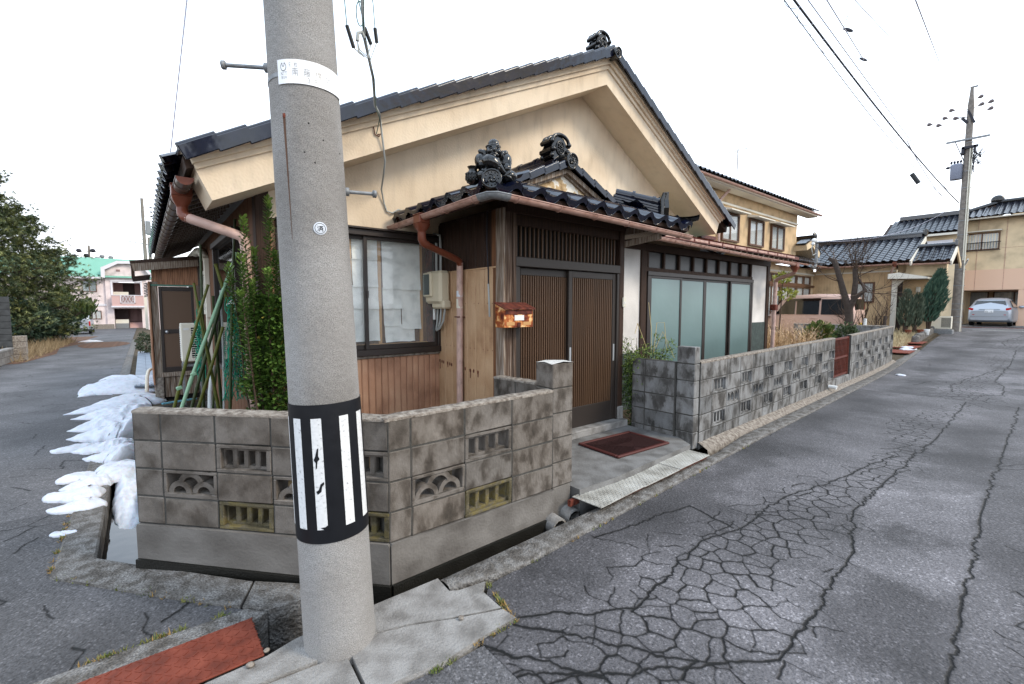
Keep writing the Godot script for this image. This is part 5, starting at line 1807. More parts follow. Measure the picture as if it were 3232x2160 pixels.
	for i in range(6, -1, -1):
		var row := PackedVector3Array()
		for j in 7:
			row.append(rows[i][j] + V(0, -0.022, 0))
		rows.append(row)
	up.grid(rows)
	piece("upturned_tile", up, M.ornament, roof)
	# broken tile under the cable at the left
	piece("broken_tile", mb().box(V(2.33, 2.63, -4.82), V(0.13, 0.03, 0.1), Basis(V(0, 0, 1), 0.3) * Basis(Vector3.UP, 0.4), 0.005), M.rust_dark, roof)
	# gutters round the porch
	var gc := V(2.215, 2.535, -2.985)
	var gr := V(5.17, 2.47, -2.985)
	var gl := V(2.205, 2.51, -4.88)
	var g1 := piece("gutter", gutter_run([gc + V(0.12, -0.003, 0), gr], 0.042), M.gutter, h, "pinkish brown gutter along the front of the porch")
	gutter_brackets(g1, gc, gr, 6, 0.042, M.gutter)
	var g2 := piece("gutter", gutter_run([gl, gc + V(0, 0, -0.12)], 0.042), M.gutter, h, "pinkish brown gutter along the left of the porch")
	gutter_brackets(g2, gl, gc, 4, 0.042, M.gutter)
	piece("corner_joint", gutter_run([gc + V(0, -0.002, -0.16), gc + V(0.005, -0.002, -0.03), gc + V(0.03, -0.002, -0.005), gc + V(0.16, -0.004, 0)], 0.047), M.zinc, g1)
	# collector and downpipe on the porch wall
	var dp := piece("downpipe", mb().tube([V(2.745, 2.11, -4.30), V(2.75, 2.06, -4.31), V(2.75, 1.0, -4.33), V(2.752, 0.05, -4.34)], 0.036, 12), M.pipe_pink, h, "pale pink downpipe on the porch wall beside the meter")
	piece("collector", hopper(V(2.215, 2.44, -4.17), 0.14, 0.19, Basis(Vector3.UP, PI / 2)), M.gutter_brown, dp)
	piece("elbow", mb().tube([V(2.215, 2.36, -4.17), V(2.215, 2.30, -4.17), V(2.235, 2.265, -4.175), V(2.27, 2.25, -4.18)], 0.042, 12), M.gutter_brown, dp)
	piece("slant_pipe", mb().tube([V(2.25, 2.255, -4.178), V(2.69, 2.14, -4.285), V(2.735, 2.12, -4.298), V(2.748, 2.08, -4.305)], 0.036, 12), M.gutter_brown, dp)
	piece("strap", mb().mm(V(2.71, 1.505, -4.37), V(2.82, 1.518, -4.29)), M.rust_dark, dp)
	piece("sticker", mb().tube([V(2.75, 1.80, -4.318), V(2.75, 1.735, -4.318)], 0.0375, 14, false), M.label, dp)
	piece("sticker", mb().tube([V(2.75, 1.71, -4.32), V(2.75, 1.61, -4.32)], 0.0372, 14, false), M.offwhite, dp)


func make_figure(parent: Node3D, at: Vector3) -> void:
	# glazed roof figure: a laughing seated man in a peaked cap holding a fish, a jar at his side
	var b := mb()
	var look := V(-0.50, 0.0, 0.86).normalized()
	var bs := Basis(Vector3.UP.cross(look), Vector3.UP, look)
	var P := func(x: float, y: float, z: float) -> Vector3: return at + bs * V(x, y, z) * 0.86
	var S := func(x: float, y: float, z: float, rx: float, ry: float, rz: float, roll := 0.0) -> void: b.ball(P.call(x, y, z), V(rx, ry, rz) * 0.86, bs * Basis(V(0, 0, 1), roll), 14, 9)
	S.call(0.01, 0.10, -0.02, 0.17, 0.11, 0.13)          # lap and robe
	S.call(-0.02, 0.19, -0.03, 0.13, 0.13, 0.11)         # belly and chest
	S.call(0.14, 0.07, 0.02, 0.10, 0.065, 0.10, 0.2)     # folded knee
	S.call(-0.10, 0.06, 0.05, 0.08, 0.055, 0.08, -0.2)
	S.call(-0.12, 0.21, 0.0, 0.062, 0.085, 0.07, 0.3)    # shoulders and sleeves
	S.call(0.12, 0.21, -0.01, 0.066, 0.10, 0.075, -0.25)
	S.call(0.125, 0.14, 0.05, 0.05, 0.06, 0.05)
	S.call(0.0, 0.305, 0.02, 0.078, 0.078, 0.075)        # head
	S.call(0.0, 0.265, 0.065, 0.05, 0.035, 0.036)        # chin
	S.call(-0.038, 0.295, 0.075, 0.03, 0.026, 0.026)     # cheeks
	S.call(0.038, 0.295, 0.075, 0.03, 0.026, 0.026)
	S.call(0.0, 0.305, 0.096, 0.015, 0.017, 0.016)       # nose
	S.call(-0.082, 0.28, 0.02, 0.022, 0.05, 0.028, 0.3)  # long ears and hat flaps
	S.call(0.082, 0.28, 0.02, 0.022, 0.05, 0.028, -0.3)
	S.call(-0.105, 0.30, 0.0, 0.05, 0.03, 0.03, -0.5)
	S.call(0.105, 0.30, 0.0, 0.05, 0.03, 0.03, 0.5)
	S.call(0.0, 0.36, 0.005, 0.078, 0.022, 0.074)       # cap brim
	S.call(0.005, 0.385, -0.005, 0.058, 0.055, 0.055)        # cap crown
	S.call(0.012, 0.365, -0.06, 0.07, 0.075, 0.06)       # cloth behind the cap
	S.call(0.03, 0.24, -0.11, 0.12, 0.15, 0.07)          # back
	for s in [-1, 1]:                                    # closed laughing eyes and brows
		var q := []
		var q2 := []
		for i in 6:
			var f := i / 5.0 - 0.5
			q.append(P.call(s * 0.033 + f * 0.038, 0.322 - f * f * 0.04, 0.091 - absf(f) * 0.012))
			q2.append(P.call(s * 0.033 + f * 0.044, 0.342 - f * f * 0.05, 0.085 - absf(f) * 0.012))
		b.tube(q, 0.0042, 5)
		b.tube(q2, 0.0055, 5)
	var mo := []
	for i in 8:                                          # broad smile and short beard
		var f := i / 7.0 - 0.5
		mo.append(P.call(f * 0.07, 0.272 + f * f * 0.1, 0.1 - f * f * 0.09))
	b.tube(mo, 0.006, 6)
	S.call(0.0, 0.243, 0.098, 0.016, 0.024, 0.012)
	# the fish across his front: body, head, gill, tail, scales as small bumps
	var fish := []
	var fr := []
	for i in 9:
		var f := i / 8.0
		fish.append(P.call(lerpf(-0.12, 0.10, f), lerpf(0.205, 0.085, f) + 0.02 * sin(PI * f), 0.125 - 0.02 * absf(f - 0.4)))
		fr.append([0.018, 0.045, 0.056, 0.058, 0.054, 0.046, 0.036, 0.024, 0.014][i])
	b.tube(fish, fr, 10)
	for i in 4:
		for k in 5:
			var f := 0.34 + i * 0.13
			var a := -0.9 + k * 0.45
			var c := fish[0].lerp(fish[8], f) as Vector3
			S.call(lerpf(-0.12, 0.10, f) + 0.012 * a, lerpf(0.205, 0.085, f) + 0.02 * sin(PI * f) + 0.045 * sin(a), 0.12 + 0.042 * cos(a), 0.013, 0.012, 0.009)
	S.call(-0.085, 0.205, 0.165, 0.011, 0.011, 0.008)    # eye
	S.call(0.125, 0.075, 0.12, 0.045, 0.018, 0.012, 0.7)
	S.call(0.135, 0.05, 0.12, 0.04, 0.016, 0.012, -0.5)
	# folds of the robe
	for i in 6:
		b.tube([P.call(0.10 + i * 0.015, 0.17 - i * 0.02, 0.07), P.call(0.17 + i * 0.005, 0.10 - i * 0.012, 0.075), P.call(0.20 - i * 0.004, 0.05 - i * 0.004, 0.06)], 0.008, 5)
	for i in 4:
		b.tube([P.call(0.09 + i * 0.014, 0.27 - i * 0.006, 0.04), P.call(0.125 + i * 0.013, 0.21, 0.055), P.call(0.115 + i * 0.014, 0.145, 0.085)], 0.008, 5)
		b.tube([P.call(-0.09 - i * 0.014, 0.27 - i * 0.006, 0.04), P.call(-0.12 - i * 0.012, 0.22, 0.055), P.call(-0.105 - i * 0.01, 0.16, 0.075)], 0.008, 5)
	# the jar
	var J := Transform3D(bs.scaled(Vector3.ONE * 0.86), P.call(-0.20, -0.01, 0.0))
	b.lathe([W(0.03, 0.0), W(0.062, 0.02), W(0.078, 0.06), W(0.072, 0.1), W(0.045, 0.13), W(0.04, 0.145), W(0.058, 0.17), W(0.05, 0.172), W(0.03, 0.15)], 16, J)
	b.tube([J * V(0.056, 0.165, 0), J * V(0.045, 0.195, 0.0), J * V(0.03, 0.175, 0)], 0.012, 6)
	for k in 7:
		for s in [-1, 1]:
			for y in [0.03, 0.055, 0.08]:
				var a: float = PI / 2 - 1.2 + k * 0.4
				b.tube([J * V(cos(a) * 0.079, y, sin(a) * 0.079), J * V(cos(a + s * 0.16) * 0.077, y + 0.022, sin(a + s * 0.16) * 0.077)], 0.004, 4)
	piece("seated_figure", b, M.ornament, parent, "black glazed roof figure of a laughing seated man with a fish and a jar")


func make_wing(h: Node3D) -> void:
	var Z := -4.4
	var wl := piece("wing_wall", mb().mm(V(4.74, -0.1, Z - 0.1), V(10.98, 2.62, Z - 0.06)), M.pale_stucco, h)
	piece("plaster", mb().mm(V(4.74, 0.9, Z - 0.06), V(6.18, 2.56, Z)), M.pale_stucco, wl)
	piece("base", mb().mm(V(4.74, 0.0, Z - 0.06), V(6.18, 0.9, Z + 0.006)), M.dado, wl)
	piece("plaster", mb().mm(V(10.14, 1.29, Z - 0.06), V(10.86, 2.56, Z)), M.pale_stucco, wl)
	piece("base", mb().mm(V(10.14, 0.0, Z - 0.06), V(10.86, 1.29, Z + 0.008)), M.dado, wl)
	piece("post", mb().mm(V(6.18, 0.1, Z - 0.06), V(6.33, 2.56, Z + 0.03), 0.008), M.dark_wood, wl)
	piece("post", mb().mm(V(10.86, 0.0, Z - 0.1), V(10.99, 2.56, Z + 0.03), 0.008), M.dark_wood, wl)
	piece("end_wall", mb().mm(V(10.88, 0.0, -8.5), V(10.98, 2.6, Z - 0.1)), M.pale_stucco, wl)
	piece("plate_beam", mb().mm(V(4.74, 2.52, Z - 0.06), V(11.0, 2.64, Z + 0.035), 0.006), M.dark_wood, wl)
	# transom
	var tr := piece("transom", mb().mm(V(6.33, 2.22, Z - 0.05), V(10.14, 2.52, Z - 0.03)), M.dark_glass, wl)
	for k in 9:
		var x := 6.36 + k * 0.465
		piece("transom_post", mb().mm(V(x, 2.24, Z - 0.03), V(x + 0.05, 2.52, Z + 0.01), 0.004), M.dark_wood, tr)
	piece("transom_rail", mb().mm(V(6.33, 2.20, Z - 0.05), V(10.14, 2.26, Z + 0.02), 0.004), M.dark_wood, tr)
	# the frosted sliding windows
	var w := Node3D.new()
	w.name = "frosted_window"
	h.add_child(w)
	w.position = V(8.24, 0.45, Z) - h.position
	tag(w, "wide four-leaf sliding window of blue green frosted glass")
	var f := mb()
	f.mm(V(6.34, 2.13, Z - 0.06), V(10.14, 2.2, Z + 0.05), 0.005)
	f.mm(V(6.34, 0.40, Z - 0.06), V(10.14, 0.46, Z + 0.05), 0.005)
	f.mm(V(6.34, 0.46, Z - 0.06), V(6.41, 2.13, Z + 0.045), 0.005)
	f.mm(V(10.07, 0.46, Z - 0.06), V(10.14, 2.13, Z + 0.045), 0.005)
	piece("frame", f, M.bronze, w)
	var xs := [6.41, 7.36, 8.22, 9.15, 10.07]
	for k in 4:
		var z := Z + 0.02 if k in [0, 3] else Z - 0.015
		var s := mb()
		s.mm(V(xs[k], 0.46, z - 0.014), V(xs[k] + 0.05, 2.13, z + 0.014), 0.004)
		s.mm(V(xs[k + 1] - 0.05, 0.46, z - 0.014), V(xs[k + 1] + 0.01, 2.13, z + 0.014), 0.004)
		s.mm(V(xs[k] + 0.05, 2.09, z - 0.014), V(xs[k + 1] - 0.05, 2.13, z + 0.014), 0.004)
		s.mm(V(xs[k] + 0.05, 0.46, z - 0.014), V(xs[k + 1] - 0.05, 0.53, z + 0.014), 0.004)
		piece("sash", s, M.bronze, w)
		piece("pane", mb().mm(V(xs[k] + 0.05, 0.53, z - 0.004), V(xs[k + 1] - 0.05, 2.09, z + 0.003)), M.frosted, w)
	# eave: rafters, red metal roof with a patina strip, gutter and downpipe
	var roof := mb()
	var e0 := V(5.28, 2.70, -3.87)
	roof.prism(PackedVector2Array([W(3.86, 2.64), W(3.86, 2.70), W(4.95, 3.0), W(4.95, 2.94)]), Transform3D(Basis(V(0, 0, -1), Vector3.UP, Vector3.RIGHT), V(5.30, 0, 0)), 5.85)
	var rf := piece("wing_roof", roof, M.red_metal, h)
	for k in 13:
		var x := 5.45 + k * 0.455
		piece("seam", mb().bar(V(x, 2.712, -3.87), V(x, 3.008, -4.92), 0.03, 0.03), M.red_metal, rf)
	for k in 12:
		var x := 5.48 + k * 0.455
		piece("edge_panel", mb().mm(V(x, 2.655, -3.858), V(x + 0.4, 2.695, -3.850), 0.003), M.gutter, rf)
	piece("patina_flashing", mb().prism(PackedVector2Array([W(4.55, 2.898), W(4.55, 2.915), W(4.93, 3.025), W(4.93, 3.0)]), Transform3D(Basis(V(0, 0, -1), Vector3.UP, Vector3.RIGHT), V(5.3, 0, 0)), 4.2), M.patina, rf)
	for k in 24:
		var x := 5.4 + k * 0.24
		piece("rafter", mb().bar(V(x, 2.62, -3.9), V(x, 2.74, -4.38), 0.045, 0.055), M.weathered_wood, rf)
	var a := V(5.55, 2.615, -3.82)
	var b := V(10.95, 2.53, -3.82)
	var g1 := piece("gutter", gutter_run([a, b], 0.042), M.gutter, h, "lower pinkish gutter along the wing at the right")
	gutter_brackets(g1, a, b, 13, 0.042, M.gutter)
	var dp := piece("downpipe", mb().tube([V(11.06, 2.24, -4.27), V(11.07, 2.19, -4.28), V(11.07, 1.0, -4.29), V(11.07, 0.0, -4.3)], 0.042, 12), M.pipe_pink, h, "pink downpipe at the right end of the wing")
	piece("collector", hopper(V(10.86, 2.46, -3.83), 0.15, 0.19), M.gutter_brown, dp)
	piece("slant_pipe", mb().tube([V(10.86, 2.38, -3.83), V(10.87, 2.34, -3.86), V(11.04, 2.25, -4.22), V(11.06, 2.2, -4.27)], 0.042, 12), M.gutter, dp)
	piece("joint_box", mb().mm(V(11.0, 1.55, -4.36), V(11.13, 1.68, -4.23), 0.01), M.rust_dark, dp)
	# end of a lower tiled roof behind the gable's foot
	var br := mb().tint(Color.WHITE)
	br.prism(PackedVector2Array([W(8.9, 2.98), W(10.4, 2.62), W(10.4, 2.56), W(8.9, 2.88)]), Transform3D(I3, V(0, 0, -8.4)), 3.45)
	piece("rear_roof", br, M.tile, h)
	var rr := mb()
	rr.tube([V(8.95, 3.06, -5.0), V(9.9, 2.87, -5.0)], 0.07, 10)
	rr.tube([V(9.9, 2.87, -5.0), V(10.0, 2.86, -5.0), V(10.06, 2.92, -5.0)], [0.085, 0.09, 0.05], 10)
	rr.mm(V(8.95, 2.9, -5.08), V(9.85, 2.96, -4.93))
	piece("rear_ridge", rr, M.ornament, h)
	piece("rear_flashing", mb().mm(V(8.9, 3.03, -4.96), V(9.5, 3.10, -4.88)), M.red_metal, h)


# ---------------------------------------------------------------- the pole in front

func strokes(im: Image, o: Vector2, s: Vector2, lines: Array, wide: float, ink := 0.3) -> void:
	# pen strokes in a unit box, drawn on a grey print
	for l in lines:
		for k in l.size() - 1:
			var a: Vector2 = o + W(l[k][0], l[k][1]) * s
			var b: Vector2 = o + W(l[k + 1][0], l[k + 1][1]) * s
			var n := int(a.distance_to(b)) + 1
			for i in n + 1:
				var p := a.lerp(b, float(i) / n)
				for y in range(int(p.y - wide), int(p.y + wide) + 2):
					for x in range(int(p.x - wide), int(p.x + wide) + 2):
						if x >= 0 and y >= 0 and x < im.get_width() and y < im.get_height() and W(x, y).distance_to(p) <= wide:
							im.set_pixel(x, y, Color(ink, ink, ink))


func ring_pts(cx: float, cy: float, r: float, a0: float, a1: float, n := 20) -> Array:
	var q := []
	for i in n + 1:
		var a := lerpf(a0, a1, float(i) / n)
		q.append([cx + cos(a) * r, cy + sin(a) * r])
	return q


func plate_print() -> ImageTexture:
	var im := Image.create(1024, 192, false, Image.FORMAT_RGB8)
	im.fill(Color(0.93, 0.93, 0.94))
	var B := W(92, 62)
	# emblem: open ring with a small loop hanging from its top
	strokes(im, W(46, 22), W(84, 70), [ring_pts(0.5, 0.52, 0.46, -1.15, 4.29), ring_pts(0.5, 0.3, 0.17, -0.6, 3.74), [[0.36, 0.22], [0.28, 0.1]], [[0.64, 0.22], [0.72, 0.1]]], 3.4, 0.25)
	# NTT
	for k in 3:
		var o := W(50 + k * 30, 100)
		if k == 0: strokes(im, o, W(22, 24), [[[0, 1], [0, 0], [1, 1], [1, 0]]], 2.0, 0.25)
		else: strokes(im, o, W(24, 24), [[[0, 0], [1, 0]], [[0.5, 0], [0.5, 1]]], 2.0, 0.25)
	var nishi := [[[0.05, 0.1], [0.95, 0.1]], [[0.15, 0.35], [0.85, 0.35], [0.85, 0.9], [0.15, 0.9], [0.15, 0.35]], [[0.4, 0.1], [0.38, 0.5], [0.25, 0.62]], [[0.6, 0.1], [0.6, 0.6], [0.75, 0.6]]]
	var hi := [[[0.2, 0.08], [0.2, 0.92], [0.8, 0.92], [0.8, 0.08], [0.2, 0.08]], [[0.2, 0.5], [0.8, 0.5]]]
	var hon := [[[0.08, 0.3], [0.92, 0.3]], [[0.5, 0.05], [0.5, 0.95]], [[0.5, 0.3], [0.15, 0.75]], [[0.5, 0.3], [0.85, 0.75]], [[0.3, 0.75], [0.7, 0.75]]]
	for k in 3:
		strokes(im, W(52 + k * 28, 132), W(22, 22), [nishi, hi, hon][k], 1.3, 0.4)
	# small line above: E and the character for a post
	strokes(im, W(170, 30), W(24, 26), [[[0.9, 0], [0.1, 0], [0.1, 1], [0.9, 1]], [[0.1, 0.5], [0.8, 0.5]]], 1.7, 0.4)
	strokes(im, W(236, 26), W(36, 34), [[[0.02, 0.3], [0.42, 0.3]], [[0.22, 0.02], [0.22, 1.0]], [[0.22, 0.35], [0.02, 0.7]], [[0.22, 0.4], [0.42, 0.62]], [[0.68, 0.0], [0.78, 0.12]], [[0.52, 0.25], [1.0, 0.25]], [[0.55, 0.58], [0.97, 0.58]], [[0.5, 0.95], [1.0, 0.95]], [[0.76, 0.25], [0.76, 0.95]]], 1.7, 0.4)
	# the large line
	var minami := [[[0.1, 0.16], [0.9, 0.16]], [[0.5, 0.0], [0.5, 0.32]], [[0.12, 0.98], [0.12, 0.34], [0.88, 0.34], [0.88, 0.98], [0.78, 0.9]], [[0.34, 0.42], [0.42, 0.54]], [[0.66, 0.42], [0.58, 0.54]], [[0.25, 0.58], [0.75, 0.58]], [[0.22, 0.74], [0.78, 0.74]], [[0.5, 0.58], [0.5, 0.98]]]
	var fuji := [[[0.05, 0.12], [0.95, 0.12]], [[0.33, 0.0], [0.33, 0.22]], [[0.67, 0.0], [0.67, 0.22]], [[0.08, 1.0], [0.1, 0.3], [0.32, 0.3], [0.32, 0.98]], [[0.1, 0.52], [0.32, 0.52]], [[0.1, 0.72], [0.32, 0.72]], [[0.48, 0.26], [0.54, 0.36]], [[0.86, 0.26], [0.8, 0.36]], [[0.42, 0.4], [0.98, 0.4]], [[0.42, 0.54], [0.98, 0.54]], [[0.68, 0.26], [0.62, 0.54], [0.42, 0.7]], [[0.74, 0.54], [0.96, 0.7]], [[0.7, 0.6], [0.7, 1.0]], [[0.5, 0.7], [0.6, 0.78]], [[0.9, 0.7], [0.8, 0.78]], [[0.46, 0.96], [0.64, 0.84]], [[0.94, 0.96], [0.76, 0.84]]]
	var hashi := [[[0.02, 0.28], [0.4, 0.28]], [[0.2, 0.0], [0.2, 1.0]], [[0.2, 0.34], [0.02, 0.66]], [[0.2, 0.38], [0.38, 0.58]], [[0.9, 0.02], [0.5, 0.1]], [[0.44, 0.22], [1.0, 0.22]], [[0.68, 0.08], [0.6, 0.28], [0.44, 0.38]], [[0.74, 0.22], [0.96, 0.38]], [[0.56, 0.36], [0.84, 0.36], [0.84, 0.52], [0.56, 0.52], [0.56, 0.36]], [[0.46, 1.0], [0.46, 0.62], [0.96, 0.62], [0.96, 1.0]], [[0.58, 0.72], [0.82, 0.72], [0.82, 0.9], [0.58, 0.9], [0.58, 0.72]]]
	var bun := [[[0.42, 0.05], [0.3, 0.3], [0.05, 0.5]], [[0.58, 0.05], [0.7, 0.3], [0.95, 0.5]], [[0.2, 0.52], [0.76, 0.52], [0.7, 0.95], [0.56, 0.88]], [[0.46, 0.52], [0.4, 0.76], [0.15, 0.98]]]
	for k in 4:
		strokes(im, W(205 + k * 150, 66), W(82, 64), [minami, fuji, hashi, bun][k], 2.3, 0.42)
	strokes(im, W(806, 66), W(20, 62), [[[0.5, 0], [0.5, 1]], [[0.9, 0.1], [0.9, 1]]], 2.0, 0.5)
	# 3 R
	strokes(im, W(398, 140), W(30, 38), [[[0.05, 0.1], [0.4, 0.0], [0.8, 0.1], [0.85, 0.3], [0.45, 0.48], [0.9, 0.65], [0.85, 0.9], [0.45, 1.0], [0.05, 0.9]]], 2.4, 0.4)
	strokes(im, W(496, 140), W(28, 38), [[[0.1, 1], [0.1, 0], [0.7, 0], [0.9, 0.15], [0.9, 0.38], [0.7, 0.52], [0.1, 0.52]], [[0.5, 0.52], [0.95, 1]]], 2.4, 0.4)
	return ImageTexture.create_from_image(im)


func bent(r0: float, a0: float, a1: float, y0: float, y1: float, n: int, taper := 0.0, m := 2) -> MB:
	# a patch bent round the pole; angle 0 faces the local +z, growing to +x
	var b := mb()
	var rows := []
	for j in m:
		var y := lerpf(y0, y1, float(j) / (m - 1))
		var row := PackedVector3Array()
		for i in n + 1:
			var a := deg_to_rad(lerpf(a0, a1, float(i) / n))
			row.append(V(sin(a) * (r0 - taper * y), y, cos(a) * (r0 - taper * y)))
		rows.append(row)
	b.grid(rows)
	for j in m:
		for i in n + 1:
			b.t[j * (n + 1) + i] = W(float(i) / n, 1.0 - float(j) / (m - 1))
	return b


func make_pole() -> void:
	var t := thing("utility_pole", "near round concrete utility pole with striped guard, step bolts and name plate", "utility pole", V(0.68, -0.03, -2.17))
	var up := V(-0.0265, 1.0, -0.0196).normalized()
	var toward := V(-0.68, 0, 2.17).normalized()
	var x := up.cross(toward).normalized()
	t.basis = Basis(x, up, x.cross(up))
	var R := 0.164
	var TP := 0.0078
	var pr := []
	for k in 41:
		var y := k * 0.28
		pr.append(W(R - TP * y, y))
	pr.append(W(0.001, 11.2))
	var sh := obj("shaft", mb().lathe(pr, 56), M.pole, t)
	# guard sleeve with white stripes
	obj("guard", bent(R + 0.0035, -180, 180, 0.60, 1.225, 72, TP), M.guard_black, t)
	for a in [[-56, -40], [-22.5, -6.5], [20.5, 36], [55, 71.5], [92, 108], [128, 144], [164, 180], [200, 216], [236, 252], [268, 284]]:
		obj("stripe", bent(R + 0.0046, a[0], a[1], 0.665, 1.165, 6, TP), M.guard_white, t)
	# torn places in one stripe
	for q in [[-17, 0.98, [[-0.012, 0.0], [-0.004, 0.02], [0.004, 0.05], [0.011, 0.055], [0.008, 0.02], [0.013, 0.005], [0.004, -0.005], [0.0, -0.035], [-0.006, -0.04], [-0.004, -0.01]]], [-14, 0.86, [[-0.018, -0.02], [-0.006, -0.012], [0.002, 0.012], [0.016, 0.022], [0.018, 0.012], [0.008, 0.0], [0.004, -0.022], [-0.012, -0.034]]], [-10, 0.665, [[-0.02, 0.01], [0.0, 0.012], [0.012, 0.02], [0.016, 0.0], [0.006, -0.01], [-0.006, 0.0]]]]:
		var p := PackedVector2Array()
		for v in q[2]: p.append(W(v[0], v[1]))
		var a := deg_to_rad(q[0])
		var rr: float = R + 0.0052 - TP * q[1]
		var bb := Basis(Vector3.UP, a)
		obj("torn_patch", mb().prism(p, Transform3D(bb, bb * V(0, q[1], rr - 0.001)), 0.0012), M.guard_black, t)
	# band and plate
	obj("steel_band", bent(R + 0.0022, -180, 180, 2.61, 2.628, 64, TP), M.zinc, t)
	var pm := StandardMaterial3D.new()
	pm.resource_name = "plate_print"
	pm.albedo_texture = plate_print()
	pm.roughness = 0.35
	obj("name_plate", bent(R + 0.0048, -40, 80, 2.575, 2.672, 30, TP), pm, t).set_meta("label", "white curved plate with an emblem and grey characters")
	# round inspection sticker
	var sy := 1.985
	var sa := deg_to_rad(11.0)
	var sb := Basis(Vector3.UP, sa)
	var so := sb * V(0, sy, R - TP * sy + 0.001)
	var st := obj("sticker", mb().lathe([W(0.027, -0.003), W(0.027, 0.0012), W(0.001, 0.0016)], 28, Transform3D(sb * Basis(Vector3.RIGHT, PI / 2), so)), M.label, t)
	var ink := mb()
	ink.lathe([W(0.0205, 0.0), W(0.0205, 0.0024), W(0.0222, 0.0024), W(0.0222, 0.0)], 28, Transform3D(sb * Basis(Vector3.RIGHT, PI / 2), so))
	for l in [[-0.6, 0.55, -0.4, 0.45], [-0.65, 0.2, -0.42, 0.06], [-0.6, -0.65, -0.42, -0.2], [-0.25, 0.5, 0.75, 0.5], [0.25, 0.62, 0.25, 0.5], [-0.05, 0.45, 0.7, 0.0], [0.6, 0.45, -0.3, 0.02], [-0.05, -0.08, 0.6, -0.08], [-0.05, -0.3, 0.58, -0.3], [-0.05, 0.0, -0.25, -0.75], [0.58, 0.0, 0.6, -0.8]]:
		ink.bar(so + sb * V(l[0] * 0.017, l[1] * 0.017, 0.002), so + sb * V(l[2] * 0.017, l[3] * 0.017, 0.002), 0.0022, 0.001, sb.z)
	obj("ink", ink, M.print_black, st)
	# rust run below an old bolt hole, and small spots
	var run := mb()
	var rows := []
	for k in 12:
		var f := k / 11.0
		var y := 2.46 - 0.52 * f
		var w := lerpf(5.5, 0.8, pow(f, 0.6))
		var row := PackedVector3Array()
		for i in 5:
			var a := deg_to_rad(-35.0 + 1.0 * f + w * (i / 4.0 - 0.5))
			row.append(V(sin(a), 0, cos(a)) * (R - TP * y + 0.0009) + Vector3.UP * y)
		rows.append(row)
	rows.reverse()
	obj("rust_run", run.grid(rows), mat("pole_rust", Color(0.62, 0.48, 0.4), 0.9, M.pole.albedo_texture, 0.3), t)
	obj("bolt_hole", mb().ball(V(sin(-0.61), 0, cos(-0.61)) * (R - TP * 2.45 - 0.003) + Vector3.UP * 2.45, V(0.008, 0.012, 0.008)), M.rust_dark, t)
	for q in [[4, 2.42], [26, 2.36], [-5, 2.30], [10, 2.26], [62, 2.33]]:
		var a := deg_to_rad(q[0])
		obj("spot", mb().ball(V(sin(a), 0, cos(a)) * (R - TP * q[1] - 0.0025) + Vector3.UP * q[1], V(0.0045, 0.0045, 0.0045), I3, 8, 5), M.wet_concrete, t)
	# step bolts
	for q in [[-100.0, 2.70, 0.17], [96.0, 2.185, 0.125], [-100.0, 3.6, 0.17], [96.0, 3.15, 0.17]]:
		var a := deg_to_rad(q[0])
		var d := V(sin(a), 0, cos(a))
		var c = d * (R - TP * q[1]) + Vector3.UP * q[1]
		var b := mb()
		b.tube([c - d * 0.02, c + d * q[2]], 0.0085, 10)
		b.lathe([W(0.001, 0), W(0.018, 0), W(0.018, 0.016), W(0.001, 0.016)], 6, Transform3D(Basis(d.cross(Vector3.UP), d, Vector3.UP), c + d * q[2]))
		b.lathe([W(0.001, -0.01), W(0.02, -0.01), W(0.02, 0.016), W(0.001, 0.016)], 6, Transform3D(Basis(d.cross(Vector3.UP), d, Vector3.UP), c))
		obj("step_bolt", b, M.zinc, t)


# ---------------------------------------------------------------- things on and around the house

func sag(a: Vector3, b: Vector3, drop: float, n := 14) -> Array:
	var q := []
	for i in n + 1:
		var f := float(i) / n
		q.append(a.lerp(b, f) + Vector3.DOWN * drop * 4.0 * f * (1.0 - f))
	return q


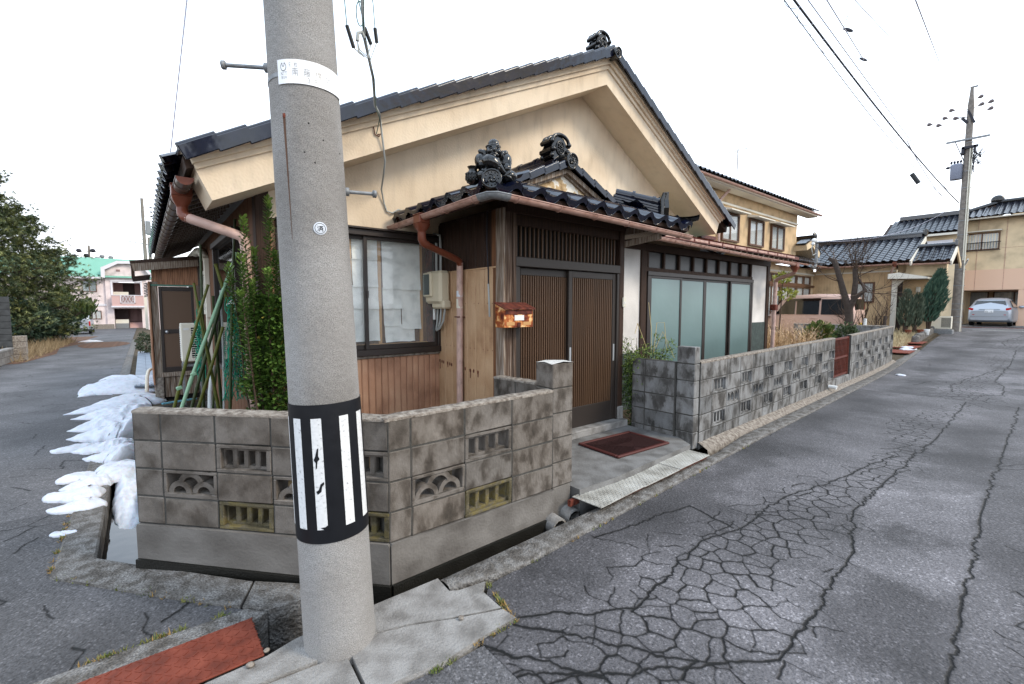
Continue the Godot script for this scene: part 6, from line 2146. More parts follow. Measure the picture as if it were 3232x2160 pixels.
func make_house_things() -> void:
	# electricity meter
	var X := 2.80
	var m := thing("electric_meter", "cream electricity meter box with a dark window on the porch wall", "meter", V(X, 1.6, -4.69))
	obj("case", mb().mm(V(-0.15, 0.06, -0.25), V(-0.005, 0.44, 0.11), 0.03), M.meter, m)
	obj("lower_case", mb().mm(V(-0.12, 0.0, -0.14), V(-0.005, 0.1, 0.13), 0.02), M.meter, m)
	obj("front_case", mb().mm(V(-0.175, 0.14, -0.25), V(-0.14, 0.425, -0.06), 0.012), M.meter, m)
	obj("window", mb().mm(V(-0.178, 0.165, -0.225), V(-0.17, 0.405, -0.09)), M.meter_glass, m)
	obj("window", mb().mm(V(-0.172, 0.165, -0.2535), V(-0.145, 0.405, -0.25)), M.meter_glass, m)
	obj("dial", mb().mm(V(-0.17, 0.2, -0.19), V(-0.165, 0.28, -0.13)), M.offwhite, m)
	for k in 3:
		obj("cable", mb().tube([V(-0.06, 0.0, -0.10 + k * 0.085), V(-0.06, -0.14, -0.11 + k * 0.07), V(-0.05, -0.23, -0.15 + k * 0.04), V(-0.03, -0.27, -0.20)], 0.013, 8), M.cable_grey, m)
	obj("sleeve", mb().tube([V(-0.06, 0.0, -0.18), V(-0.06, -0.13, -0.18)], 0.018, 10), M.white, m)
	for z in [-0.17, -0.07]:
		obj("conduit", mb().tube([V(-0.03, 0.42, z), V(-0.03, 0.75, z), V(-0.035, 0.86, z + 0.0), V(-0.05, 0.9, z - 0.15)], 0.014, 10), M.cable_grey, m)
	# letter box
	var lb := thing("letter_box", "rusty steel letter box with a white name card beside the door", "letter box", V(2.885, 1.42, -3.525))
	var c := mb()
	c.mm(V(-0.185, 0.0, -0.07), V(0.185, 0.18, 0.07), 0.004)
	obj("case", c, M.rusty_box, lb)
	var lid := mb()
	lid.prism(PackedVector2Array([W(-0.07, 0.236), W(0.096, 0.178), W(0.096, 0.188), W(-0.07, 0.248)]), Transform3D(Basis(V(0, 0, 1), Vector3.UP, V(-1, 0, 0)), V(0.2, 0, 0)), 0.4)
	obj("lid", lid, M.rust_dark, lb)
	obj("gusset", mb().prism(PackedVector2Array([W(-0.069, 0.18), W(0.066, 0.18), W(-0.069, 0.236)]), Transform3D(Basis(V(0, 0, 1), Vector3.UP, V(-1, 0, 0)), V(0.184, 0, 0)), 0.368), M.rusty_box, lb)
	obj("slot_flap", mb().mm(V(-0.17, 0.13, 0.07), V(0.17, 0.172, 0.076), 0.003), M.rust_dark, lb)
	obj("name_card", mb().mm(V(-0.055, 0.07, 0.0705), V(0.065, 0.122, 0.0735)), M.white, lb)
	for s in [-1, 1]:
		obj("peep_window", mb().mm(V(s * 0.105 - 0.05, 0.022, 0.0705), V(s * 0.105 + 0.05, 0.056, 0.0725)), M.shoji_wood, lb)
	obj("latch", mb().mm(V(-0.02, 0.002, 0.07), V(0.02, 0.05, 0.08), 0.006), M.rust_dark, lb)
	# small bell push by the door
	var db := thing("bell_push", "small cream bell push on the dark post right of the door", "bell push", V(4.72, 1.62, -3.592))
	obj("case", mb().mm(V(-0.028, 0, -0.008), V(0.028, 0.12, 0.016), 0.006), M.offwhite, db)
	obj("button", mb().mm(V(-0.012, 0.04, 0.016), V(0.012, 0.07, 0.021), 0.003), M.white, db)
	# grey service cable down to the porch roof
	var sc := thing("service_cable", "pale grey service cable hanging from the street down the gable to the porch roof", "cable", V(1.3, 2.9, -3.0))
	var P := func(p: Vector3) -> Vector3: return p - sc.position
	var run := []
	for p in [V(1.10, 3.78, -2.74), V(1.16, 3.50, -2.92), V(1.21, 3.36, -3.02), V(1.4, 3.30, -3.35), V(1.62, 3.33, -3.85), V(1.86, 3.46, -4.31), V(1.90, 3.30, -4.36), V(1.945, 3.06, -4.40), V(2.02, 2.98, -4.62), V(2.09, 2.9, -4.84), V(2.13, 2.76, -4.87), V(2.16, 2.68, -4.87), V(2.22, 2.665, -4.86), V(2.29, 2.71, -4.85), V(2.36, 2.70, -4.86)]:
		run.append(P.call(p))
	obj("cable", mb().tube(run, 0.0095, 8), M.cable_grey, sc)
	var run2 := []
	for p in [V(1.105, 3.80, -2.72), V(1.19, 3.40, -2.98), V(1.41, 3.29, -3.35), V(1.63, 3.30, -3.85), V(1.855, 3.42, -4.3), V(1.855, 3.3, -4.385)]:
		run2.append(P.call(p))
	obj("stay_wire", mb().tube(run2, 0.004, 6), M.cable_green, sc)
	obj("hook", mb().tube([P.call(V(1.83, 3.36, -4.39)), P.call(V(1.84, 3.29, -4.385)), P.call(V(1.88, 3.28, -4.385)), P.call(V(1.90, 3.31, -4.385)), P.call(V(1.87, 3.3, -4.40))], 0.005, 6), M.rust_dark, sc)
	for k in 3:
		var s: Array = [[V(1.09, 3.39, -3.0), V(1.13, 3.27, -3.0), V(1.045, 3.75, -3.0)], [V(1.205, 3.42, -3.0), V(1.245, 3.33, -3.0), V(1.12, 3.7, -3.0)], [V(1.275, 3.44, -3.0), V(1.285, 3.355, -3.0), V(1.235, 3.75, -3.0)]][k]
		obj("splice", mb().tube([P.call(s[0]), P.call(s[1])], 0.012, 8), M.black, sc)
		obj("lead", mb().tube([P.call(s[2]), P.call(s[2].lerp(s[0], 0.5) + V(0.01, 0, 0)), P.call(s[0])], 0.0035, 6), M.cable_green, sc)
		obj("lead", mb().tube([P.call(s[1]), P.call(V(1.2 + k * 0.02, 3.235, -3.0)), P.call(V(1.16 + k * 0.005, 3.25 + k * 0.01, -3.0)), P.call(V(1.155, 3.32, -3.0))], 0.0035, 6), M.cable_grey, sc)
	obj("loop", mb().tube([P.call(V(1.155, 3.32, -3.0)), P.call(V(1.16, 3.37, -3.0)), P.call(V(1.185, 3.385, -3.0)), P.call(V(1.205, 3.36, -3.01))], 0.011, 8), M.cable_grey, sc)
	var ring := []
	for i in 17:
		var a := TAU * i / 16
		ring.append(P.call(V(1.165 + sin(a) * 0.024, 3.475 + cos(a) * 0.075, -2.97)))
	obj("loop", mb().tube(ring, 0.0035, 6), M.cable_green, sc)
	# wire at the left end of the eave, with its bracket
	var lw := thing("eave_wire", "thin wire rising from a bracket at the left eave", "wire", V(0.3, 3.1, -6.0))
	obj("wire", mb().tube([V(0.0, 0.05, 0), V(0.22, 1.75, 0.3), V(0.5, 4.2, 0.8)], 0.006, 6), M.cable_faint, lw)
	obj("bracket", mb().bar(V(-0.05, -0.02, 0), V(0.12, -0.28, -0.05), 0.03, 0.02).tube([V(-0.04, -0.02, 0), V(-0.03, 0.06, 0)], 0.016, 8), M.zinc, lw)


func make_lean_to() -> void:
	var s := thing("lean_to", "small weathered wooden lean-to with a brown door at the side of the house", "shed", V(0.45, 0, -10.2))
	var P := V(0.45, 0, -10.2)
	var Z := -9.8
	piece("wall", mb().mm(V(0.12, 0.05, -10.9), V(0.15, 2.05, Z - 0.05)), M.shed_wood, s)
	for k in 9:
		piece("side_board", mb().tint(Color(1, 1, 1) * rng.randf_range(0.8, 1.15)).mm(V(0.10, 0.3, Z - 0.06 - k * 0.12), V(0.122, 2.05, Z + 0.05 - k * 0.12), 0.004), M.shed_wood, s)
	piece("post", mb().mm(V(0.13, 0.42, Z - 0.08), V(0.225, 2.05, Z + 0.006), 0.006), M.weathered_wood, s)
	piece("post_foot", mb().mm(V(0.11, 0.0, Z - 0.12), V(0.24, 0.42, Z + 0.02), 0.012), M.coping, s)
	for k in 9:
		piece("board", mb().tint(Color(1, 1, 1) * rng.randf_range(0.8, 1.1)).mm(V(0.15 + k * 0.072, 2.0, Z - 0.03), V(0.219 + k * 0.072, 2.34, Z), 0.004), M.shed_wood, s)
	piece("backing", mb().mm(V(0.15, 1.98, Z - 0.07), V(0.75, 2.36, Z - 0.04)), M.dark_wood, s)
	piece("flashing", mb().mm(V(0.13, 1.975, Z - 0.02), V(0.74, 2.005, Z + 0.02), 0.004), M.patina, s)
	var d := piece("door", mb().mm(V(0.25, 0.52, Z - 0.03), V(0.70, 1.95, Z - 0.012)), M.gutter_dark, s)
	var fr := mb()
	fr.mm(V(0.232, 0.50, Z - 0.03), V(0.275, 1.97, Z + 0.008), 0.004)
	fr.mm(V(0.68, 0.50, Z - 0.03), V(0.72, 1.97, Z + 0.008), 0.004)
	fr.mm(V(0.275, 1.90, Z - 0.03), V(0.68, 1.97, Z + 0.008), 0.004)
	fr.mm(V(0.275, 0.50, Z - 0.03), V(0.68, 0.585, Z + 0.008), 0.004)
	fr.mm(V(0.275, 1.17, Z - 0.03), V(0.68, 1.235, Z + 0.004), 0.004)
	piece("frame", fr, M.bronze, d)
	for q in [[0.585, 1.17], [1.235, 1.90]]:
		piece("panel", mb().mm(V(0.275, q[0] + 0.01, Z - 0.018), V(0.68, q[1] - 0.01, Z - 0.006)), mat("door_panel", Color(0.38, 0.3, 0.24), 0.5), d)
	piece("knob", mb().ball(V(0.315, 1.20, Z + 0.05), V(0.026, 0.026, 0.022)).tube([V(0.315, 1.2, Z), V(0.315, 1.2, Z + 0.05)], 0.014, 8), M.steel, d)
	piece("sill", mb().mm(V(0.22, 0.42, Z - 0.08), V(0.74, 0.50, Z + 0.02), 0.01), M.weathered_wood, s)
	for k in 6:
		piece("apron_board", mb().mm(V(0.25 + k * 0.08, 0.06 + rng.randf() * 0.03, Z - 0.06), V(0.325 + k * 0.08, 0.41, Z - 0.035), 0.005), M.weathered_wood, s)
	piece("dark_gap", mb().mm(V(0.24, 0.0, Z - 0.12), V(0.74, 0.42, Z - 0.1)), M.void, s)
	# roof
	var r := mb()
	r.prism(PackedVector2Array([W(-0.12, 2.37), W(0.86, 2.52), W(0.86, 2.45), W(-0.10, 2.33)]), Transform3D(I3, V(0, 0, -11.2)), 1.56)
	var rf := piece("roof", r, M.dark_wood, s)
	piece("fascia", mb().prism(PackedVector2Array([W(-0.10, 2.325), W(0.80, 2.465), W(0.80, 2.33), W(-0.075, 2.20)]), Transform3D(I3, V(0, 0, -9.68)), 0.03), M.weathered_wood, rf)
	piece("side_fascia", mb().mm(V(-0.105, 2.10, -11.2), V(-0.07, 2.33, -9.66)), M.dark_wood, rf)
	piece("soffit", mb().prism(PackedVector2Array([W(-0.08, 2.10), W(0.14, 2.14), W(0.14, 2.16), W(-0.08, 2.12)]), Transform3D(I3, V(0, 0, -11.2)), 1.5), M.dark_wood, rf)
	# hose at its corner
	var hs := thing("drain_hose", "cream hose bent over the drain beside the lean-to", "hose", V(0.06, 0, -10.6))
	obj("hose", mb().tube([V(0.02, 0.46, -0.3), V(-0.02, 0.44, -0.15), V(-0.045, 0.34, -0.02), V(-0.06, 0.1, 0.0), V(-0.065, -0.06, 0.02)], 0.028, 10), M.offwhite, hs)
	obj("collar", mb().tube([V(-0.063, 0.0, 0.01), V(-0.065, 0.06, 0.0)], 0.034, 10), M.black, hs)
	# air conditioner outdoor unit
	make_ac(V(0.60, 0.74, -9.12), 0.0, "white outdoor air conditioning unit behind the bamboo canes", 0.27, 0.62, 0.24)
	# planks bridging the drain
	for q in [[-0.085, 0.19, "blue grey ribbed metal plank over the drain, lane side"], [0.075, 0.12, "narrow pale metal plank over the drain, house side"]]:
		var pl := thing("metal_plank", q[2], "plank", V(q[0], 0.12, -16.0), 0.0, "metal planks over the lane drain")
		var b := mb()
		b.bar(V(0, 0.0, 4.9), V(0, rise(0, -21) - rise(0, -11), -5.0), q[1], 0.03)
		for k in 3:
			var x: float = (k - 1) * q[1] * 0.36
			b.bar(V(x, 0.018, 4.9), V(x, 0.018 + rise(0, -21) - rise(0, -11), -5.0), 0.014, 0.012)
		obj("plank", b, M.planks, pl)
	var tp := thing("blue_board", "narrow pale blue strip lying before the lean-to", "strip", V(0.42, 0.036, -9.4))
	obj("strip", mb().box(V(0, 0.01, 0), V(0.5, 0.02, 0.06), Basis(Vector3.UP, 0.35)), M.teal_tape, tp)
	var pb := thing("round_shrub", "dark clipped shrub beyond the planks on the lane", "shrub", V(0.02, rise(0, -20), -20.3))
	leafy_ball(pb, V(0.05, 0.45, 0), V(0.34, 0.4, 0.5), 700, Color(0.03, 0.05, 0.025), Color(0.07, 0.07, 0.035), 0.07)
	obj("stem", mb().tube([V(0.05, -0.05, 0), V(0.04, 0.4, 0)], 0.03, 6), M.twig, pb)


func make_ac(at: Vector3, turn: float, label: String, w: float, h: float, d: float) -> void:
	var a := thing("outdoor_unit", label, "air conditioner", at, turn)
	obj("case", mb().mm(V(-w / 2, 0, -d / 2), V(w / 2, h, d / 2), 0.012), M.offwhite, a)
	var n := 17
	for k in n:
		obj("fin", mb().mm(V(-w / 2 - 0.006, 0.05 + k * (h - 0.09) / n, -d / 2 + 0.02), V(-w / 2 + 0.001, 0.062 + k * (h - 0.09) / n, d / 2 - 0.03)), M.white, a)
	obj("fan_well", mb().mm(V(0.0, 0.06, d / 2 - 0.004), V(w / 2 - 0.015, h - 0.06, d / 2 + 0.002)), M.black, a)
	for k in 14:
		obj("grille_bar", mb().mm(V(0.0, 0.07 + k * (h - 0.14) / 13.0, d / 2 + 0.002), V(w / 2 - 0.012, 0.08 + k * (h - 0.14) / 13.0, d / 2 + 0.01)), M.offwhite, a)
	obj("handle", mb().mm(V(-w * 0.36, h - 0.11, d / 2), V(-w * 0.08, h - 0.075, d / 2 + 0.006), 0.003), M.white, a)
	for s in [-1, 1]:
		obj("foot", mb().mm(V(s * w * 0.36 - 0.03, -0.04, -d / 2 - 0.02), V(s * w * 0.36 + 0.03, 0, d / 2 + 0.05), 0.004), M.zinc, a)
	if at.y > 0.5 and at.x < 5:
		obj("stand", mb().mm(V(-w / 2, -at.y, -0.03), V(-w / 2 + 0.03, -0.04, 0.03)).mm(V(w / 2 - 0.03, -at.y, -0.03), V(w / 2, -0.04, 0.03)).mm(V(-w / 2, -0.08, -d / 2), V(w / 2, -0.04, d / 2)), M.zinc, a)


func make_bamboo() -> void:
	var list := [
		[0.44, 1.87, 0.53, 1.0, 0.013, "bamboo", "short olive cane leaning right at the net's top, left of the crossing"],
		[0.56, 1.86, 0.22, 0.6, 0.015, "bamboo", "olive cane leaning left across the air conditioner, outermost"],
		[0.83, 2.21, 0.26, 0.58, 0.018, "pole_green", "long pale green garden pole leaning to the lower left"],
		[0.74, 1.96, 0.36, 0.58, 0.016, "bamboo_dark", "dark green cane leaning left, right of the pale pole"],
		[0.67, 1.41, 0.43, 0.56, 0.016, "bamboo", "short olive cane leaning left, lowest of the leaning ones"],
		[0.51, 2.27, 0.45, 0.56, 0.014, "bamboo_dark", "tall dark cane standing nearly upright before the white window"],
		[0.64, 2.08, 0.87, 0.98, 0.018, "bamboo", "thick olive cane leaning right against the shrub"],
		[0.60, 1.74, 0.63, 0.6, 0.015, "bamboo_dark", "dark cane standing left of the thick olive one, top cut off square"],
		[0.83, 2.57, 0.68, 0.52, 0.014, "bamboo_dark", "tallest cane, tied to the pink downpipe"],
		[0.48, 1.55, 0.60, 0.54, 0.012, "bamboo", "thin olive cane leaning left at the top behind the net"],
		[0.64, 1.47, 0.56, 0.53, 0.011, "bamboo_dark", "thin dark cane low among the others by the side wall"],
		[0.67, 1.80, 0.63, 0.54, 0.011, "cable_grey", "thin grey rod standing upright among the canes"],
	]
	for i in list.size():
		var q: Array = list[i]
		var z = -5.8 + [0.0, 0.12, 0.05, -0.02, 0.16, -0.2, 0.08, -0.12, 0.1, -0.1, -0.25, -0.06][i]
		var k = z / -5.8
		var a := V(q[0] * k, 1.62 + (q[1] - 1.62) * k, z)
		var b := V(q[2] * k, 1.62 + (q[3] - 1.62) * k, z)
		var low := a + (b - a) * ((a.y - 0.02) / (a.y - b.y)) + V(0, 0, [0.1, -0.15, 0.2][i % 3])
		if i == 6: low = b
		var t := thing("garden_cane", q[6], "cane", low, 0.0, "bamboo canes and poles of a bean frame")
		var pts := []
		var rr := []
		var n := 26
		for s in n + 1:
			var f := float(s) / n
			pts.append((a - low) * f + V(sin(f * 5.0 + i) * 0.006, 0, 0))
			rr.append(q[4] * lerpf(1.1, 0.9, f) * (1.18 if s % 4 == 2 else 1.0))
		obj("cane", mb().tube(pts, rr, 8), M[q[5]], t)
		if i in [1, 2]:
			for f in [0.22, 0.42]:
				obj("clip", mb().box((a - low) * f, V(0.055, 0.035, 0.045), Basis(V(0, 0, 1), 0.4), 0.006), M.pole_green, t)
	# tie
	tag(obj("tie", mb().tube([V(0.70, 1.64, -5.66), V(0.74, 1.69, -5.62), V(0.79, 1.70, -5.66), V(0.76, 1.66, -5.6), V(0.70, 1.655, -5.63)], 0.007, 6), M.white, self), "white string knotted where the canes cross", "string")
	# nets: meshes of thin cord that hang bunched from the crossings
	for q in [[[0.735, 1.72], [0.68, 1.40], [0.645, 0.62], 0.06, 0.2, -5.68, "green garden net hanging bunched from the crossed canes", 17], [[0.50, 1.68], [0.475, 1.45], [0.485, 0.8], 0.045, 0.07, -6.1, "small green net bunched high on the left canes", 9]]:
		var t := thing("garden_net", q[6], "net", V(q[0][0], 0, q[5]))
		var b := mb()
		var pale := mb()
		var cols: int = q[7]
		var grid := []
		for r in 19:
			var f := r / 18.0
			var mid: float = lerpf(q[0][0], q[1][0] + (0.08 if cols > 10 else 0.0), minf(f * 2.2, 1.0)) if f < 0.45 else lerpf(q[1][0] + (0.08 if cols > 10 else 0.0), q[2][0] + (0.1 if cols > 10 else 0.0), (f - 0.45) / 0.55)
			var y: float = lerpf(q[0][1], q[2][1], f)
			var wd: float = lerpf(q[3] * 0.5, q[4], pow(f, 0.8))
			var row := []
			for c in cols:
				var u := float(c) / (cols - 1) - 0.5
				var bunch := u * wd * 2.0 + 0.03 * sin(c * 2.1 + r * 0.5) * (1.0 - f * 0.4)
				row.append(V(mid + bunch * 0.6 + rng.randf_range(-0.012, 0.012) - q[0][0], y + rng.randf_range(-0.014, 0.014), 0.06 * sin(c * 1.7) * (1.0 - f * 0.5) + rng.randf_range(-0.02, 0.02)))
			grid.append(row)
		for r in 18:
			for c in cols:
				var e := c + (1 if r % 2 else -1)
				var a0: Vector3 = grid[r][c]
				(pale if c % 3 == 0 else b).tube([a0, a0.lerp(grid[r + 1][c], 0.5) + V(rng.randf_range(-0.01, 0.01), 0, 0), grid[r + 1][c]], 0.0042, 3, false)
				if e >= 0 and e < cols:
					b.tube([a0, grid[r + 1][e]], 0.0038, 3, false)
		obj("netting", b, M.net, t)
		obj("faded_netting", pale, M.net_pale, t)


# ---------------------------------------------------------------- plants

func leaf_mesh(l: float, w: float, fold := 0.25) -> ArrayMesh:
	var b := mb()
	var pts := [[0.0, 0.0], [0.3, 0.42], [0.62, 0.46], [1.0, 0.0]]
	for s in [-1, 1]:
		for i in 3:
			var a := V(pts[i][1] * w * s, absf(pts[i][1]) * w * fold, pts[i][0] * l)
			var c := V(pts[i + 1][1] * w * s, absf(pts[i + 1][1]) * w * fold, pts[i + 1][0] * l)
			var m0 := V(0, 0, pts[i][0] * l)
			var m1 := V(0, -0.04 * l * pts[i + 1][0], pts[i + 1][0] * l)
			if s > 0:
				if i > 0: b.tri(m0, c, a)
				b.tri(m0, m1, c)
			else:
				if i > 0: b.tri(m0, a, c)
				b.tri(m0, c, m1)
	return b.mesh()


func scatter(called: String, parent: Node3D, m: Mesh, mt: Material, xs: Array, cs: PackedColorArray) -> MultiMeshInstance3D:
	var mm := MultiMesh.new()
	mm.transform_format = MultiMesh.TRANSFORM_3D
	mm.use_colors = true
	mm.mesh = m
	mm.instance_count = xs.size()
	for i in xs.size():
		mm.set_instance_transform(i, xs[i])
		mm.set_instance_color(i, cs[i])
	var o := MultiMeshInstance3D.new()
	o.multimesh = mm
	o.material_override = mt
	o.name = called
	parent.add_child(o, true)
	o.set_meta("kind", "stuff")
	return o


func aim(d: Vector3, roll: float, s: float) -> Basis:
	var z := d.normalized()
	var x := Vector3.UP.cross(z)
	if x.length() < 0.05: x = Vector3.RIGHT
	x = x.normalized()
	var y := z.cross(x)
	return (Basis(x, y, z) * Basis(V(0, 0, 1), roll)).scaled_local(Vector3.ONE * s)


func rdir() -> Vector3:
	var y := rng.randf_range(-1, 1)
	var a := rng.randf() * TAU
	return V(cos(a) * sqrt(1 - y * y), y, sin(a) * sqrt(1 - y * y))


func leafy_ball(parent: Node3D, c: Vector3, r: Vector3, n: int, dark: Color, light: Color, size: float, mt: Material = null) -> void:
	var xs := []
	var cs := PackedColorArray()
	for k in n:
		var d := rdir()
		var lump := 0.82 + 0.3 * noise_a.get_noise_3d(d.x * 70, d.y * 70, d.z * 70 + c.x * 50)
		var p := c + d * r * lump * pow(rng.randf(), 0.22)
		xs.append(Transform3D(aim(d + rdir() * 0.7 + Vector3.UP * 0.3, rng.randf() * TAU, rng.randf_range(0.7, 1.3)), p))
		cs.append(dark.lerp(light, rng.randf() * rng.randf()))
	scatter("foliage", parent, leaf_mesh(size, size * 0.6), mt if mt else M.dull_leaf, xs, cs)


func make_shrub() -> void:
	# the clipped evergreen with upright shoots between the wall and the window
	var t := thing("evergreen_shrub", "glossy evergreen shrub with upright shoots beside the window", "shrub", V(0.88, 0, -4.62))
	var shoots := []
	for q in [[0.72, 2.40, -4.60], [0.915, 2.58, -4.55], [0.68, 2.06, -4.5], [0.60, 1.98, -4.62], [1.02, 2.22, -4.5], [0.97, 2.12, -4.62], [0.80, 2.14, -4.65], [1.08, 2.16, -4.6], [0.66, 1.76, -4.45], [0.87, 1.95, -4.45], [1.13, 2.0, -4.55], [0.75, 1.85, -4.5]]:
		shoots.append([V(lerpf(q[0], 0.88, 0.3), 0.9, q[2]), V(q[0], q[1], q[2])])
	var wood := mb()
	var xs := []
	var cs := PackedColorArray()
	for s in shoots:
		var a: Vector3 = s[0] - t.position
		var b: Vector3 = s[1] - t.position
		wood.tube([V(a.x * 0.4, 0.05, a.z * 0.4), a, a.lerp(b, 0.5) + V(rng.randf_range(-0.02, 0.02), 0, 0), b], [0.012, 0.008, 0.006, 0.003], 5)
		var n := int((b.y - a.y) / 0.0036)
		for k in n:
			var f := float(k) / n
			var ang := k * 2.39996 + rng.randf() * 0.4
			var d := V(cos(ang), lerpf(0.35, 1.3, pow(f, 6)), sin(ang))
			var p := a.lerp(b, f) + V(cos(ang), 0, sin(ang)) * rng.randf_range(0.004, 0.045) * (1.25 - 0.7 * f)
			xs.append(Transform3D(aim(d, rng.randf_range(-0.5, 0.5), rng.randf_range(0.8, 1.2)), p))
			cs.append(Color(0.04, 0.085, 0.018).lerp(Color(0.13, 0.21, 0.04), rng.randf() * 0.6 + (0.6 if f > 0.94 else 0.0)))
	# the dense body
	for k in 9000:
		var y := rng.randf_range(0.08, 1.72)
		var wd := 0.18 + 0.05 * noise_a.get_noise_2d(y * 130, 4.0) * 2.0
		if y > 1.45: wd *= 1.0 - (y - 1.45) * 1.3
		var a := rng.randf() * TAU
		var rr := pow(rng.randf(), 0.3)
		var lump := 1.0 + 0.35 * noise_a.get_noise_3d(cos(a) * 60, y * 150, sin(a) * 60)
		var p := V(cos(a) * (wd + 0.03) * lump * rr + 0.03, y, sin(a) * 0.21 * lump * rr)
		if y < 0.9: p.x -= (0.9 - y) * 0.03
		var d := V(cos(a), rng.randf_range(-0.3, 0.9), sin(a)) + rdir() * 0.5
		xs.append(Transform3D(aim(d, rng.randf_range(-1, 1), rng.randf_range(0.8, 1.35)), p))
		var c := Color(0.035, 0.075, 0.018).lerp(Color(0.11, 0.19, 0.035), rng.randf())
		if rng.randf() < 0.02: c = Color(0.25, 0.2, 0.04)
		cs.append(c)
	scatter("foliage", t, leaf_mesh(0.04, 0.027), M.leaf, xs, cs)
	obj("stems", wood, M.twig, t)


func make_nandina() -> void:
	# bushy bamboo-like plant behind the right pillar, with a few straws
	var t := thing("nandina_bush", "feathery green bush with dry straws behind the right wall of the step", "bush", V(5.05, 0, -3.5))
	var xs := []
	var cs := PackedColorArray()
	var wood := mb()
	for k in 46:
		var a := rng.randf() * TAU
		var lean := rng.randf_range(0.08, 0.42)
		var hgt := rng.randf_range(0.85, 1.32) - lean * 0.3
		var tip := V(cos(a) * lean * 1.1, hgt, sin(a) * lean * 0.6)
		var base := V(cos(a) * 0.09, 0, sin(a) * 0.09)
		var midp := base.lerp(tip, 0.6) + V(0, 0.12, 0)
		wood.tube([base, midp, tip], [0.006, 0.005, 0.002], 4)
		for j in 14:
			var f := rng.randf_range(0.35, 1.0)
			var c := base.lerp(midp, f / 0.6) if f < 0.6 else midp.lerp(tip, (f - 0.6) / 0.4)
			var d := (V(cos(a), 0.1, sin(a)) + rdir() * 1.1).normalized()
			for i in 9:
				var p := c + d * (0.02 + i * 0.016) + Vector3.DOWN * 0.0014 * i * i
				xs.append(Transform3D(aim(d + rdir() * 0.9, rng.randf_range(-0.6, 0.6), rng.randf_range(0.7, 1.2)), p))
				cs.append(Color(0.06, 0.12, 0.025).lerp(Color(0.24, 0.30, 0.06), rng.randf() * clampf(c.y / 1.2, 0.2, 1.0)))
	# lower dark foliage seen in the gap by the door
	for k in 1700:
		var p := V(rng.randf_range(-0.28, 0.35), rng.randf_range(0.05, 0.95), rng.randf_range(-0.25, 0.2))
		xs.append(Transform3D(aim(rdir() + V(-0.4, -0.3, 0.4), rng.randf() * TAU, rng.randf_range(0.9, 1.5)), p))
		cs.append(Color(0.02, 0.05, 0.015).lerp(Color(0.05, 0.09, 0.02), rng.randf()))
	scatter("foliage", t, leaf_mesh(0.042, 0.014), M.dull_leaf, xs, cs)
	obj("stems", wood, M.twig, t)
	var st := mb().tint(Color(0.5, 0.4, 0.2))
	for q in [[[0.0, 1.0, 0.1], [-0.03, 1.3, 0.12], [-0.08, 1.68, 0.1]], [[0.05, 1.0, 0.1], [0.08, 1.42, 0.12], [0.22, 1.42, 0.14], [0.27, 1.05, 0.15]], [[0.1, 1.1, 0.1], [0.25, 1.3, 0.1], [0.38, 0.95, 0.2]], [[-0.1, 1.1, 0.1], [-0.3, 1.42, 0.1], [-0.42, 1.3, 0.15]]]:
		var pts := []
		for p in q: pts.append(V(p[0], p[1], p[2]))
		st.tube(pts, 0.004, 5)
	obj("straw", st, M.straw, t)


func snow_lump(b: MB, pts: Array, wide: Array, high: Array, seed_: float) -> void:
	# a rounded tongue of snow along a line on the ground
	var n := 44
	var rows := []
	for i in n + 1:
		var f := float(i) / n * (pts.size() - 1)
		var k := mini(int(f), pts.size() - 2)
		var c: Vector3 = pts[k].lerp(pts[k + 1], f - k)
		var kp := maxi(k - 1, 0)
		var kn := mini(k + 2, pts.size() - 1)
		var ends := sqrt(clampf(sin(PI * clampf(float(i) / n, 0.0, 1.0)) * 2.2, 0.0, 1.0))
		c = pts[k].cubic_interpolate(pts[k + 1], pts[kp], pts[kn], f - k)
		var w: float = maxf(cubic_interpolate(wide[k], wide[k + 1], wide[kp], wide[kn], f - k), 0.03) * ends * 1.1
		var hh: float = 0.85 * maxf(cubic_interpolate(high[k], high[k + 1], high[kp], high[kn], f - k), 0.015) * ends
		var d: Vector3 = (pts[k + 1] - pts[k]).normalized()
		var s := V(-d.z, 0, d.x)
		var row := PackedVector3Array()
		for j in 21:
			var u := sin((j / 20.0 - 0.5) * PI)
			var q := noise_a.get_noise_2d(seed_ * 300.0 + i * 5.0, j * 9.0)
			var edge := 1.0 + 0.16 * noise_a.get_noise_2d(seed_ * 70.0 + i * 9.0, (0.0 if u < 0 else 500.0))
			var prof := pow(maxf(1.0 - u * u, 0.0), 0.5)
			row.append(c + s * u * w * edge + Vector3.UP * (hh * prof * (1.0 + 0.35 * q) - (0.012 if absf(u) > 0.99 else 0.0)))
		rows.append(row)
	b.grid(rows)


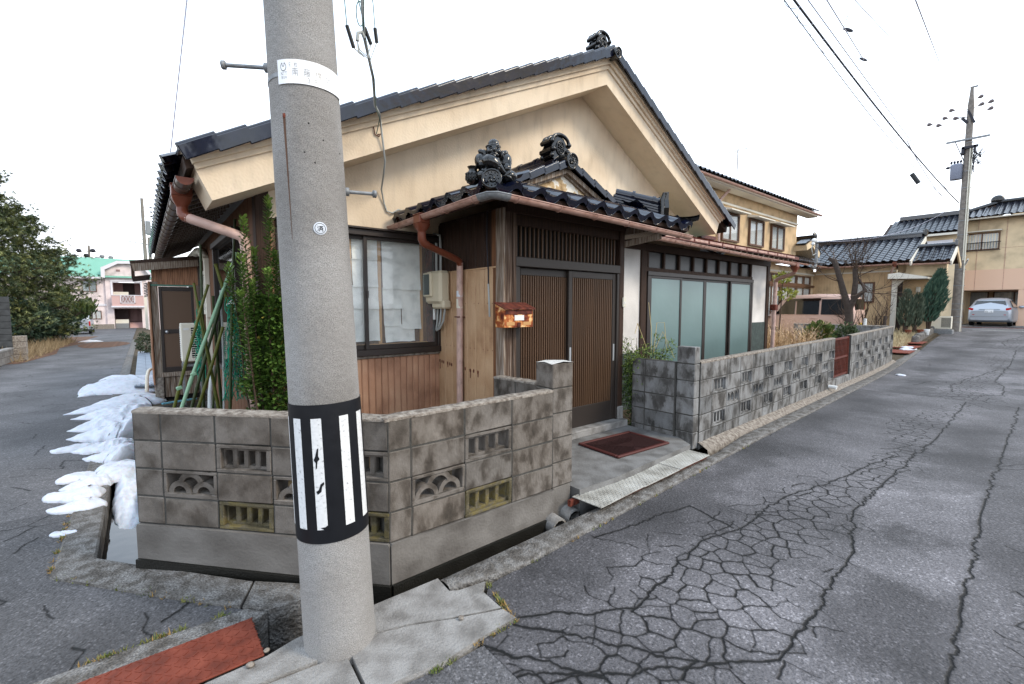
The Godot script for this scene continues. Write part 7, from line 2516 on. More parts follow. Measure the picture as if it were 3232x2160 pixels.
func make_snow() -> void:
	# each lying patch by the drain is a thing of its own
	var list := [
		["largest heap of snow, over the drain end by the planks", [[-0.98, -11.2], [-0.62, -11.7], [-0.28, -11.9], [0.03, -11.0]], [0.02, 0.4, 0.75, 0.3], [0.0, 0.16, 0.30, 0.1]],
		["long low tongue of snow before the largest heap", [[-1.0, -9.5], [-0.6, -9.65], [-0.15, -9.9], [0.25, -9.75]], [0.02, 0.26, 0.42, 0.2], [0.0, 0.1, 0.18, 0.08]],
		["thick tongue of snow at the wall's far end", [[-0.88, -9.05], [-0.55, -9.0], [-0.2, -8.9], [0.02, -8.8]], [0.02, 0.2, 0.3, 0.24], [0.0, 0.11, 0.18, 0.15]],
		["pair of merged snow tongues half way along the drain", [[-0.84, -8.2], [-0.55, -8.2], [-0.22, -8.15], [0.0, -8.1]], [0.03, 0.24, 0.36, 0.3], [0.0, 0.14, 0.2, 0.16]],
		["broad tongue of snow with a small peak beside the wall", [[-0.80, -7.7], [-0.5, -7.6], [-0.2, -7.5], [-0.06, -7.4]], [0.03, 0.22, 0.34, 0.28], [0.0, 0.13, 0.22, 0.2]],
		["thin lone strip of snow out on the wet asphalt", [[-0.88, -7.2], [-0.74, -7.1], [-0.55, -7.15], [-0.48, -7.2]], [0.03, 0.1, 0.09, 0.02], [0.0, 0.05, 0.045, 0.0]],
		["narrow snow tongue next to the lone strip", [[-0.70, -7.0], [-0.5, -6.9], [-0.3, -6.85], [-0.16, -6.8]], [0.03, 0.12, 0.18, 0.16], [0.0, 0.08, 0.12, 0.1]],
		["short thick snow tongue against the wall corner", [[-0.57, -6.6], [-0.42, -6.5], [-0.25, -6.4], [-0.12, -6.3]], [0.03, 0.11, 0.22, 0.22], [0.0, 0.07, 0.15, 0.16]],
		["snow slab hanging over the drain edge", [[-0.36, -6.1], [-0.25, -5.9], [-0.17, -5.7], [-0.1, -5.6]], [0.1, 0.17, 0.2, 0.14], [0.05, 0.1, 0.1, 0.04]],
		["blunt snow strip on the kerb, farthest of the near four", [[-0.70, -5.88], [-0.58, -5.85], [-0.46, -5.9], [-0.40, -5.95]], [0.06, 0.1, 0.07, 0.02], [0.03, 0.06, 0.04, 0.0]],
		["long snow strip on the kerb, second of the near four", [[-0.65, -5.58], [-0.5, -5.55], [-0.36, -5.6], [-0.29, -5.62]], [0.03, 0.11, 0.14, 0.06], [0.01, 0.07, 0.08, 0.03]],
		["lumpy snow strip on the kerb, third of the near four", [[-0.72, -5.42], [-0.6, -5.33], [-0.44, -5.28], [-0.32, -5.3]], [0.05, 0.09, 0.15, 0.1], [0.05, 0.05, 0.08, 0.04]],
		["wide wedge of snow on the kerb, nearest of the four", [[-0.67, -5.08], [-0.53, -5.0], [-0.4, -5.0], [-0.34, -5.05]], [0.03, 0.09, 0.12, 0.07], [0.0, 0.05, 0.06, 0.02]],
		["smallest flake of snow, nearest the corner", [[-0.58, -4.52], [-0.53, -4.47], [-0.47, -4.45], [-0.44, -4.46]], [0.01, 0.035, 0.03, 0.005], [0.0, 0.02, 0.015, 0.0]],
	]
	for q in list:
		var c := V(q[1][1][0], 0.0, q[1][1][1])
		var t := thing("snow_patch", q[0], "snow patch", c, 0.0, "last snow along the drain")
		var pts := []
		for p in q[1]: pts.append(V(p[0], 0.004, p[1]) - c)
		var b := mb()
		snow_lump(b, pts, q[2], q[3], q[1][0][0] + q[1][0][1])
		obj("snow", b, M.snow, t)
	var fall := thing("snow_patch", "clump of snow slid down into the open drain below the wall", "snow patch", V(-0.17, -0.15, -5.0), 0.0, "last snow along the drain")
	var fb := mb()
	snow_lump(fb, [V(0.0, 0.12, -0.75), V(0.01, 0.06, -0.45), V(-0.01, 0.02, -0.15), V(0.02, -0.03, 0.2), V(0.02, -0.04, 0.42)], [0.11, 0.105, 0.09, 0.085, 0.02], [0.14, 0.12, 0.09, 0.06, 0.0], 5.0)
	obj("snow", fb, M.snow, fall)
	for q in [[V(-2.2, 0, -33.0), 0.5, 0.12, 0.1, "small far snow patch before the parked car on the lane"], [V(19.6, 0, -3.45), 0.5, 0.2, 0.1, "snow patch on the neighbour's verge behind the wall's end"], [V(18.6, 0, -5.2), 0.3, 0.2, 0.07, "smaller snow patch deeper in the neighbour's yard"], [V(13.9, 0, -2.55), 0.12, 0.08, 0.015, "thin trace of snow on the street by the far wall"]]:
		var p: Vector3 = q[0]
		p.y = rise(p.x, p.z) + 0.015
		var t := thing("snow_patch", q[4], "snow patch", p, 0.0, "last snow along the drain")
		var b := mb()
		snow_lump(b, [V(-q[1], 0, 0), V(-q[1] * 0.4, 0, 0.03), V(q[1] * 0.4, 0, 0.0), V(q[1], 0, -0.02)], [0.02, q[2], q[2] * 0.9, 0.02], [0.0, q[3], q[3] * 0.8, 0.0], p.x)
		obj("snow", b, M.snow, t)


# ---------------------------------------------------------------- neighbours on the right

func simple_tile() -> ArrayMesh:
	var b := mb().tint(Color(1, 1, 1))
	var rows := []
	for z in [0.13, -0.13]:
		var row := PackedVector3Array()
		for i in 7:
			row.append(V(-0.135 + 0.045 * i, wave(i / 6.0, 1.15) + (0.026 if z > 0 else 0.0), z))
		rows.append(row)
	b.grid(rows)
	for i in 6:
		b.quad(rows[0][i] + V(0, -0.034, 0.002), rows[0][i + 1] + V(0, -0.034, 0.002), rows[0][i + 1] + V(0, 0, 0.002), rows[0][i] + V(0, 0, 0.002))
	return b.mesh()


func tiled_slope(parent: Node3D, e0: Vector3, e1: Vector3, up: Vector3, called := "roof_tile") -> void:
	# pantiles over the slope that rises by «up» from the eave e0-e1; every tile its own part
	var bs := slope_basis(-up)
	var w := e0.distance_to(e1)
	var n := int(round(w / 0.27))
	var rows := int(round(up.length() / 0.235))
	var t := simple_tile()
	var d := (e1 - e0) / n
	var off := Vector3.ZERO
	var p: Node3D = parent
	while p != self:
		off += p.position
		p = p.get_parent()
	for r in rows:
		for k in n:
			obj(called, t, M.far_tile, parent, Transform3D(bs * Basis(Vector3.RIGHT, 0.05), e0 + d * (k + 0.5) + up * ((r + 0.5) / rows) + bs.y * 0.03 - off))


func window(parent: Node3D, at: Vector3, w: float, h: float, face: Basis, curtain := true, bars := 1) -> Node3D:
	# face.z points outward; at is the middle of the sill line
	var q := Node3D.new()
	q.name = "window"
	parent.add_child(q, true)
	q.position = at - parent.position if parent.get_parent() == self else at
	q.basis = face
	var f := mb()
	f.mm(V(-w / 2, 0, -0.06), V(w / 2, 0.06, 0.05))
	f.mm(V(-w / 2, h - 0.06, -0.06), V(w / 2, h, 0.05))
	f.mm(V(-w / 2, 0.06, -0.06), V(-w / 2 + 0.06, h - 0.06, 0.05))
	f.mm(V(w / 2 - 0.06, 0.06, -0.06), V(w / 2, h - 0.06, 0.05))
	for k in bars:
		var x := -w / 2 + w * (k + 1) / (bars + 1)
		f.mm(V(x - 0.03, 0.06, -0.05), V(x + 0.03, h - 0.06, 0.03))
	obj("frame", f, M.bg_frame, q)
	obj("pane", mb().mm(V(-w / 2 + 0.06, 0.06, 0.008), V(w / 2 - 0.06, h - 0.06, 0.014)), M.glass, q)
	if curtain:
		var c := mb()
		var rows := []
		for y in [0.06, h - 0.06]:
			var row := PackedVector3Array()
			for k in 41:
				row.append(V(-w / 2 + 0.05 + (w - 0.1) * k / 40.0, y, -0.018 + 0.008 * sin(k * 1.9)))
			rows.append(row)
		obj("curtain", c.grid(rows), M.curtain, q)
	else:
		obj("dark_room", mb().mm(V(-w / 2 + 0.02, 0.02, -0.02), V(w / 2 - 0.02, h - 0.02, -0.005)), M.bg_glass, q)
	return q


func make_right_houses() -> void:
	var gy := 0.5
	var fx := Basis(V(0, 0, 1), Vector3.UP, V(-1, 0, 0))     # a face that looks towards -x
	# --- the long low house with an upper storey on its left wing
	var h := thing("neighbour_house", "ochre ribbed-wall house with long black tiled roof beyond the yard", "house", V(25, gy, -6.5))
	piece("wall", mb().mm(V(25.0, 0.2, -8.0), V(25.12, 3.3, -4.93)), M.bg_wall, h)
	var rib := mb()
	for k in 26:
		rib.mm(V(24.985, 0.8, -7.95 + k * 0.115), V(25.0, 3.1, -7.935 + k * 0.115))
	piece("ribs", rib, M.bg_wall, h).set_meta("kind", "stuff")
	piece("trim", mb().mm(V(24.96, 3.13, -7.9), V(25.0, 3.19, -4.93)), M.bg_trim, h)
	piece("frieze", mb().mm(V(24.975, 3.19, -7.9), V(25.0, 3.42, -4.93)), M.bg_tan, h)
	window(h, V(24.96, 1.82, -6.0), 0.78, 0.9, fx)
	# long roof
	var e0 := V(24.4, 3.50, -8.9)
	var e1 := V(24.4, 3.50, -4.38)
	var up := V(2.6, 1.2, 0)
	var deck := mb()
	deck.out_quad(e0, e1, e1 + up, e0 + up, e0 + up * 0.5 - Vector3.UP)
	deck.out_quad(e0 - V(0, 0.06, 0), e1 - V(0, 0.06, 0), e1 + up - V(0, 0.06, 0), e0 + up - V(0, 0.06, 0), e0 + up * 0.5 + Vector3.UP)
	deck.out_quad(e0 + up, e1 + up, e1 + V(5.2, 0, 0), e0 + V(5.2, 0, 0), e0 + up - Vector3.UP)
	var roof := piece("roof", deck, M.dark_wood, h)
	tiled_slope(roof, e0, e1, up)
	var rd := mb().tint(Color.WHITE)
	rd.mm(e0 + up + V(-0.13, 0.02, 0), e1 + up + V(0.13, 0.14, -0.1))
	rd.tube([e0 + up + V(0, 0.17, 0), e1 + up + V(0, 0.17, -0.05)], 0.09, 8)
	piece("ridge", rd, M.far_tile, roof)
	piece("ridge_end", mb().box(e1 + up + V(0, 0.2, 0.0), V(0.3, 0.34, 0.14), I3, 0.06), M.ornament, roof)
	piece("verge_board", mb().bar(e1 + V(-0.05, -0.1, 0.02), e1 + up + V(0, -0.08, 0.02), 0.05, 0.2), M.bg_trim, roof)
	piece("gutter", gutter_run([e0 + V(-0.06, -0.07, 0), e1 + V(-0.06, -0.09, 0)], 0.06), M.gutter, h)
	var dp := piece("downpipe", mb().tube([V(24.35, 3.35, -4.85), V(24.6, 3.12, -5.0), V(24.92, 2.98, -5.0), V(24.92, 0.5, -4.96)], 0.045, 8), M.pipe_pink, h)
	piece("collector", hopper(V(24.35, 3.38, -4.85), 0.16, 0.2), M.gutter_brown, dp)
	# entrance bay with its own little roof, white column and canopy
	var bay := piece("entrance_wall", mb().mm(V(25.3, 0.3, -4.93), V(25.4, 3.5, -3.8)), M.bg_tan, h)
	piece("dark_siding", mb().mm(V(25.26, 0.6, -4.85), V(25.3, 2.75, -3.82)), M.bg_wall, bay)
	piece("wall_lamp", mb().mm(V(25.17, 2.24, -4.28), V(25.26, 2.46, -4.14), 0.02), M.offwhite, bay)
	piece("door", mb().mm(V(25.2, 0.6, -4.90), V(25.25, 2.7, -4.72)), M.bronze, bay)
	piece("door_handle", mb().mm(V(25.12, 1.5, -4.72), V(25.16, 1.9, -4.70)), M.steel, bay)
	piece("column", mb().mm(V(24.72, 0.45, -4.98), V(24.9, 2.75, -4.82)), M.bg_trim, h)
	piece("column_head", mb().prism(PackedVector2Array([W(-4.82, 2.75), W(-4.6, 2.75), W(-4.82, 2.5)]), Transform3D(Basis(V(0, 0, 1), Vector3.UP, V(-1, 0, 0)), V(24.9, 0, 0)), 0.18), M.bg_trim, h)
	piece("canopy", mb().prism(PackedVector2Array([W(-5.05, 2.8), W(-3.8, 2.76), W(-3.8, 2.83), W(-4.7, 3.04), W(-5.05, 3.0)]), Transform3D(Basis(V(0, 0, 1), Vector3.UP, V(-1, 0, 0)), V(25.3, 0, 0)), 1.0), M.bg_trim, h)
	piece("bay_gable", mb().mm(V(25.0, 2.9, -4.6), V(25.3, 3.45, -3.35)), M.bg_tan, h)
	piece("bay_step", mb().mm(V(24.6, 0.3, -5.0), V(26.0, 0.62, -3.8)), M.slab, h)
	var b0 := V(24.6, 3.45, -4.38)
	var b1 := V(24.6, 3.44, -3.2)
	var bu := V(1.1, 0.62, 0)
	var bd := mb()
	bd.out_quad(b0, b1, b1 + bu, b0 + bu, b0 + bu * 0.5 - Vector3.UP)
	bd.out_quad(b0 + bu, b1 + bu, b1 + bu * V(2, 0, 0), b0 + bu * V(2, 0, 0), b0 + bu - Vector3.UP)
	bd.out_quad(b0 - V(0, 0.05, 0), b1 - V(0, 0.05, 0), b1 + bu - V(0, 0.05, 0), b0 + bu - V(0, 0.05, 0), b0 + bu * 0.5 + Vector3.UP)
	var br := piece("entrance_roof", bd, M.dark_wood, h)
	tiled_slope(br, b0, b1, bu)
	var bq := mb().tint(Color.WHITE)
	bq.tube([b0 + bu + V(0, 0.1, 0), b1 + bu + V(0, 0.1, 0)], 0.1, 8)
	bq.box(b1 + bu + V(0, 0.16, 0), V(0.26, 0.3, 0.12), I3, 0.05)
	piece("ridge", bq, M.far_tile, br)
	for s in [bu, V(1.1, 0.62, 0)]:
		pass
	piece("verge_board", mb().bar(b1 + V(-0.05, -0.1, 0.02), b1 + bu + V(0, -0.08, 0.02), 0.05, 0.2), M.bg_trim, br)
	piece("verge_board", mb().bar(b1 + bu + V(0, -0.08, 0.02), b1 + bu * V(2, 0, 1) + V(0.05, -0.1, 0.02), 0.05, 0.2), M.bg_tan, br)
	piece("gutter", gutter_run([b0 + V(-0.06, -0.07, 0), b1 + V(-0.06, -0.08, 0)], 0.055), M.gutter, br)
	# left wing: lower wall with the wide window, lower roof, upper storey
	piece("wing_wall", mb().mm(V(16.5, 0.2, -8.1), V(25.0, 3.4, -8.0)), M.bg_tan, h)
	for k in 6:
		window(h, V(19.75 + k * 0.86, 2.62, -7.97), 0.82, 0.42, I3, true, 0)
	for k in 3:
		window(h, V(20.2 + k * 1.72, 1.2, -7.97), 1.66, 1.34, I3, true, 1)
	piece("transom_beam", mb().mm(V(19.3, 2.54, -8.0), V(24.9, 2.63, -7.9)), M.bg_frame, h)
	piece("trim", mb().mm(V(16.5, 3.1, -8.0), V(25.0, 3.17, -7.96)), M.bg_trim, h)
	var l0 := V(16.4, 3.48, -7.35)
	var l1 := V(24.4, 3.52, -7.35)
	var lu := V(0, 0.42, -0.95)
	var ld := mb()
	ld.out_quad(l0, l1, l1 + lu, l0 + lu, l0 + lu * 0.5 - Vector3.UP)
	ld.out_quad(l0 - V(0, 0.06, 0), l1 - V(0, 0.06, 0), l1 + lu - V(0, 0.06, 0), l0 + lu - V(0, 0.06, 0), l0 + Vector3.UP)
	var lr := piece("lower_roof", ld, M.dark_wood, h)
	tiled_slope(lr, l0, l1, lu)
	piece("gutter", gutter_run([l0 + V(0, -0.06, 0.06), l1 + V(0, -0.08, 0.06)], 0.055), M.gutter, lr)
	var uw := piece("upper_wall", mb().mm(V(13.2, 3.6, -14.0), V(22.85, 5.95, -8.05)), M.bg_wall, h)
	piece("trim", mb().mm(V(13.2, 5.24, -8.05), V(22.87, 5.31, -8.0)), M.bg_trim, uw)
	for q in [[20.72, 1.32], [18.72, 1.28], [16.6, 1.28]]:
		window(h, V(q[0], 3.98, -8.02), q[1], 1.0, I3, true, 1)
		piece("awning", mb().prism(PackedVector2Array([W(0, 5.02), W(0.42, 4.97), W(0.42, 5.01), W(0, 5.14)]), Transform3D(Basis(V(0, 0, 1), Vector3.UP, V(-1, 0, 0)), V(q[0] + q[1] * 0.5 + 0.12, 0, -8.05)), q[1] + 0.2), M.bg_trim, uw)
	piece("pale_panel", mb().mm(V(13.0, 4.2, -8.04), V(15.6, 5.2, -7.98)), M.pale_stucco, uw)
	piece("downpipe", mb().tube([V(15.9, 5.75, -7.7), V(15.9, 5.6, -7.8), V(15.7, 5.3, -7.98), V(15.7, 3.7, -7.98)], 0.05, 8), M.pipe_pink, uw)
	var u0 := V(13.0, 5.86, -7.55)
	var u1 := V(24.0, 5.86, -7.55)
	var uu := V(0, 1.35, -3.3)
	var ud := mb()
	ud.out_quad(u0, u1, u1 + uu, u0 + uu, u0 + uu * 0.5 - Vector3.UP)
	ud.out_quad(u0 - V(0, 0.08, 0), u1 - V(0, 0.08, 0), u1 + uu - V(0, 0.08, 0), u0 + uu - V(0, 0.08, 0), u0 + uu * 0.5 + Vector3.UP)
	ud.out_quad(u0 + uu, u1 + uu, u1 + uu * V(1, 0, 2), u0 + uu * V(1, 0, 2), u0 + uu - Vector3.UP)
	var ur := piece("upper_roof", ud, M.dark_wood, h)
	for r in 2:
		for k in 40:
			obj("roof_tile", tile_of("far"), M.far_tile, ur, Transform3D(slope_basis(-uu) * Basis(Vector3.RIGHT, 0.05), u0 + V((k + 0.5) * 0.272, 0, 0) + uu.normalized() * (0.1 + r * 0.235) + V(0, 0.03, 0)))
	piece("gutter", gutter_run([u0 + V(0, -0.1, 0.06), u1 + V(0, -0.12, 0.06)], 0.06), M.gutter, ur)
	piece("soffit", mb().mm(V(13.0, 5.66, -8.0), V(23.9, 5.74, -7.6)), M.bg_trim, ur)
	# ridge end of a small cross roof against the upper storey
	var so := piece("cross_roof", mb().prism(PackedVector2Array([W(22.6, 4.32), W(23.35, 4.62), W(24.3, 4.08), W(24.2, 3.86), W(23.35, 4.32), W(22.7, 4.1)]), Transform3D(I3, V(0, 0, -8.4)), 0.85), M.bg_tan, h)
	var sr := mb()
	sr.tube([V(23.35, 4.72, -8.4), V(23.35, 4.72, -7.55)], 0.11, 10)
	sr.ball(V(23.35, 4.76, -7.5), V(0.2, 0.18, 0.08), I3, 12, 8)
	sr.bar(V(23.4, 4.68, -7.75), V(24.4, 4.08, -7.75), 0.4, 0.07)
	sr.bar(V(23.3, 4.68, -7.75), V(22.5, 4.36, -7.75), 0.4, 0.07)
	piece("ridge_end", sr, M.ornament, so)
	# aerial on its roof
	var ae := thing("roof_aerial", "thin television aerial on the two-storey wing's roof", "aerial", V(18.2, 5.9, -8.6))
	obj("mast", mb().tube([V(0, 0, 0), V(0, 1.9, 0)], 0.018, 6), M.far_pole, ae)
	for k in 6:
		obj("rod", mb().tube([V(-0.3 + k * 0.02, 1.75, -0.5 + k * 0.2), V(0.3 - k * 0.02, 1.75, -0.5 + k * 0.2)], 0.008, 5), M.far_pole, ae)
	obj("boom", mb().tube([V(0, 1.75, -0.55), V(0, 1.75, 0.55)], 0.01, 5), M.far_pole, ae)
	# service mast at the eave of the low house
	var sm := thing("service_mast", "grey bent conduit mast with insulators at the low roof's eave", "service mast", V(15.2, 2.9, -4.85))
	obj("conduit", mb().tube([V(0.1, 0.55, 0), V(0.1, 0.0, 0), V(0.06, -0.1, 0), V(-0.05, -0.16, 0), V(-0.35, -0.1, 0)], 0.04, 8), M.zinc, sm)
	obj("insulator", mb().ball(V(-0.12, 0.62, 0), V(0.09, 0.07, 0.07)).ball(V(-0.2, 0.52, 0), V(0.05, 0.05, 0.05)), M.white, sm)
	obj("loop", mb().tube([V(-0.12, 0.6, 0), V(-0.3, 0.4, 0), V(-0.2, 0.2, 0), V(0.2, 0.3, 0), V(0.22, 0.05, 0), V(0.05, -0.1, 0)], 0.012, 6), M.cable_grey, sm)
	# --- the roof behind, between the two houses
	var m := thing("middle_house", "two-storey house behind with a black tiled roof and shutter box", "house", V(37, gy, -6.3))
	piece("wall", mb().mm(V(36.5, 0.3, -7.6), V(42, 6.0, -4.4)), M.bg_tan, m)
	piece("shutter_box", mb().mm(V(36.3, 5.1, -6.0), V(36.5, 5.5, -4.7)), M.apt_trim, m)
	var mr := mb()
	var m0 := V(36.0, 5.95, -7.95)
	var m1 := V(36.0, 5.95, -4.3)
	var mu := V(2.1, 1.12, 0.0)
	mr.out_quad(m0, m1, m1 + mu, m0 + mu + V(0, 0, 0.5), m0 + mu * 0.5 - Vector3.UP)
	mr.out_quad(m0 - V(0, 0.1, 0), m1 - V(0, 0.1, 0), m1 + mu - V(0, 0.1, 0), m0 + mu - V(0, 0.1, 0), m0 + mu * 0.5 + Vector3.UP)
	var mo := piece("roof", mr, M.dark_wood, m)
	tiled_slope(mo, m0 + V(0, 0, 0.25), m1, mu)
	piece("ridge", mb().tint(Color.WHITE).mm(m0 + mu + V(-0.15, 0.05, 0.5), m1 + mu + V(0.15, 0.28, 0)), M.far_tile, mo)
	piece("eave_board", mb().mm(m0 + V(-0.02, -0.2, 0), m1 + V(0.03, -0.08, 0)), M.bg_trim, mo)
	# --- the big house with the carport
	var b := thing("carport_house", "large beige house with a carport under a pink band", "house", V(40, gy, -2.0))
	var X := 38.4
	piece("upper_wall", mb().mm(V(X, 3.80, -5.0), V(X + 6, 6.78, 4.5)), M.bg_tan, b)
	piece("pink_band", mb().mm(V(X - 0.02, 2.62, -5.03), V(X + 6, 3.80, 4.5)), M.bg_pink, b)
	for z in [-3.9, -2.75, -1.2]:
		piece("panel_joint", mb().mm(V(X - 0.028, 2.62, z), V(X, 6.7, z + 0.018)), M.gutter, b)
	piece("panel_joint", mb().mm(V(X - 0.012, 5.0, -2.9), V(X, 5.015, 4.0)), M.gutter, b)
	piece("pier", mb().mm(V(X, 0.4, -5.03), V(X + 0.3, 2.62, -4.78)), M.bg_pink, b)
	piece("pier", mb().mm(V(X, 0.4, -2.12), V(X + 0.3, 2.62, -1.7)), M.bg_pink, b)
	piece("carport_back", mb().mm(V(X + 5.2, 0.4, -5.0), V(X + 5.3, 2.62, 4.5)), M.bg_wall, b)
	piece("carport_side", mb().mm(V(X + 0.3, 0.4, -5.0), V(X + 5.2, 2.62, -4.9)), M.bg_wall, b)
	for k in 9:
		piece("louvre", mb().mm(V(X + 5.08, 0.75 + k * 0.11, -4.9), V(X + 5.16, 0.81 + k * 0.11, 0.0)), M.gutter_dark, b)
	piece("floor", mb().mm(V(X - 2.0, 0.3, -5.0), V(X + 5.2, 0.57, 4.0)), M.slab, b)
	window(b, V(X + 5.1, 1.7, -2.55), 1.9, 0.95, fx, true, 1)
	window(b, V(X + 5.1, 1.7, -4.2), 1.0, 0.95, fx, true, 0)
	var wn := window(b, V(X - 0.02, 4.94, -3.72), 1.46, 1.0, fx, true, 1)
	piece("hood", mb().mm(V(X - 0.28, 6.0, -4.75), V(X, 6.05, -2.93)), M.bg_trim, b)
	piece("shutter_box", mb().mm(V(X - 0.1, 4.9, -4.86), V(X, 5.98, -4.46)), M.bg_frame, b)
	for k in 13:
		piece("rail_bar", mb().mm(V(X - 0.16, 4.92, -4.42 + k * 0.118), V(X - 0.14, 5.36, -4.405 + k * 0.118)), M.black, b)
	piece("rail", mb().mm(V(X - 0.17, 5.35, -4.45), V(X - 0.13, 5.39, -2.94)).mm(V(X - 0.17, 4.9, -4.45), V(X - 0.13, 4.93, -2.94)), M.black, b)
	piece("downpipe", mb().tube([V(X - 0.1, 6.6, -5.0), V(X - 0.07, 0.6, -5.06)], 0.05, 8), M.pipe_pink, b)
	var ro := mb()
	var r0 := V(X - 0.55, 6.80, -5.45)
	var r1 := V(X - 0.55, 6.80, 5.0)
	var ru := V(2.2, 0.95, 2.1)
	ro.out_quad(r0, r1, r1 + V(2.2, 0.95, 0), r0 + ru, r0 + ru * 0.5 - Vector3.UP)
	ro.out_quad(r0, r0 + ru, r0 + V(6.6, 0.9, 2.1), r0 + V(6.6, 0, 0), r0 + ru * 0.5 - Vector3.UP)
	ro.out_quad(r0 - V(0, 0.1, 0), r1 - V(0, 0.1, 0), r1 + V(3, -0.1, 0), r0 + V(3, -0.1, 0), r0 + Vector3.UP)
	var rr := piece("roof", ro, M.dark_wood, b)
	tiled_slope(rr, r0 + V(0, 0, 2.1), r1 - V(0, 0, 3.6), V(2.2, 0.95, 0))
	for k in 7:
		for q in range(k, 9):
			obj("roof_tile", simple_tile() if false else tile_of("far"), M.far_tile, rr, Transform3D(slope_basis(V(-2.2, -0.95, 0)) * Basis(Vector3.RIGHT, 0.05), r0 + V(2.2, 0.95, 0) * (k + 0.5) / 10.0 + V(0, 0.03, 0.14 + q * 0.25)))
	var hp := mb().tint(Color.WHITE)
	hp.tube([r0 + V(0, 0.08, 0), r0 + ru + V(0, 0.1, 0)], 0.12, 8)
	hp.tube([r0 + ru + V(0, 0.12, 0), r1 + V(2.2, 1.05, 0)], 0.14, 8)
	hp.ball(r0 + ru + V(0, 0.26, 0), V(0.2, 0.28, 0.3), I3, 12, 8)
	piece("ridge", hp, M.ornament, rr)
	piece("gutter", gutter_run([r0 + V(-0.06, -0.06, 0), r1 + V(-0.06, -0.08, 0)], 0.07), M.bg_trim, rr)
	var fa := thing("roof_behind", "dark roof edge rising behind the carport house", "roof", V(46, 6.5, -2.5))
	obj("wall", mb().mm(V(0.4, -6.2, -0.6), V(6, 2.0, 9)), M.bg_tan, fa)
	obj("fascia", mb().mm(V(0, 2.0, -1.0), V(6.4, 2.3, 9.2)), M.board_wall, fa)
	var a2 := thing("roof_aerial", "thin aerial mast above the carport house ridge", "aerial", V(41.2, 7.6, -3.2))
	obj("mast", mb().tube([V(0, 0, 0), V(0, 1.6, 0)], 0.014, 5), M.far_pole, a2)
	obj("boom", mb().tube([V(0, 1.55, -0.1), V(0, 1.6, 0.6)], 0.012, 5), M.far_pole, a2)
	var kb := mb().mm(V(33.7, 0.4, -6.0), V(34.0, 0.575, 4.5))
	tag(obj("steel_grating", kb, M.rust_dark, self), "rusty steel drain covers along the far side of the cross street", "grating")


func car_body(prof: Array, w: float, b: MB) -> void:
	# prof: stations along z (front negative): [z, y low, y belt, y roof, half width low, half width roof]
	var rows := []
	for s in prof:
		var row := PackedVector3Array()
		var hw: float = s[4]
		var ht: float = s[5]
		for p in [[-hw * 0.94, s[1]], [-hw, s[1] + 0.12], [-hw * 1.0, lerpf(s[1], s[2], 0.75)], [-hw * 0.97, s[2]], [-lerpf(hw, ht, 0.85), lerpf(s[2], s[3], 0.85)], [-ht * 0.82, s[3]], [0.0, s[3] + 0.03], [ht * 0.82, s[3]], [lerpf(hw, ht, 0.85), lerpf(s[2], s[3], 0.85)], [hw * 0.97, s[2]], [hw, lerpf(s[1], s[2], 0.75)], [hw, s[1] + 0.12], [hw * 0.94, s[1]], [0.0, s[1] - 0.01]]:
			row.append(V(p[0], p[1], s[0]))
		rows.append(row)
	rows.reverse()
	b.grid(rows, true)
	for e in [0, rows.size() - 1]:
		var c := Vector3.ZERO
		for p in rows[e]: c += p / rows[e].size()
		for k in rows[e].size():
			b.out_tri(c, rows[e][k], rows[e][(k + 1) % rows[e].size()], V(0, 0.8, 0))


func wheel(parent: Node3D, at: Vector3, r: float) -> void:
	var w := obj("wheel", mb().lathe([W(r * 0.55, -0.09), W(r * 0.94, -0.09), W(r, -0.06), W(r, 0.06), W(r * 0.94, 0.09), W(r * 0.55, 0.09)], 20, Transform3D(Basis(V(0, 0, 1), PI / 2), Vector3.ZERO)), M.rubber, parent, at)
	obj("rim", mb().lathe([W(0.001, -0.07), W(r * 0.56, -0.085), W(r * 0.56, 0.085), W(0.001, 0.07)], 14, Transform3D(Basis(V(0, 0, 1), PI / 2), Vector3.ZERO)), M.zinc, w)


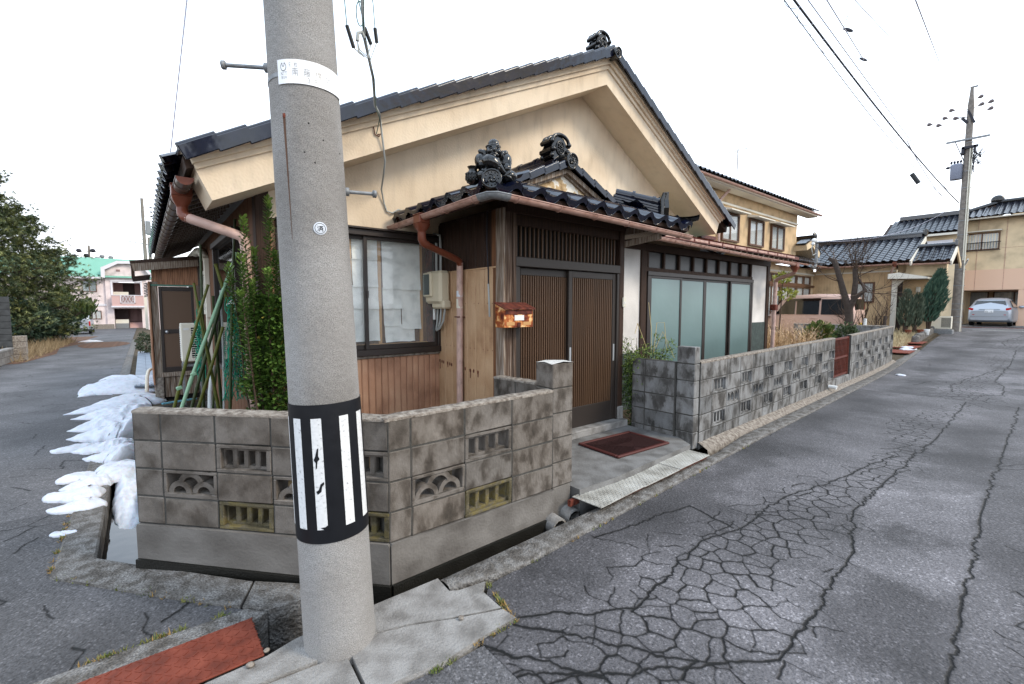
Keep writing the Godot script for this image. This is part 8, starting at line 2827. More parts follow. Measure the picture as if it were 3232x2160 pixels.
func make_vehicles() -> void:
	# silver hatchback, tail towards us (its local +z is the tail, turned to -x)
	var c := thing("parked_car", "silver hatchback parked nose-in under the carport", "car", V(37.8, 0.585, -2.93), -PI / 2 - 0.03)
	var b := mb()
	car_body([[-2.0, 0.32, 0.62, 0.72, 0.62, 0.5], [-1.85, 0.22, 0.72, 0.82, 0.8, 0.62], [-1.1, 0.2, 0.86, 0.98, 0.86, 0.66], [-0.75, 0.2, 0.9, 1.1, 0.86, 0.64], [-0.1, 0.2, 0.93, 1.47, 0.86, 0.62], [0.6, 0.2, 0.95, 1.53, 0.86, 0.62], [1.3, 0.2, 0.98, 1.5, 0.86, 0.6], [1.62, 0.22, 1.0, 1.40, 0.85, 0.56], [1.82, 0.24, 1.02, 1.12, 0.83, 0.62], [1.95, 0.28, 0.92, 0.98, 0.8, 0.68], [2.0, 0.34, 0.8, 0.84, 0.74, 0.66]], 1.7, b)
	obj("body", b, M.car_silver, c)
	var rg := mb()
	rg.quad(V(-0.66, 1.03, 1.855), V(0.66, 1.03, 1.855), V(0.54, 1.38, 1.675), V(-0.54, 1.38, 1.675))
	obj("rear_window", rg, M.car_glass, c)
	for s in [-1, 1]:
		var sg := mb()
		sg.out_quad(V(s * 0.845, 0.99, -0.6), V(s * 0.845, 1.02, 1.4), V(s * 0.68, 1.40, 1.2), V(s * 0.68, 1.39, -0.05), V(0, 1, 0.4))
		obj("side_window", sg, M.car_glass, c)
		obj("tail_lamp", mb().prism(PackedVector2Array([W(0.62, 0.98), W(0.80, 1.0), W(0.81, 0.92), W(0.62, 0.84)]), Transform3D(Basis.from_scale(V(s, 1, 1)), V(0, 0, 1.75)), 0.24), M.red_lamp, c)
		obj("reflector", mb().mm(V(s * 0.6 - 0.05, 0.60, 1.96), V(s * 0.6 + 0.05, 0.64, 2.005), 0.008), M.red_lamp, c)
		obj("mirror", mb().ball(V(s * 0.98, 1.05, -0.55), V(0.12, 0.08, 0.07), I3, 8, 6), M.car_silver, c)
		for z in [-1.25, 1.2]:
			wheel(c, V(s * 0.74, 0.3, z), 0.3)
	obj("number_plate", mb().mm(V(-0.165, 0.74, 1.985), V(0.165, 0.90, 2.015), 0.004), M.plate_white, c)
	obj("plate_recess", mb().mm(V(-0.4, 0.90, 1.94), V(0.4, 0.925, 2.0), 0.008), M.zinc, c)
	var dg := mb()
	# the digits 89-15 in thin strokes
	var seg := {"8": [[0, 0, 1, 0], [0, 0.5, 1, 0.5], [0, 1, 1, 1], [0, 0, 0, 1], [1, 0, 1, 1]], "9": [[0, 0.5, 1, 0.5], [0, 1, 1, 1], [0, 0.5, 0, 1], [1, 0, 1, 1], [0, 0, 1, 0]], "-": [[0.2, 0.5, 0.8, 0.5]], "1": [[0.5, 0, 0.5, 1]], "5": [[0, 1, 1, 1], [0, 0.5, 0, 1], [0, 0.5, 1, 0.5], [1, 0, 1, 0.5], [0, 0, 1, 0]]}
	var k := 0
	for ch in "89-15":
		for l in seg[ch]:
			dg.bar(V(-0.135 + k * 0.055 + l[0] * 0.034, 0.755 + l[1] * 0.07, 2.017), V(-0.135 + k * 0.055 + l[2] * 0.034, 0.755 + l[3] * 0.07 + 0.0001, 2.017), 0.008, 0.003, V(0, 0, 1))
		k += 1
	obj("plate_digits", dg, M.print_grey, c)
	obj("wiper", mb().tube([V(0.05, 1.04, 1.87), V(-0.25, 1.07, 1.86), V(0.42, 1.07, 1.855)], 0.012, 5), M.black, c)
	obj("bumper_line", mb().mm(V(-0.72, 0.52, 1.93), V(0.72, 0.535, 2.012)), M.zinc, c)
	# pink boxy minivan behind the dry grass: nose to -z, tail to +z
	var v := thing("parked_van", "pink boxy minivan parked in the neighbour's yard behind dry grass", "van", V(20.85, rise(20.8, -6.5) + 0.03, -6.75))
	var vb := mb()
	car_body([[-1.68, 0.35, 0.9, 0.96, 0.62, 0.5], [-1.6, 0.25, 0.95, 1.04, 0.72, 0.6], [-1.15, 0.22, 0.98, 1.1, 0.74, 0.62], [-0.85, 0.22, 1.0, 1.55, 0.74, 0.62], [-0.6, 0.22, 1.0, 1.74, 0.74, 0.64], [0.3, 0.22, 1.0, 1.79, 0.74, 0.64], [1.35, 0.22, 1.0, 1.76, 0.74, 0.64], [1.55, 0.24, 1.0, 1.68, 0.73, 0.62], [1.64, 0.3, 1.0, 1.3, 0.7, 0.62], [1.68, 0.36, 0.95, 1.0, 0.66, 0.6]], 1.48, vb)
	obj("body", vb, M.van_pink, v)
	for s in [-1, 1]:
		for q in [[-0.98, -0.28, 0.4], [-0.22, 0.55, 0.0], [0.62, 1.42, 0.0]]:
			var sg := mb()
			sg.out_quad(V(s * 0.745, 1.02, q[0]), V(s * 0.745, 1.02, q[1]), V(s * 0.685, 1.60, q[1]), V(s * 0.685, 1.60, q[0] + q[2]), V(0, 1.2, 0))
			obj("side_window", sg, M.car_glass, v)
		obj("visor", mb().bar(V(s * 0.715, 1.58, -0.6), V(s * 0.715, 1.60, 0.6), 0.03, 0.09), M.car_glass, v)
		obj("tail_lamp", mb().mm(V(s * 0.72 - 0.05, 0.98, 1.5), V(s * 0.72 + 0.03, 1.42, 1.63), 0.02), M.red_lamp, v)
		obj("mirror", mb().ball(V(s * 0.84, 1.08, -0.95), V(0.07, 0.1, 0.08), I3, 8, 6), M.black, v)
		obj("door_handle", mb().mm(V(s * 0.745 - 0.01, 0.86, 0.28), V(s * 0.745 + 0.015, 0.9, 0.5), 0.006), M.van_pink, v)
		for z in [-1.05, 1.1]:
			wheel(v, V(s * 0.66, 0.28, z), 0.28)
	obj("rear_window", mb().mm(V(-0.56, 1.05, 1.62), V(0.56, 1.6, 1.655)), M.car_glass, v)
	obj("windscreen", mb().bar(V(0, 1.05, -1.17), V(0, 1.58, -0.84), 1.2, 0.03, V(0, 0, -1)), M.car_glass, v)
	obj("number_plate", mb().mm(V(-0.16, 0.55, 1.68), V(0.16, 0.71, 1.70)), mat("plate_yellow", Color(0.75, 0.62, 0.12), 0.5), v)
	# silver van beyond the trees on the lane
	var w := thing("parked_van", "silver van parked beyond the pines on the lane", "van", V(-3.75, rise(-3.7, -47) + 0.02, -47.6))
	var wb := mb()
	car_body([[-1.9, 0.35, 0.9, 1.0, 0.62, 0.5], [-1.5, 0.25, 0.95, 1.3, 0.74, 0.6], [-0.9, 0.22, 1.0, 1.75, 0.76, 0.64], [1.3, 0.22, 1.0, 1.78, 0.76, 0.64], [1.6, 0.3, 1.0, 1.5, 0.74, 0.64], [1.68, 0.36, 0.95, 1.02, 0.68, 0.6]], 1.5, wb)
	obj("body", wb, M.car_silver, w)
	obj("rear_window", mb().mm(V(-0.56, 1.05, 1.62), V(0.56, 1.6, 1.66)), M.car_glass, w)
	for s in [-1, 1]:
		obj("tail_lamp", mb().mm(V(s * 0.7 - 0.06, 0.6, 1.5), V(s * 0.7 + 0.04, 0.95, 1.69), 0.02), M.red_lamp, w)
		obj("side_window", mb().mm(V(s * 0.70, 1.05, -0.9), V(s * 0.745, 1.6, 1.3)), M.car_glass, w)
		for z in [-1.05, 1.1]:
			wheel(w, V(s * 0.68, 0.28, z), 0.28)


func branch(b: MB, a: Vector3, d: Vector3, ln: float, r: float, depth: int, spread: float, upward: float) -> void:
	var pts := [a]
	var rr := [r]
	var c := a
	var dir := d
	var n := 4
	for i in n:
		dir = (dir + rdir() * 0.22 + Vector3.UP * upward).normalized()
		c += dir * ln / n
		pts.append(c)
		rr.append(lerpf(r, r * 0.55, (i + 1.0) / n))
	b.tube(pts, rr, 6 if r > 0.02 else 4, false)
	if depth <= 0: return
	for k in 3 if depth > 1 else 4:
		var f := rng.randi_range(1, n)
		var nd := (dir + rdir() * spread).normalized()
		branch(b, pts[f], nd, ln * rng.randf_range(0.5, 0.8), rr[f] * 0.6, depth - 1, spread, upward)


func make_yard_plants() -> void:
	# pollarded bare tree behind the street wall
	var t := thing("bare_tree", "pruned bare tree with a thick forked trunk behind the street wall", "tree", V(14.5, 0, -3.75))
	var tr := mb()
	tr.tube([V(0, -0.1, 0), V(0.0, 0.9, 0.0), V(0.02, 1.35, -0.02), V(0, 1.7, -0.05)], [0.12, 0.095, 0.09, 0.1], 10)
	tr.tube([V(0, 1.6, -0.05), V(-0.05, 2.1, -0.18), V(-0.05, 2.6, -0.32), V(0, 2.86, -0.42), V(0.0, 2.93, -0.55)], [0.085, 0.075, 0.065, 0.07, 0.04], 9)
	tr.tube([V(0, 1.55, -0.03), V(0, 1.85, 0.07), V(0, 1.98, 0.22), V(0, 2.06, 0.30), V(0.05, 2.2, 0.22), V(0.05, 2.38, 0.10), V(0, 2.42, 0.16)], [0.08, 0.065, 0.05, 0.04, 0.032, 0.025, 0.02], 8)
	tr.tube([V(0, 1.85, 0.06), V(0, 2.3, 0.08), V(0.02, 2.62, 0.05)], [0.07, 0.06, 0.06], 8)
	obj("trunk", tr, M.bark, t)
	var tw := mb()
	for q in [[V(0, 2.88, -0.45), 5], [V(0.02, 2.6, 0.06), 9], [V(0.03, 2.4, 0.12), 4], [V(0, 2.02, 0.28), 4], [V(-0.05, 2.3, -0.25), 3]]:
		for k in q[1]:
			branch(tw, q[0], (V(0, 0.7, 0) + rdir()).normalized(), rng.randf_range(0.5, 1.0), 0.011, 2, 0.55, 0.05)
	obj("twigs", tw, M.twig, t)
	# slender bare saplings beyond the end wall
	for q in [[20.0, -4.83, 1.75, "bare sapling with several stems beyond the end wall, nearest the pruned tree"], [20.3, -4.28, 1.55, "bare many-twigged sapling nearest the white porch column"], [19.4, -5.15, 1.2, "low bare sapling left of the taller ones by the ochre wall"]]:
		var s := thing("bare_sapling", q[3], "sapling", V(q[0], rise(q[0], q[1]), q[1]), 0.0, "bare saplings before the ochre wall")
		var b := mb()
		for k in 3:
			branch(b, V(rng.randf_range(-0.08, 0.08), -0.05, rng.randf_range(-0.12, 0.12)), (Vector3.UP + rdir() * 0.18).normalized(), q[2] * rng.randf_range(0.6, 0.9), 0.035, 3, 0.55, 0.12)
		obj("branches", b, M.twig, s)
	# stumps of posts
	for q in [[19.6, -4.62, 0.28, "short white post stub beside the saplings"], [20.2, -4.2, 0.34, "grey pruned stump beside the saplings"]]:
		var p := thing("post_stub", q[3], "post", V(q[0], rise(q[0], q[1]), q[1]))
		obj("post", mb().tube([V(0, 0.3, 0), V(0, 0.72 + q[2], 0)], 0.05, 8).tube([V(0, -0.1, 0), V(0, 0.4, 0)], 0.05, 8), M.white if q[2] < 0.3 else M.bark, p)
	# dry pampas-like grass behind the wall
	var gr := thing("dry_grass", "tall straw-coloured dry grass leaning over the street wall", "grass", V(12.9, 0, -4.4))
	var gb := mb()
	for k in 1150:
		var c := V(rng.randf_range(-1.5, 1.3), 0, rng.randf_range(-0.85, 0.55))
		var hgt := rng.randf_range(0.75, 1.42)
		var lean := rdir() * 0.55
		lean.y = 0
		var mid := c + V(lean.x * 0.35, hgt * 0.7, lean.z * 0.35)
		var tip := c + V(lean.x, hgt * rng.randf_range(0.7, 1.0), lean.z)
		gb.tint(Color(0.42, 0.27, 0.14).lerp(Color(0.62, 0.44, 0.26), rng.randf()))
		var w := V(-lean.z, 0.1, lean.x).normalized() * 0.006
		gb.quad(c - w, c + w, mid + w, mid - w)
		gb.tri(mid - w, mid + w, tip)
		if k % 9 == 0:
			gb.tint(Color(0.5, 0.34, 0.24))
			for j in 12:
				var p := mid.lerp(tip, rng.randf_range(0.5, 1.05)) + Vector3.UP * 0.12
				gb.tri(p, p + rdir() * 0.012, p + rdir() * 0.05 + lean * 0.06)
	var go := obj("blades", gb, M.straw, gr)
	go.set_meta("kind", "stuff")
	var s1 := thing("broadleaf_shrub", "low shrub with long yellowish green leaves by the dry grass", "shrub", V(13.3, 0, -4.02))
	leafy_ball(s1, V(0, 0.85, 0), V(0.36, 0.42, 0.34), 420, Color(0.05, 0.09, 0.02), Color(0.26, 0.24, 0.06), 0.14)
	obj("stems", mb().tube([V(0, -0.05, 0), V(0.02, 0.8, 0)], 0.02, 6), M.twig, s1)
	var s2 := thing("small_shrub", "dark fine-leaved shrub before the bare tree's trunk", "shrub", V(13.6, 0, -3.55))
	leafy_ball(s2, V(0, 0.85, 0), V(0.5, 0.42, 0.3), 1300, Color(0.03, 0.055, 0.02), Color(0.12, 0.13, 0.05), 0.055)
	obj("stems", mb().tube([V(0, -0.05, 0), V(0.02, 0.8, 0)], 0.02, 6), M.twig, s2)
	var s3 := thing("yellow_sprig", "yellow green leafy sprig behind the right downpipe", "sapling", V(12.6, 0, -4.7))
	leafy_ball(s3, V(0.0, 2.36, 0.0), V(0.3, 0.12, 0.22), 160, Color(0.16, 0.18, 0.03), Color(0.42, 0.38, 0.06), 0.075)
	leafy_ball(s3, V(0.1, 1.95, 0.06), V(0.34, 0.14, 0.22), 190, Color(0.16, 0.18, 0.03), Color(0.42, 0.38, 0.06), 0.075)
	obj("stem", mb().tube([V(0.05, -0.05, -0.05), V(0.04, 1.2, -0.05), V(0.0, 2.4, 0)], [0.022, 0.018, 0.008], 6), M.twig, s3)
	# feathery conifers in the planter by the far pole
	for q in [[24.2, -3.68, 2.5, 0.40, 2600, "tall blue green feathery conifer leaning right by the far pole", Color(0.03, 0.07, 0.05), Color(0.12, 0.2, 0.13), 0.30], [23.2, -4.18, 1.75, 0.27, 1000, "grey green feathery shrub before the entrance, left of the conifer", Color(0.05, 0.075, 0.05), Color(0.15, 0.17, 0.11), 0.0], [23.4, -3.92, 1.6, 0.2, 700, "thin grey green shrub between its neighbour and the conifer", Color(0.05, 0.075, 0.05), Color(0.15, 0.17, 0.11), 0.05]]:
		var c := thing("conifer", q[5], "conifer", V(q[0], rise(q[0], q[1]), q[1]))
		var xs := []
		var cs := PackedColorArray()
		for k in q[4]:
			var f := pow(rng.randf(), 0.8)
			var y: float = q[2] * (0.22 + 0.78 * f)
			var rad: float = q[3] * (sin(PI * clampf(f * 0.86 + 0.14, 0, 1)) + 0.12)
			var a := rng.randf() * TAU
			var rr := pow(rng.randf(), 0.35) * (0.85 + 0.4 * noise_a.get_noise_2d(a * 40, y * 60))
			var p := V(cos(a) * rad * rr, y, sin(a) * rad * rr + q[8] * (f - 0.1))
			xs.append(Transform3D(aim(V(cos(a) * 0.35, 1.0, sin(a) * 0.35 + q[8]) + rdir() * 0.25, rng.randf() * TAU, rng.randf_range(0.7, 1.4)), p))
			cs.append(q[6].lerp(q[7], rng.randf() * rr))
		scatter("foliage", c, leaf_mesh(0.17, 0.035), M.dull_leaf, xs, cs)
		var tk := mb()
		for k in 4:
			tk.tube([V(rng.randf_range(-0.05, 0.05), -0.05, rng.randf_range(-0.05, 0.05)), V(rng.randf_range(-0.12, 0.12), q[2] * 0.35, rng.randf_range(-0.1, 0.1) + q[8] * 0.2), V(rng.randf_range(-0.15, 0.15), q[2] * 0.8, q[8] * 0.7)], [0.05, 0.04, 0.01], 6)
		obj("trunk", tk, M.twig, c)
	# dry verge of the planter with its stone edging
	var vg := mb()
	for k in 2600:
		var x := rng.randf_range(19.3, 27.0)
		var zmax := kerb_z(minf(x, 26)) - 0.45
		var z := rng.randf_range(-4.6, zmax)
		var y := rise(x, z) + 0.03
		vg.tint(Color(0.3, 0.22, 0.11).lerp(Color(0.5, 0.42, 0.26), rng.randf()))
		var d := rdir() * 0.12
		var w := V(0.012, 0, 0.012)
		vg.tri(V(x, y, z) - w, V(x, y, z) + w, V(x + d.x, y + rng.randf_range(0.08, 0.32), z + d.z))
	tag(obj("verge_grass", vg, M.straw, self), "short dry winter grass of the neighbour's verge", "grass", "", "stuff")
	for k in 9:
		var x := 21.6 + k * 0.62
		var zz := kerb_z(minf(x, 26)) - 0.35
		tag(obj("edging_stone", mb().box(Vector3.ZERO, V(0.56, 0.34 + 0.06 * sin(k * 2.0), 0.2), Basis(Vector3.UP, 0.05), 0.05), M.kerb, self, V(x, rise(x, zz) + 0.1, zz)), ["first", "second", "third", "fourth", "fifth", "sixth", "seventh", "eighth", "ninth"][k] + " rough edging stone of the planter, counted from the street wall's end", "stone", "edging stones of the planter")
	for k in 3:
		var x := 18.6 + k * 1.35
		var zz := kerb_z(x) - 0.38
		var p := thing("steel_plate", ["reddish steel plate over the drain nearest the street wall's end", "reddish steel plate over the drain, middle of the far three", "reddish steel plate over the drain nearest the planter"][k], "steel plate", V(x, rise(x, zz) + 0.05, zz), 0.045, "reddish plates at the neighbour's entrance")
		obj("plate", mb().mm(V(-0.66, -0.01, -0.3), V(0.66, 0.01, 0.3)), M.rust_plate, p)
	struct("driveway", flat([[17.0, -3.45], [20.5, -3.62], [20.2, -5.6], [17.0, -5.4]], 0.02, 0.17), M.slab, "pale concrete entrance to the neighbour's yard")
	make_ac(V(26.0, 0.72, -3.52), -PI / 2, "white outdoor unit beside the far pole, right of the conifer", 0.62, 0.52, 0.26)
	tag(obj("unit_base", mb().mm(V(25.8, 0.4, -3.85), V(26.2, 0.69, -3.15), 0.02), M.zinc, self), "grey base under the outdoor unit by the far pole", "base")
	for q in [[23.0, -4.05, "grey block-shaped pot by the entrance"], [23.3, -3.75, "small white pot by the entrance"], [23.5, -3.6, "terracotta pot by the entrance"]]:
		tag(obj("flower_pot", mb().lathe([W(0.001, 0.0), W(0.08, 0.0), W(0.11, 0.22), W(0.09, 0.22), W(0.08, 0.16), W(0.001, 0.16)], 12), [M.zinc, M.white, M.gutter_brown][int(q[0] * 10) % 3], self, V(q[0], rise(q[0], q[1]) + 0.12, q[1])), q[2], "flower pot")


func make_far_pole() -> void:
	var t := thing("utility_pole", "far concrete utility pole with crossarm, transformer and insulators", "utility pole", V(28.0, 0.45, -3.32))
	var P := V(28.0, 0.45, -3.32)
	var pr := []
	for k in 11: pr.append(W(lerpf(0.19, 0.105, k / 10.0), k * 0.98))
	pr.append(W(0.07, 10.2))
	pr.append(W(0.05, 10.55))
	obj("shaft", mb().lathe(pr, 18, Transform3D(Basis(Vector3.RIGHT, -0.004), Vector3.ZERO)), M.far_pole, t)
	obj("cap", mb().mm(V(-0.03, 10.5, -0.1), V(0.03, 10.56, 0.14)), M.zinc, t)
	for y in [0.5, 0.75, 1.05, 1.3, 2.1, 2.8, 3.4, 4.3, 4.9, 5.4, 6.3, 7.0, 8.2]:
		obj("band", mb().lathe([W(0.13 + (10 - y) * 0.0075, 0), W(0.13 + (10 - y) * 0.0075, 0.03)], 14, Transform3D(I3, V(0, y, 0))), M.zinc, t)
	obj("riser_pipe", mb().tube([V(-0.12, 0.1, 0.14), V(-0.12, 8.0, 0.12)], 0.028, 6), M.offwhite, t)
	obj("riser_pipe", mb().tube([V(-0.16, 3.2, 0.08), V(-0.16, 8.0, 0.06)], 0.022, 6), M.offwhite, t)
	obj("crossarm", mb().bar(V(-0.16, 8.35, -0.72), V(-0.16, 8.33, 0.62), 0.07, 0.075), M.zinc, t)
	obj("arm_brace", mb().bar(V(-0.16, 8.3, -0.42), V(-0.12, 7.45, -0.12), 0.03, 0.03), M.cable_dark, t)
	obj("bracket", mb().mm(V(-0.2, 7.75, -0.22), V(0.1, 8.05, -0.12)).mm(V(-0.2, 7.95, -0.2), V(-0.14, 8.05, 0.3)).mm(V(-0.2, 7.75, 0.16), V(0.1, 8.05, 0.22)), M.cable_dark, t)
	obj("transformer", mb().lathe([W(0.001, 6.72), W(0.2, 6.72), W(0.2, 7.3), W(0.215, 7.32), W(0.18, 7.37), W(0.001, 7.38)], 16, Transform3D(I3, V(-0.1, 0, -0.34))), mat("transformer", Color(0.52, 0.54, 0.6), 0.5), t)
	var bs := mb()
	for k in 4:
		bs.ball(V(-0.18, 7.45, -0.5 + k * 0.1), V(0.05, 0.07, 0.045), I3, 8, 5)
	bs.ball(V(-0.2, 7.25, -0.6), V(0.05, 0.06, 0.08), I3, 8, 5)
	obj("bushing", bs, M.cable_dark, t)
	# upper arms with insulator strings
	obj("top_arm", mb().bar(V(-0.1, 9.55, -0.1), V(-0.1, 9.0, 0.12), 0.06, 0.08).bar(V(-0.1, 9.3, -0.28), V(-0.1, 9.05, -0.1), 0.06, 0.1), M.cable_dark, t)
	for q in [[-0.65, 9.72, -0.1], [-0.85, 9.45, -0.1], [-0.5, 9.34, -0.1], [0.34, 9.68, 0.1], [0.62, 9.7, 0.1], [0.62, 9.42, 0.1], [0.3, 10.0, 0.1], [-1.35, 9.33, -0.1], [-1.04, 9.2, -0.1]]:
		var c := V(-0.2, q[1], q[0])
		var b := mb()
		b.lathe([W(0.012, -0.16), W(0.075, -0.05), W(0.075, 0.02), W(0.012, 0.05)], 8, Transform3D(Basis(V(0, 0.35, signf(q[0])).normalized().cross(Vector3.RIGHT), V(0, 0.35, signf(q[0])).normalized(), Vector3.RIGHT) if true else I3, c))
		b.tube([c, V(-0.1, 9.6 if q[1] > 9.5 else 9.3, signf(q[0]) * 0.08)], 0.008, 4)
		obj("insulator", b, mat("insulator", Color(0.44, 0.4, 0.4), 0.5) if not M.has("insulator") else M.insulator, t)
	var lp := mb()
	for k in 14:
		var c := V(-0.1, rng.randf_range(6.9, 7.9), rng.randf_range(0.15, 0.5))
		lp.tube([V(-0.1, rng.randf_range(6.8, 8.0), 0.14), c, c + rdir() * 0.16, V(-0.1, rng.randf_range(6.8, 8.0), 0.2)], 0.011, 4)
	for k in 5:
		lp.ball(V(-0.1, rng.randf_range(7.2, 7.8), rng.randf_range(0.2, 0.4)), V(0.05, 0.04, 0.05), I3, 6, 4)
	obj("jumper_wires", lp, M.cable_dark, t)
	obj("lamp_arm", mb().tube([V(-0.1, 3.0, 0.15), V(-0.4, 3.15, 0.25), V(-0.7, 3.2, 0.3)], 0.03, 6), M.white, t)
	# street wires: one thing each
	for q in [
		[V(6.0, 7.12, -3.35), V(27.85, 6.15, -3.5), 0.22, 0.019, "cable_dark", "thickest black cable of the bundle running to the far pole"],
		[V(6.0, 7.12, -3.40), V(27.85, 5.95, -3.55), 0.42, 0.008, "cable_dark", "thin wire hanging lowest beneath the black cable"],
		[V(6.0, 7.0, -3.15), V(27.85, 6.4, -3.7), 0.02, 0.009, "cable_faint", "thin straight wire right above the black cable"],
		[V(6.0, 5.9, -2.36), V(16.0, 8.5, -4.15), 0.0, 0.010, "cable_faint", "wire ending at the small insulator in mid air"],
		[V(6.0, 5.75, -2.22), V(24.0, 11.2, -4.6), 0.0, 0.007, "cable_faint", "faint wire beside the one with the insulator"],
		[V(7.0, 5.1, -1.36), V(20.0, 9.2, -3.15), 0.0, 0.008, "cable_faint", "long faint wire at the upper right"],
		[V(14.8, 3.5, -4.9), V(27.9, 6.1, -3.6), 0.5, 0.007, "cable_faint", "thin service wire from the neighbour's mast to the far pole"],
		[V(27.9, 5.9, -3.5), V(13.5, 5.35, -2.62), 0.3, 0.009, "cable_faint", "sagging wire carrying a dark weight left of the far pole"]]:
		var w := thing("overhead_wire", q[5], "wire", q[0], 0.0, "overhead wires along the street")
		var pts := []
		for p in sag(Vector3.ZERO, q[1] - q[0], q[2], 20): pts.append(p)
		obj("wire", mb().tube(pts, q[3], 5), M[q[4]], w)
	var sp := thing("wire_spiral", "loose wire coiled round the black cable bundle", "wire", V(6.0, 7.1, -3.38))
	var hx := []
	var de := (V(27.85, 6.15, -3.5) - V(6.0, 7.12, -3.35)).normalized()
	for k in 240:
		var s := k * 0.055
		hx.append(de * s + V(0, sin(k * 0.55) * 0.07 - 0.03 - 0.22 * 4.0 * (s / 21.9) * (1.0 - s / 21.9), cos(k * 0.55) * 0.07))
	obj("coil", mb().tube(hx, 0.005, 4), M.cable_faint, sp)
	var wt := thing("cable_weight", "dark cylinder hung on the sagging wire left of the far pole", "cable weight", V(16.0, 5.0, -2.88))
	obj("cylinder", mb().tube([V(-0.05, 0.13, -0.07), V(0.05, -0.13, 0.07)], 0.052, 12), M.board_wall, wt)
	obj("strap", mb().tube([V(-0.05, 0.13, -0.07), V(-0.05, 0.3, -0.05), V(0, 0.5, 0)], 0.006, 4), M.cable_faint, wt)
	for q in [[V(16.0, 8.52, -4.16), "dark oval insulator at the end of the wire"], [V(12.0, 7.52, -3.42), "small clamp half way on the wire with the insulator"]]:
		var i := thing("wire_insulator", q[1], "insulator", q[0])
		obj("body", mb().ball(Vector3.ZERO, V(0.03, 0.12, 0.035), Basis(Vector3.RIGHT, -0.9), 10, 6).tube([V(0, 0.02, -0.1), V(0, 0.3, -0.02)], 0.008, 4), M.cable_dark, i)


# ---------------------------------------------------------------- the lane on the left

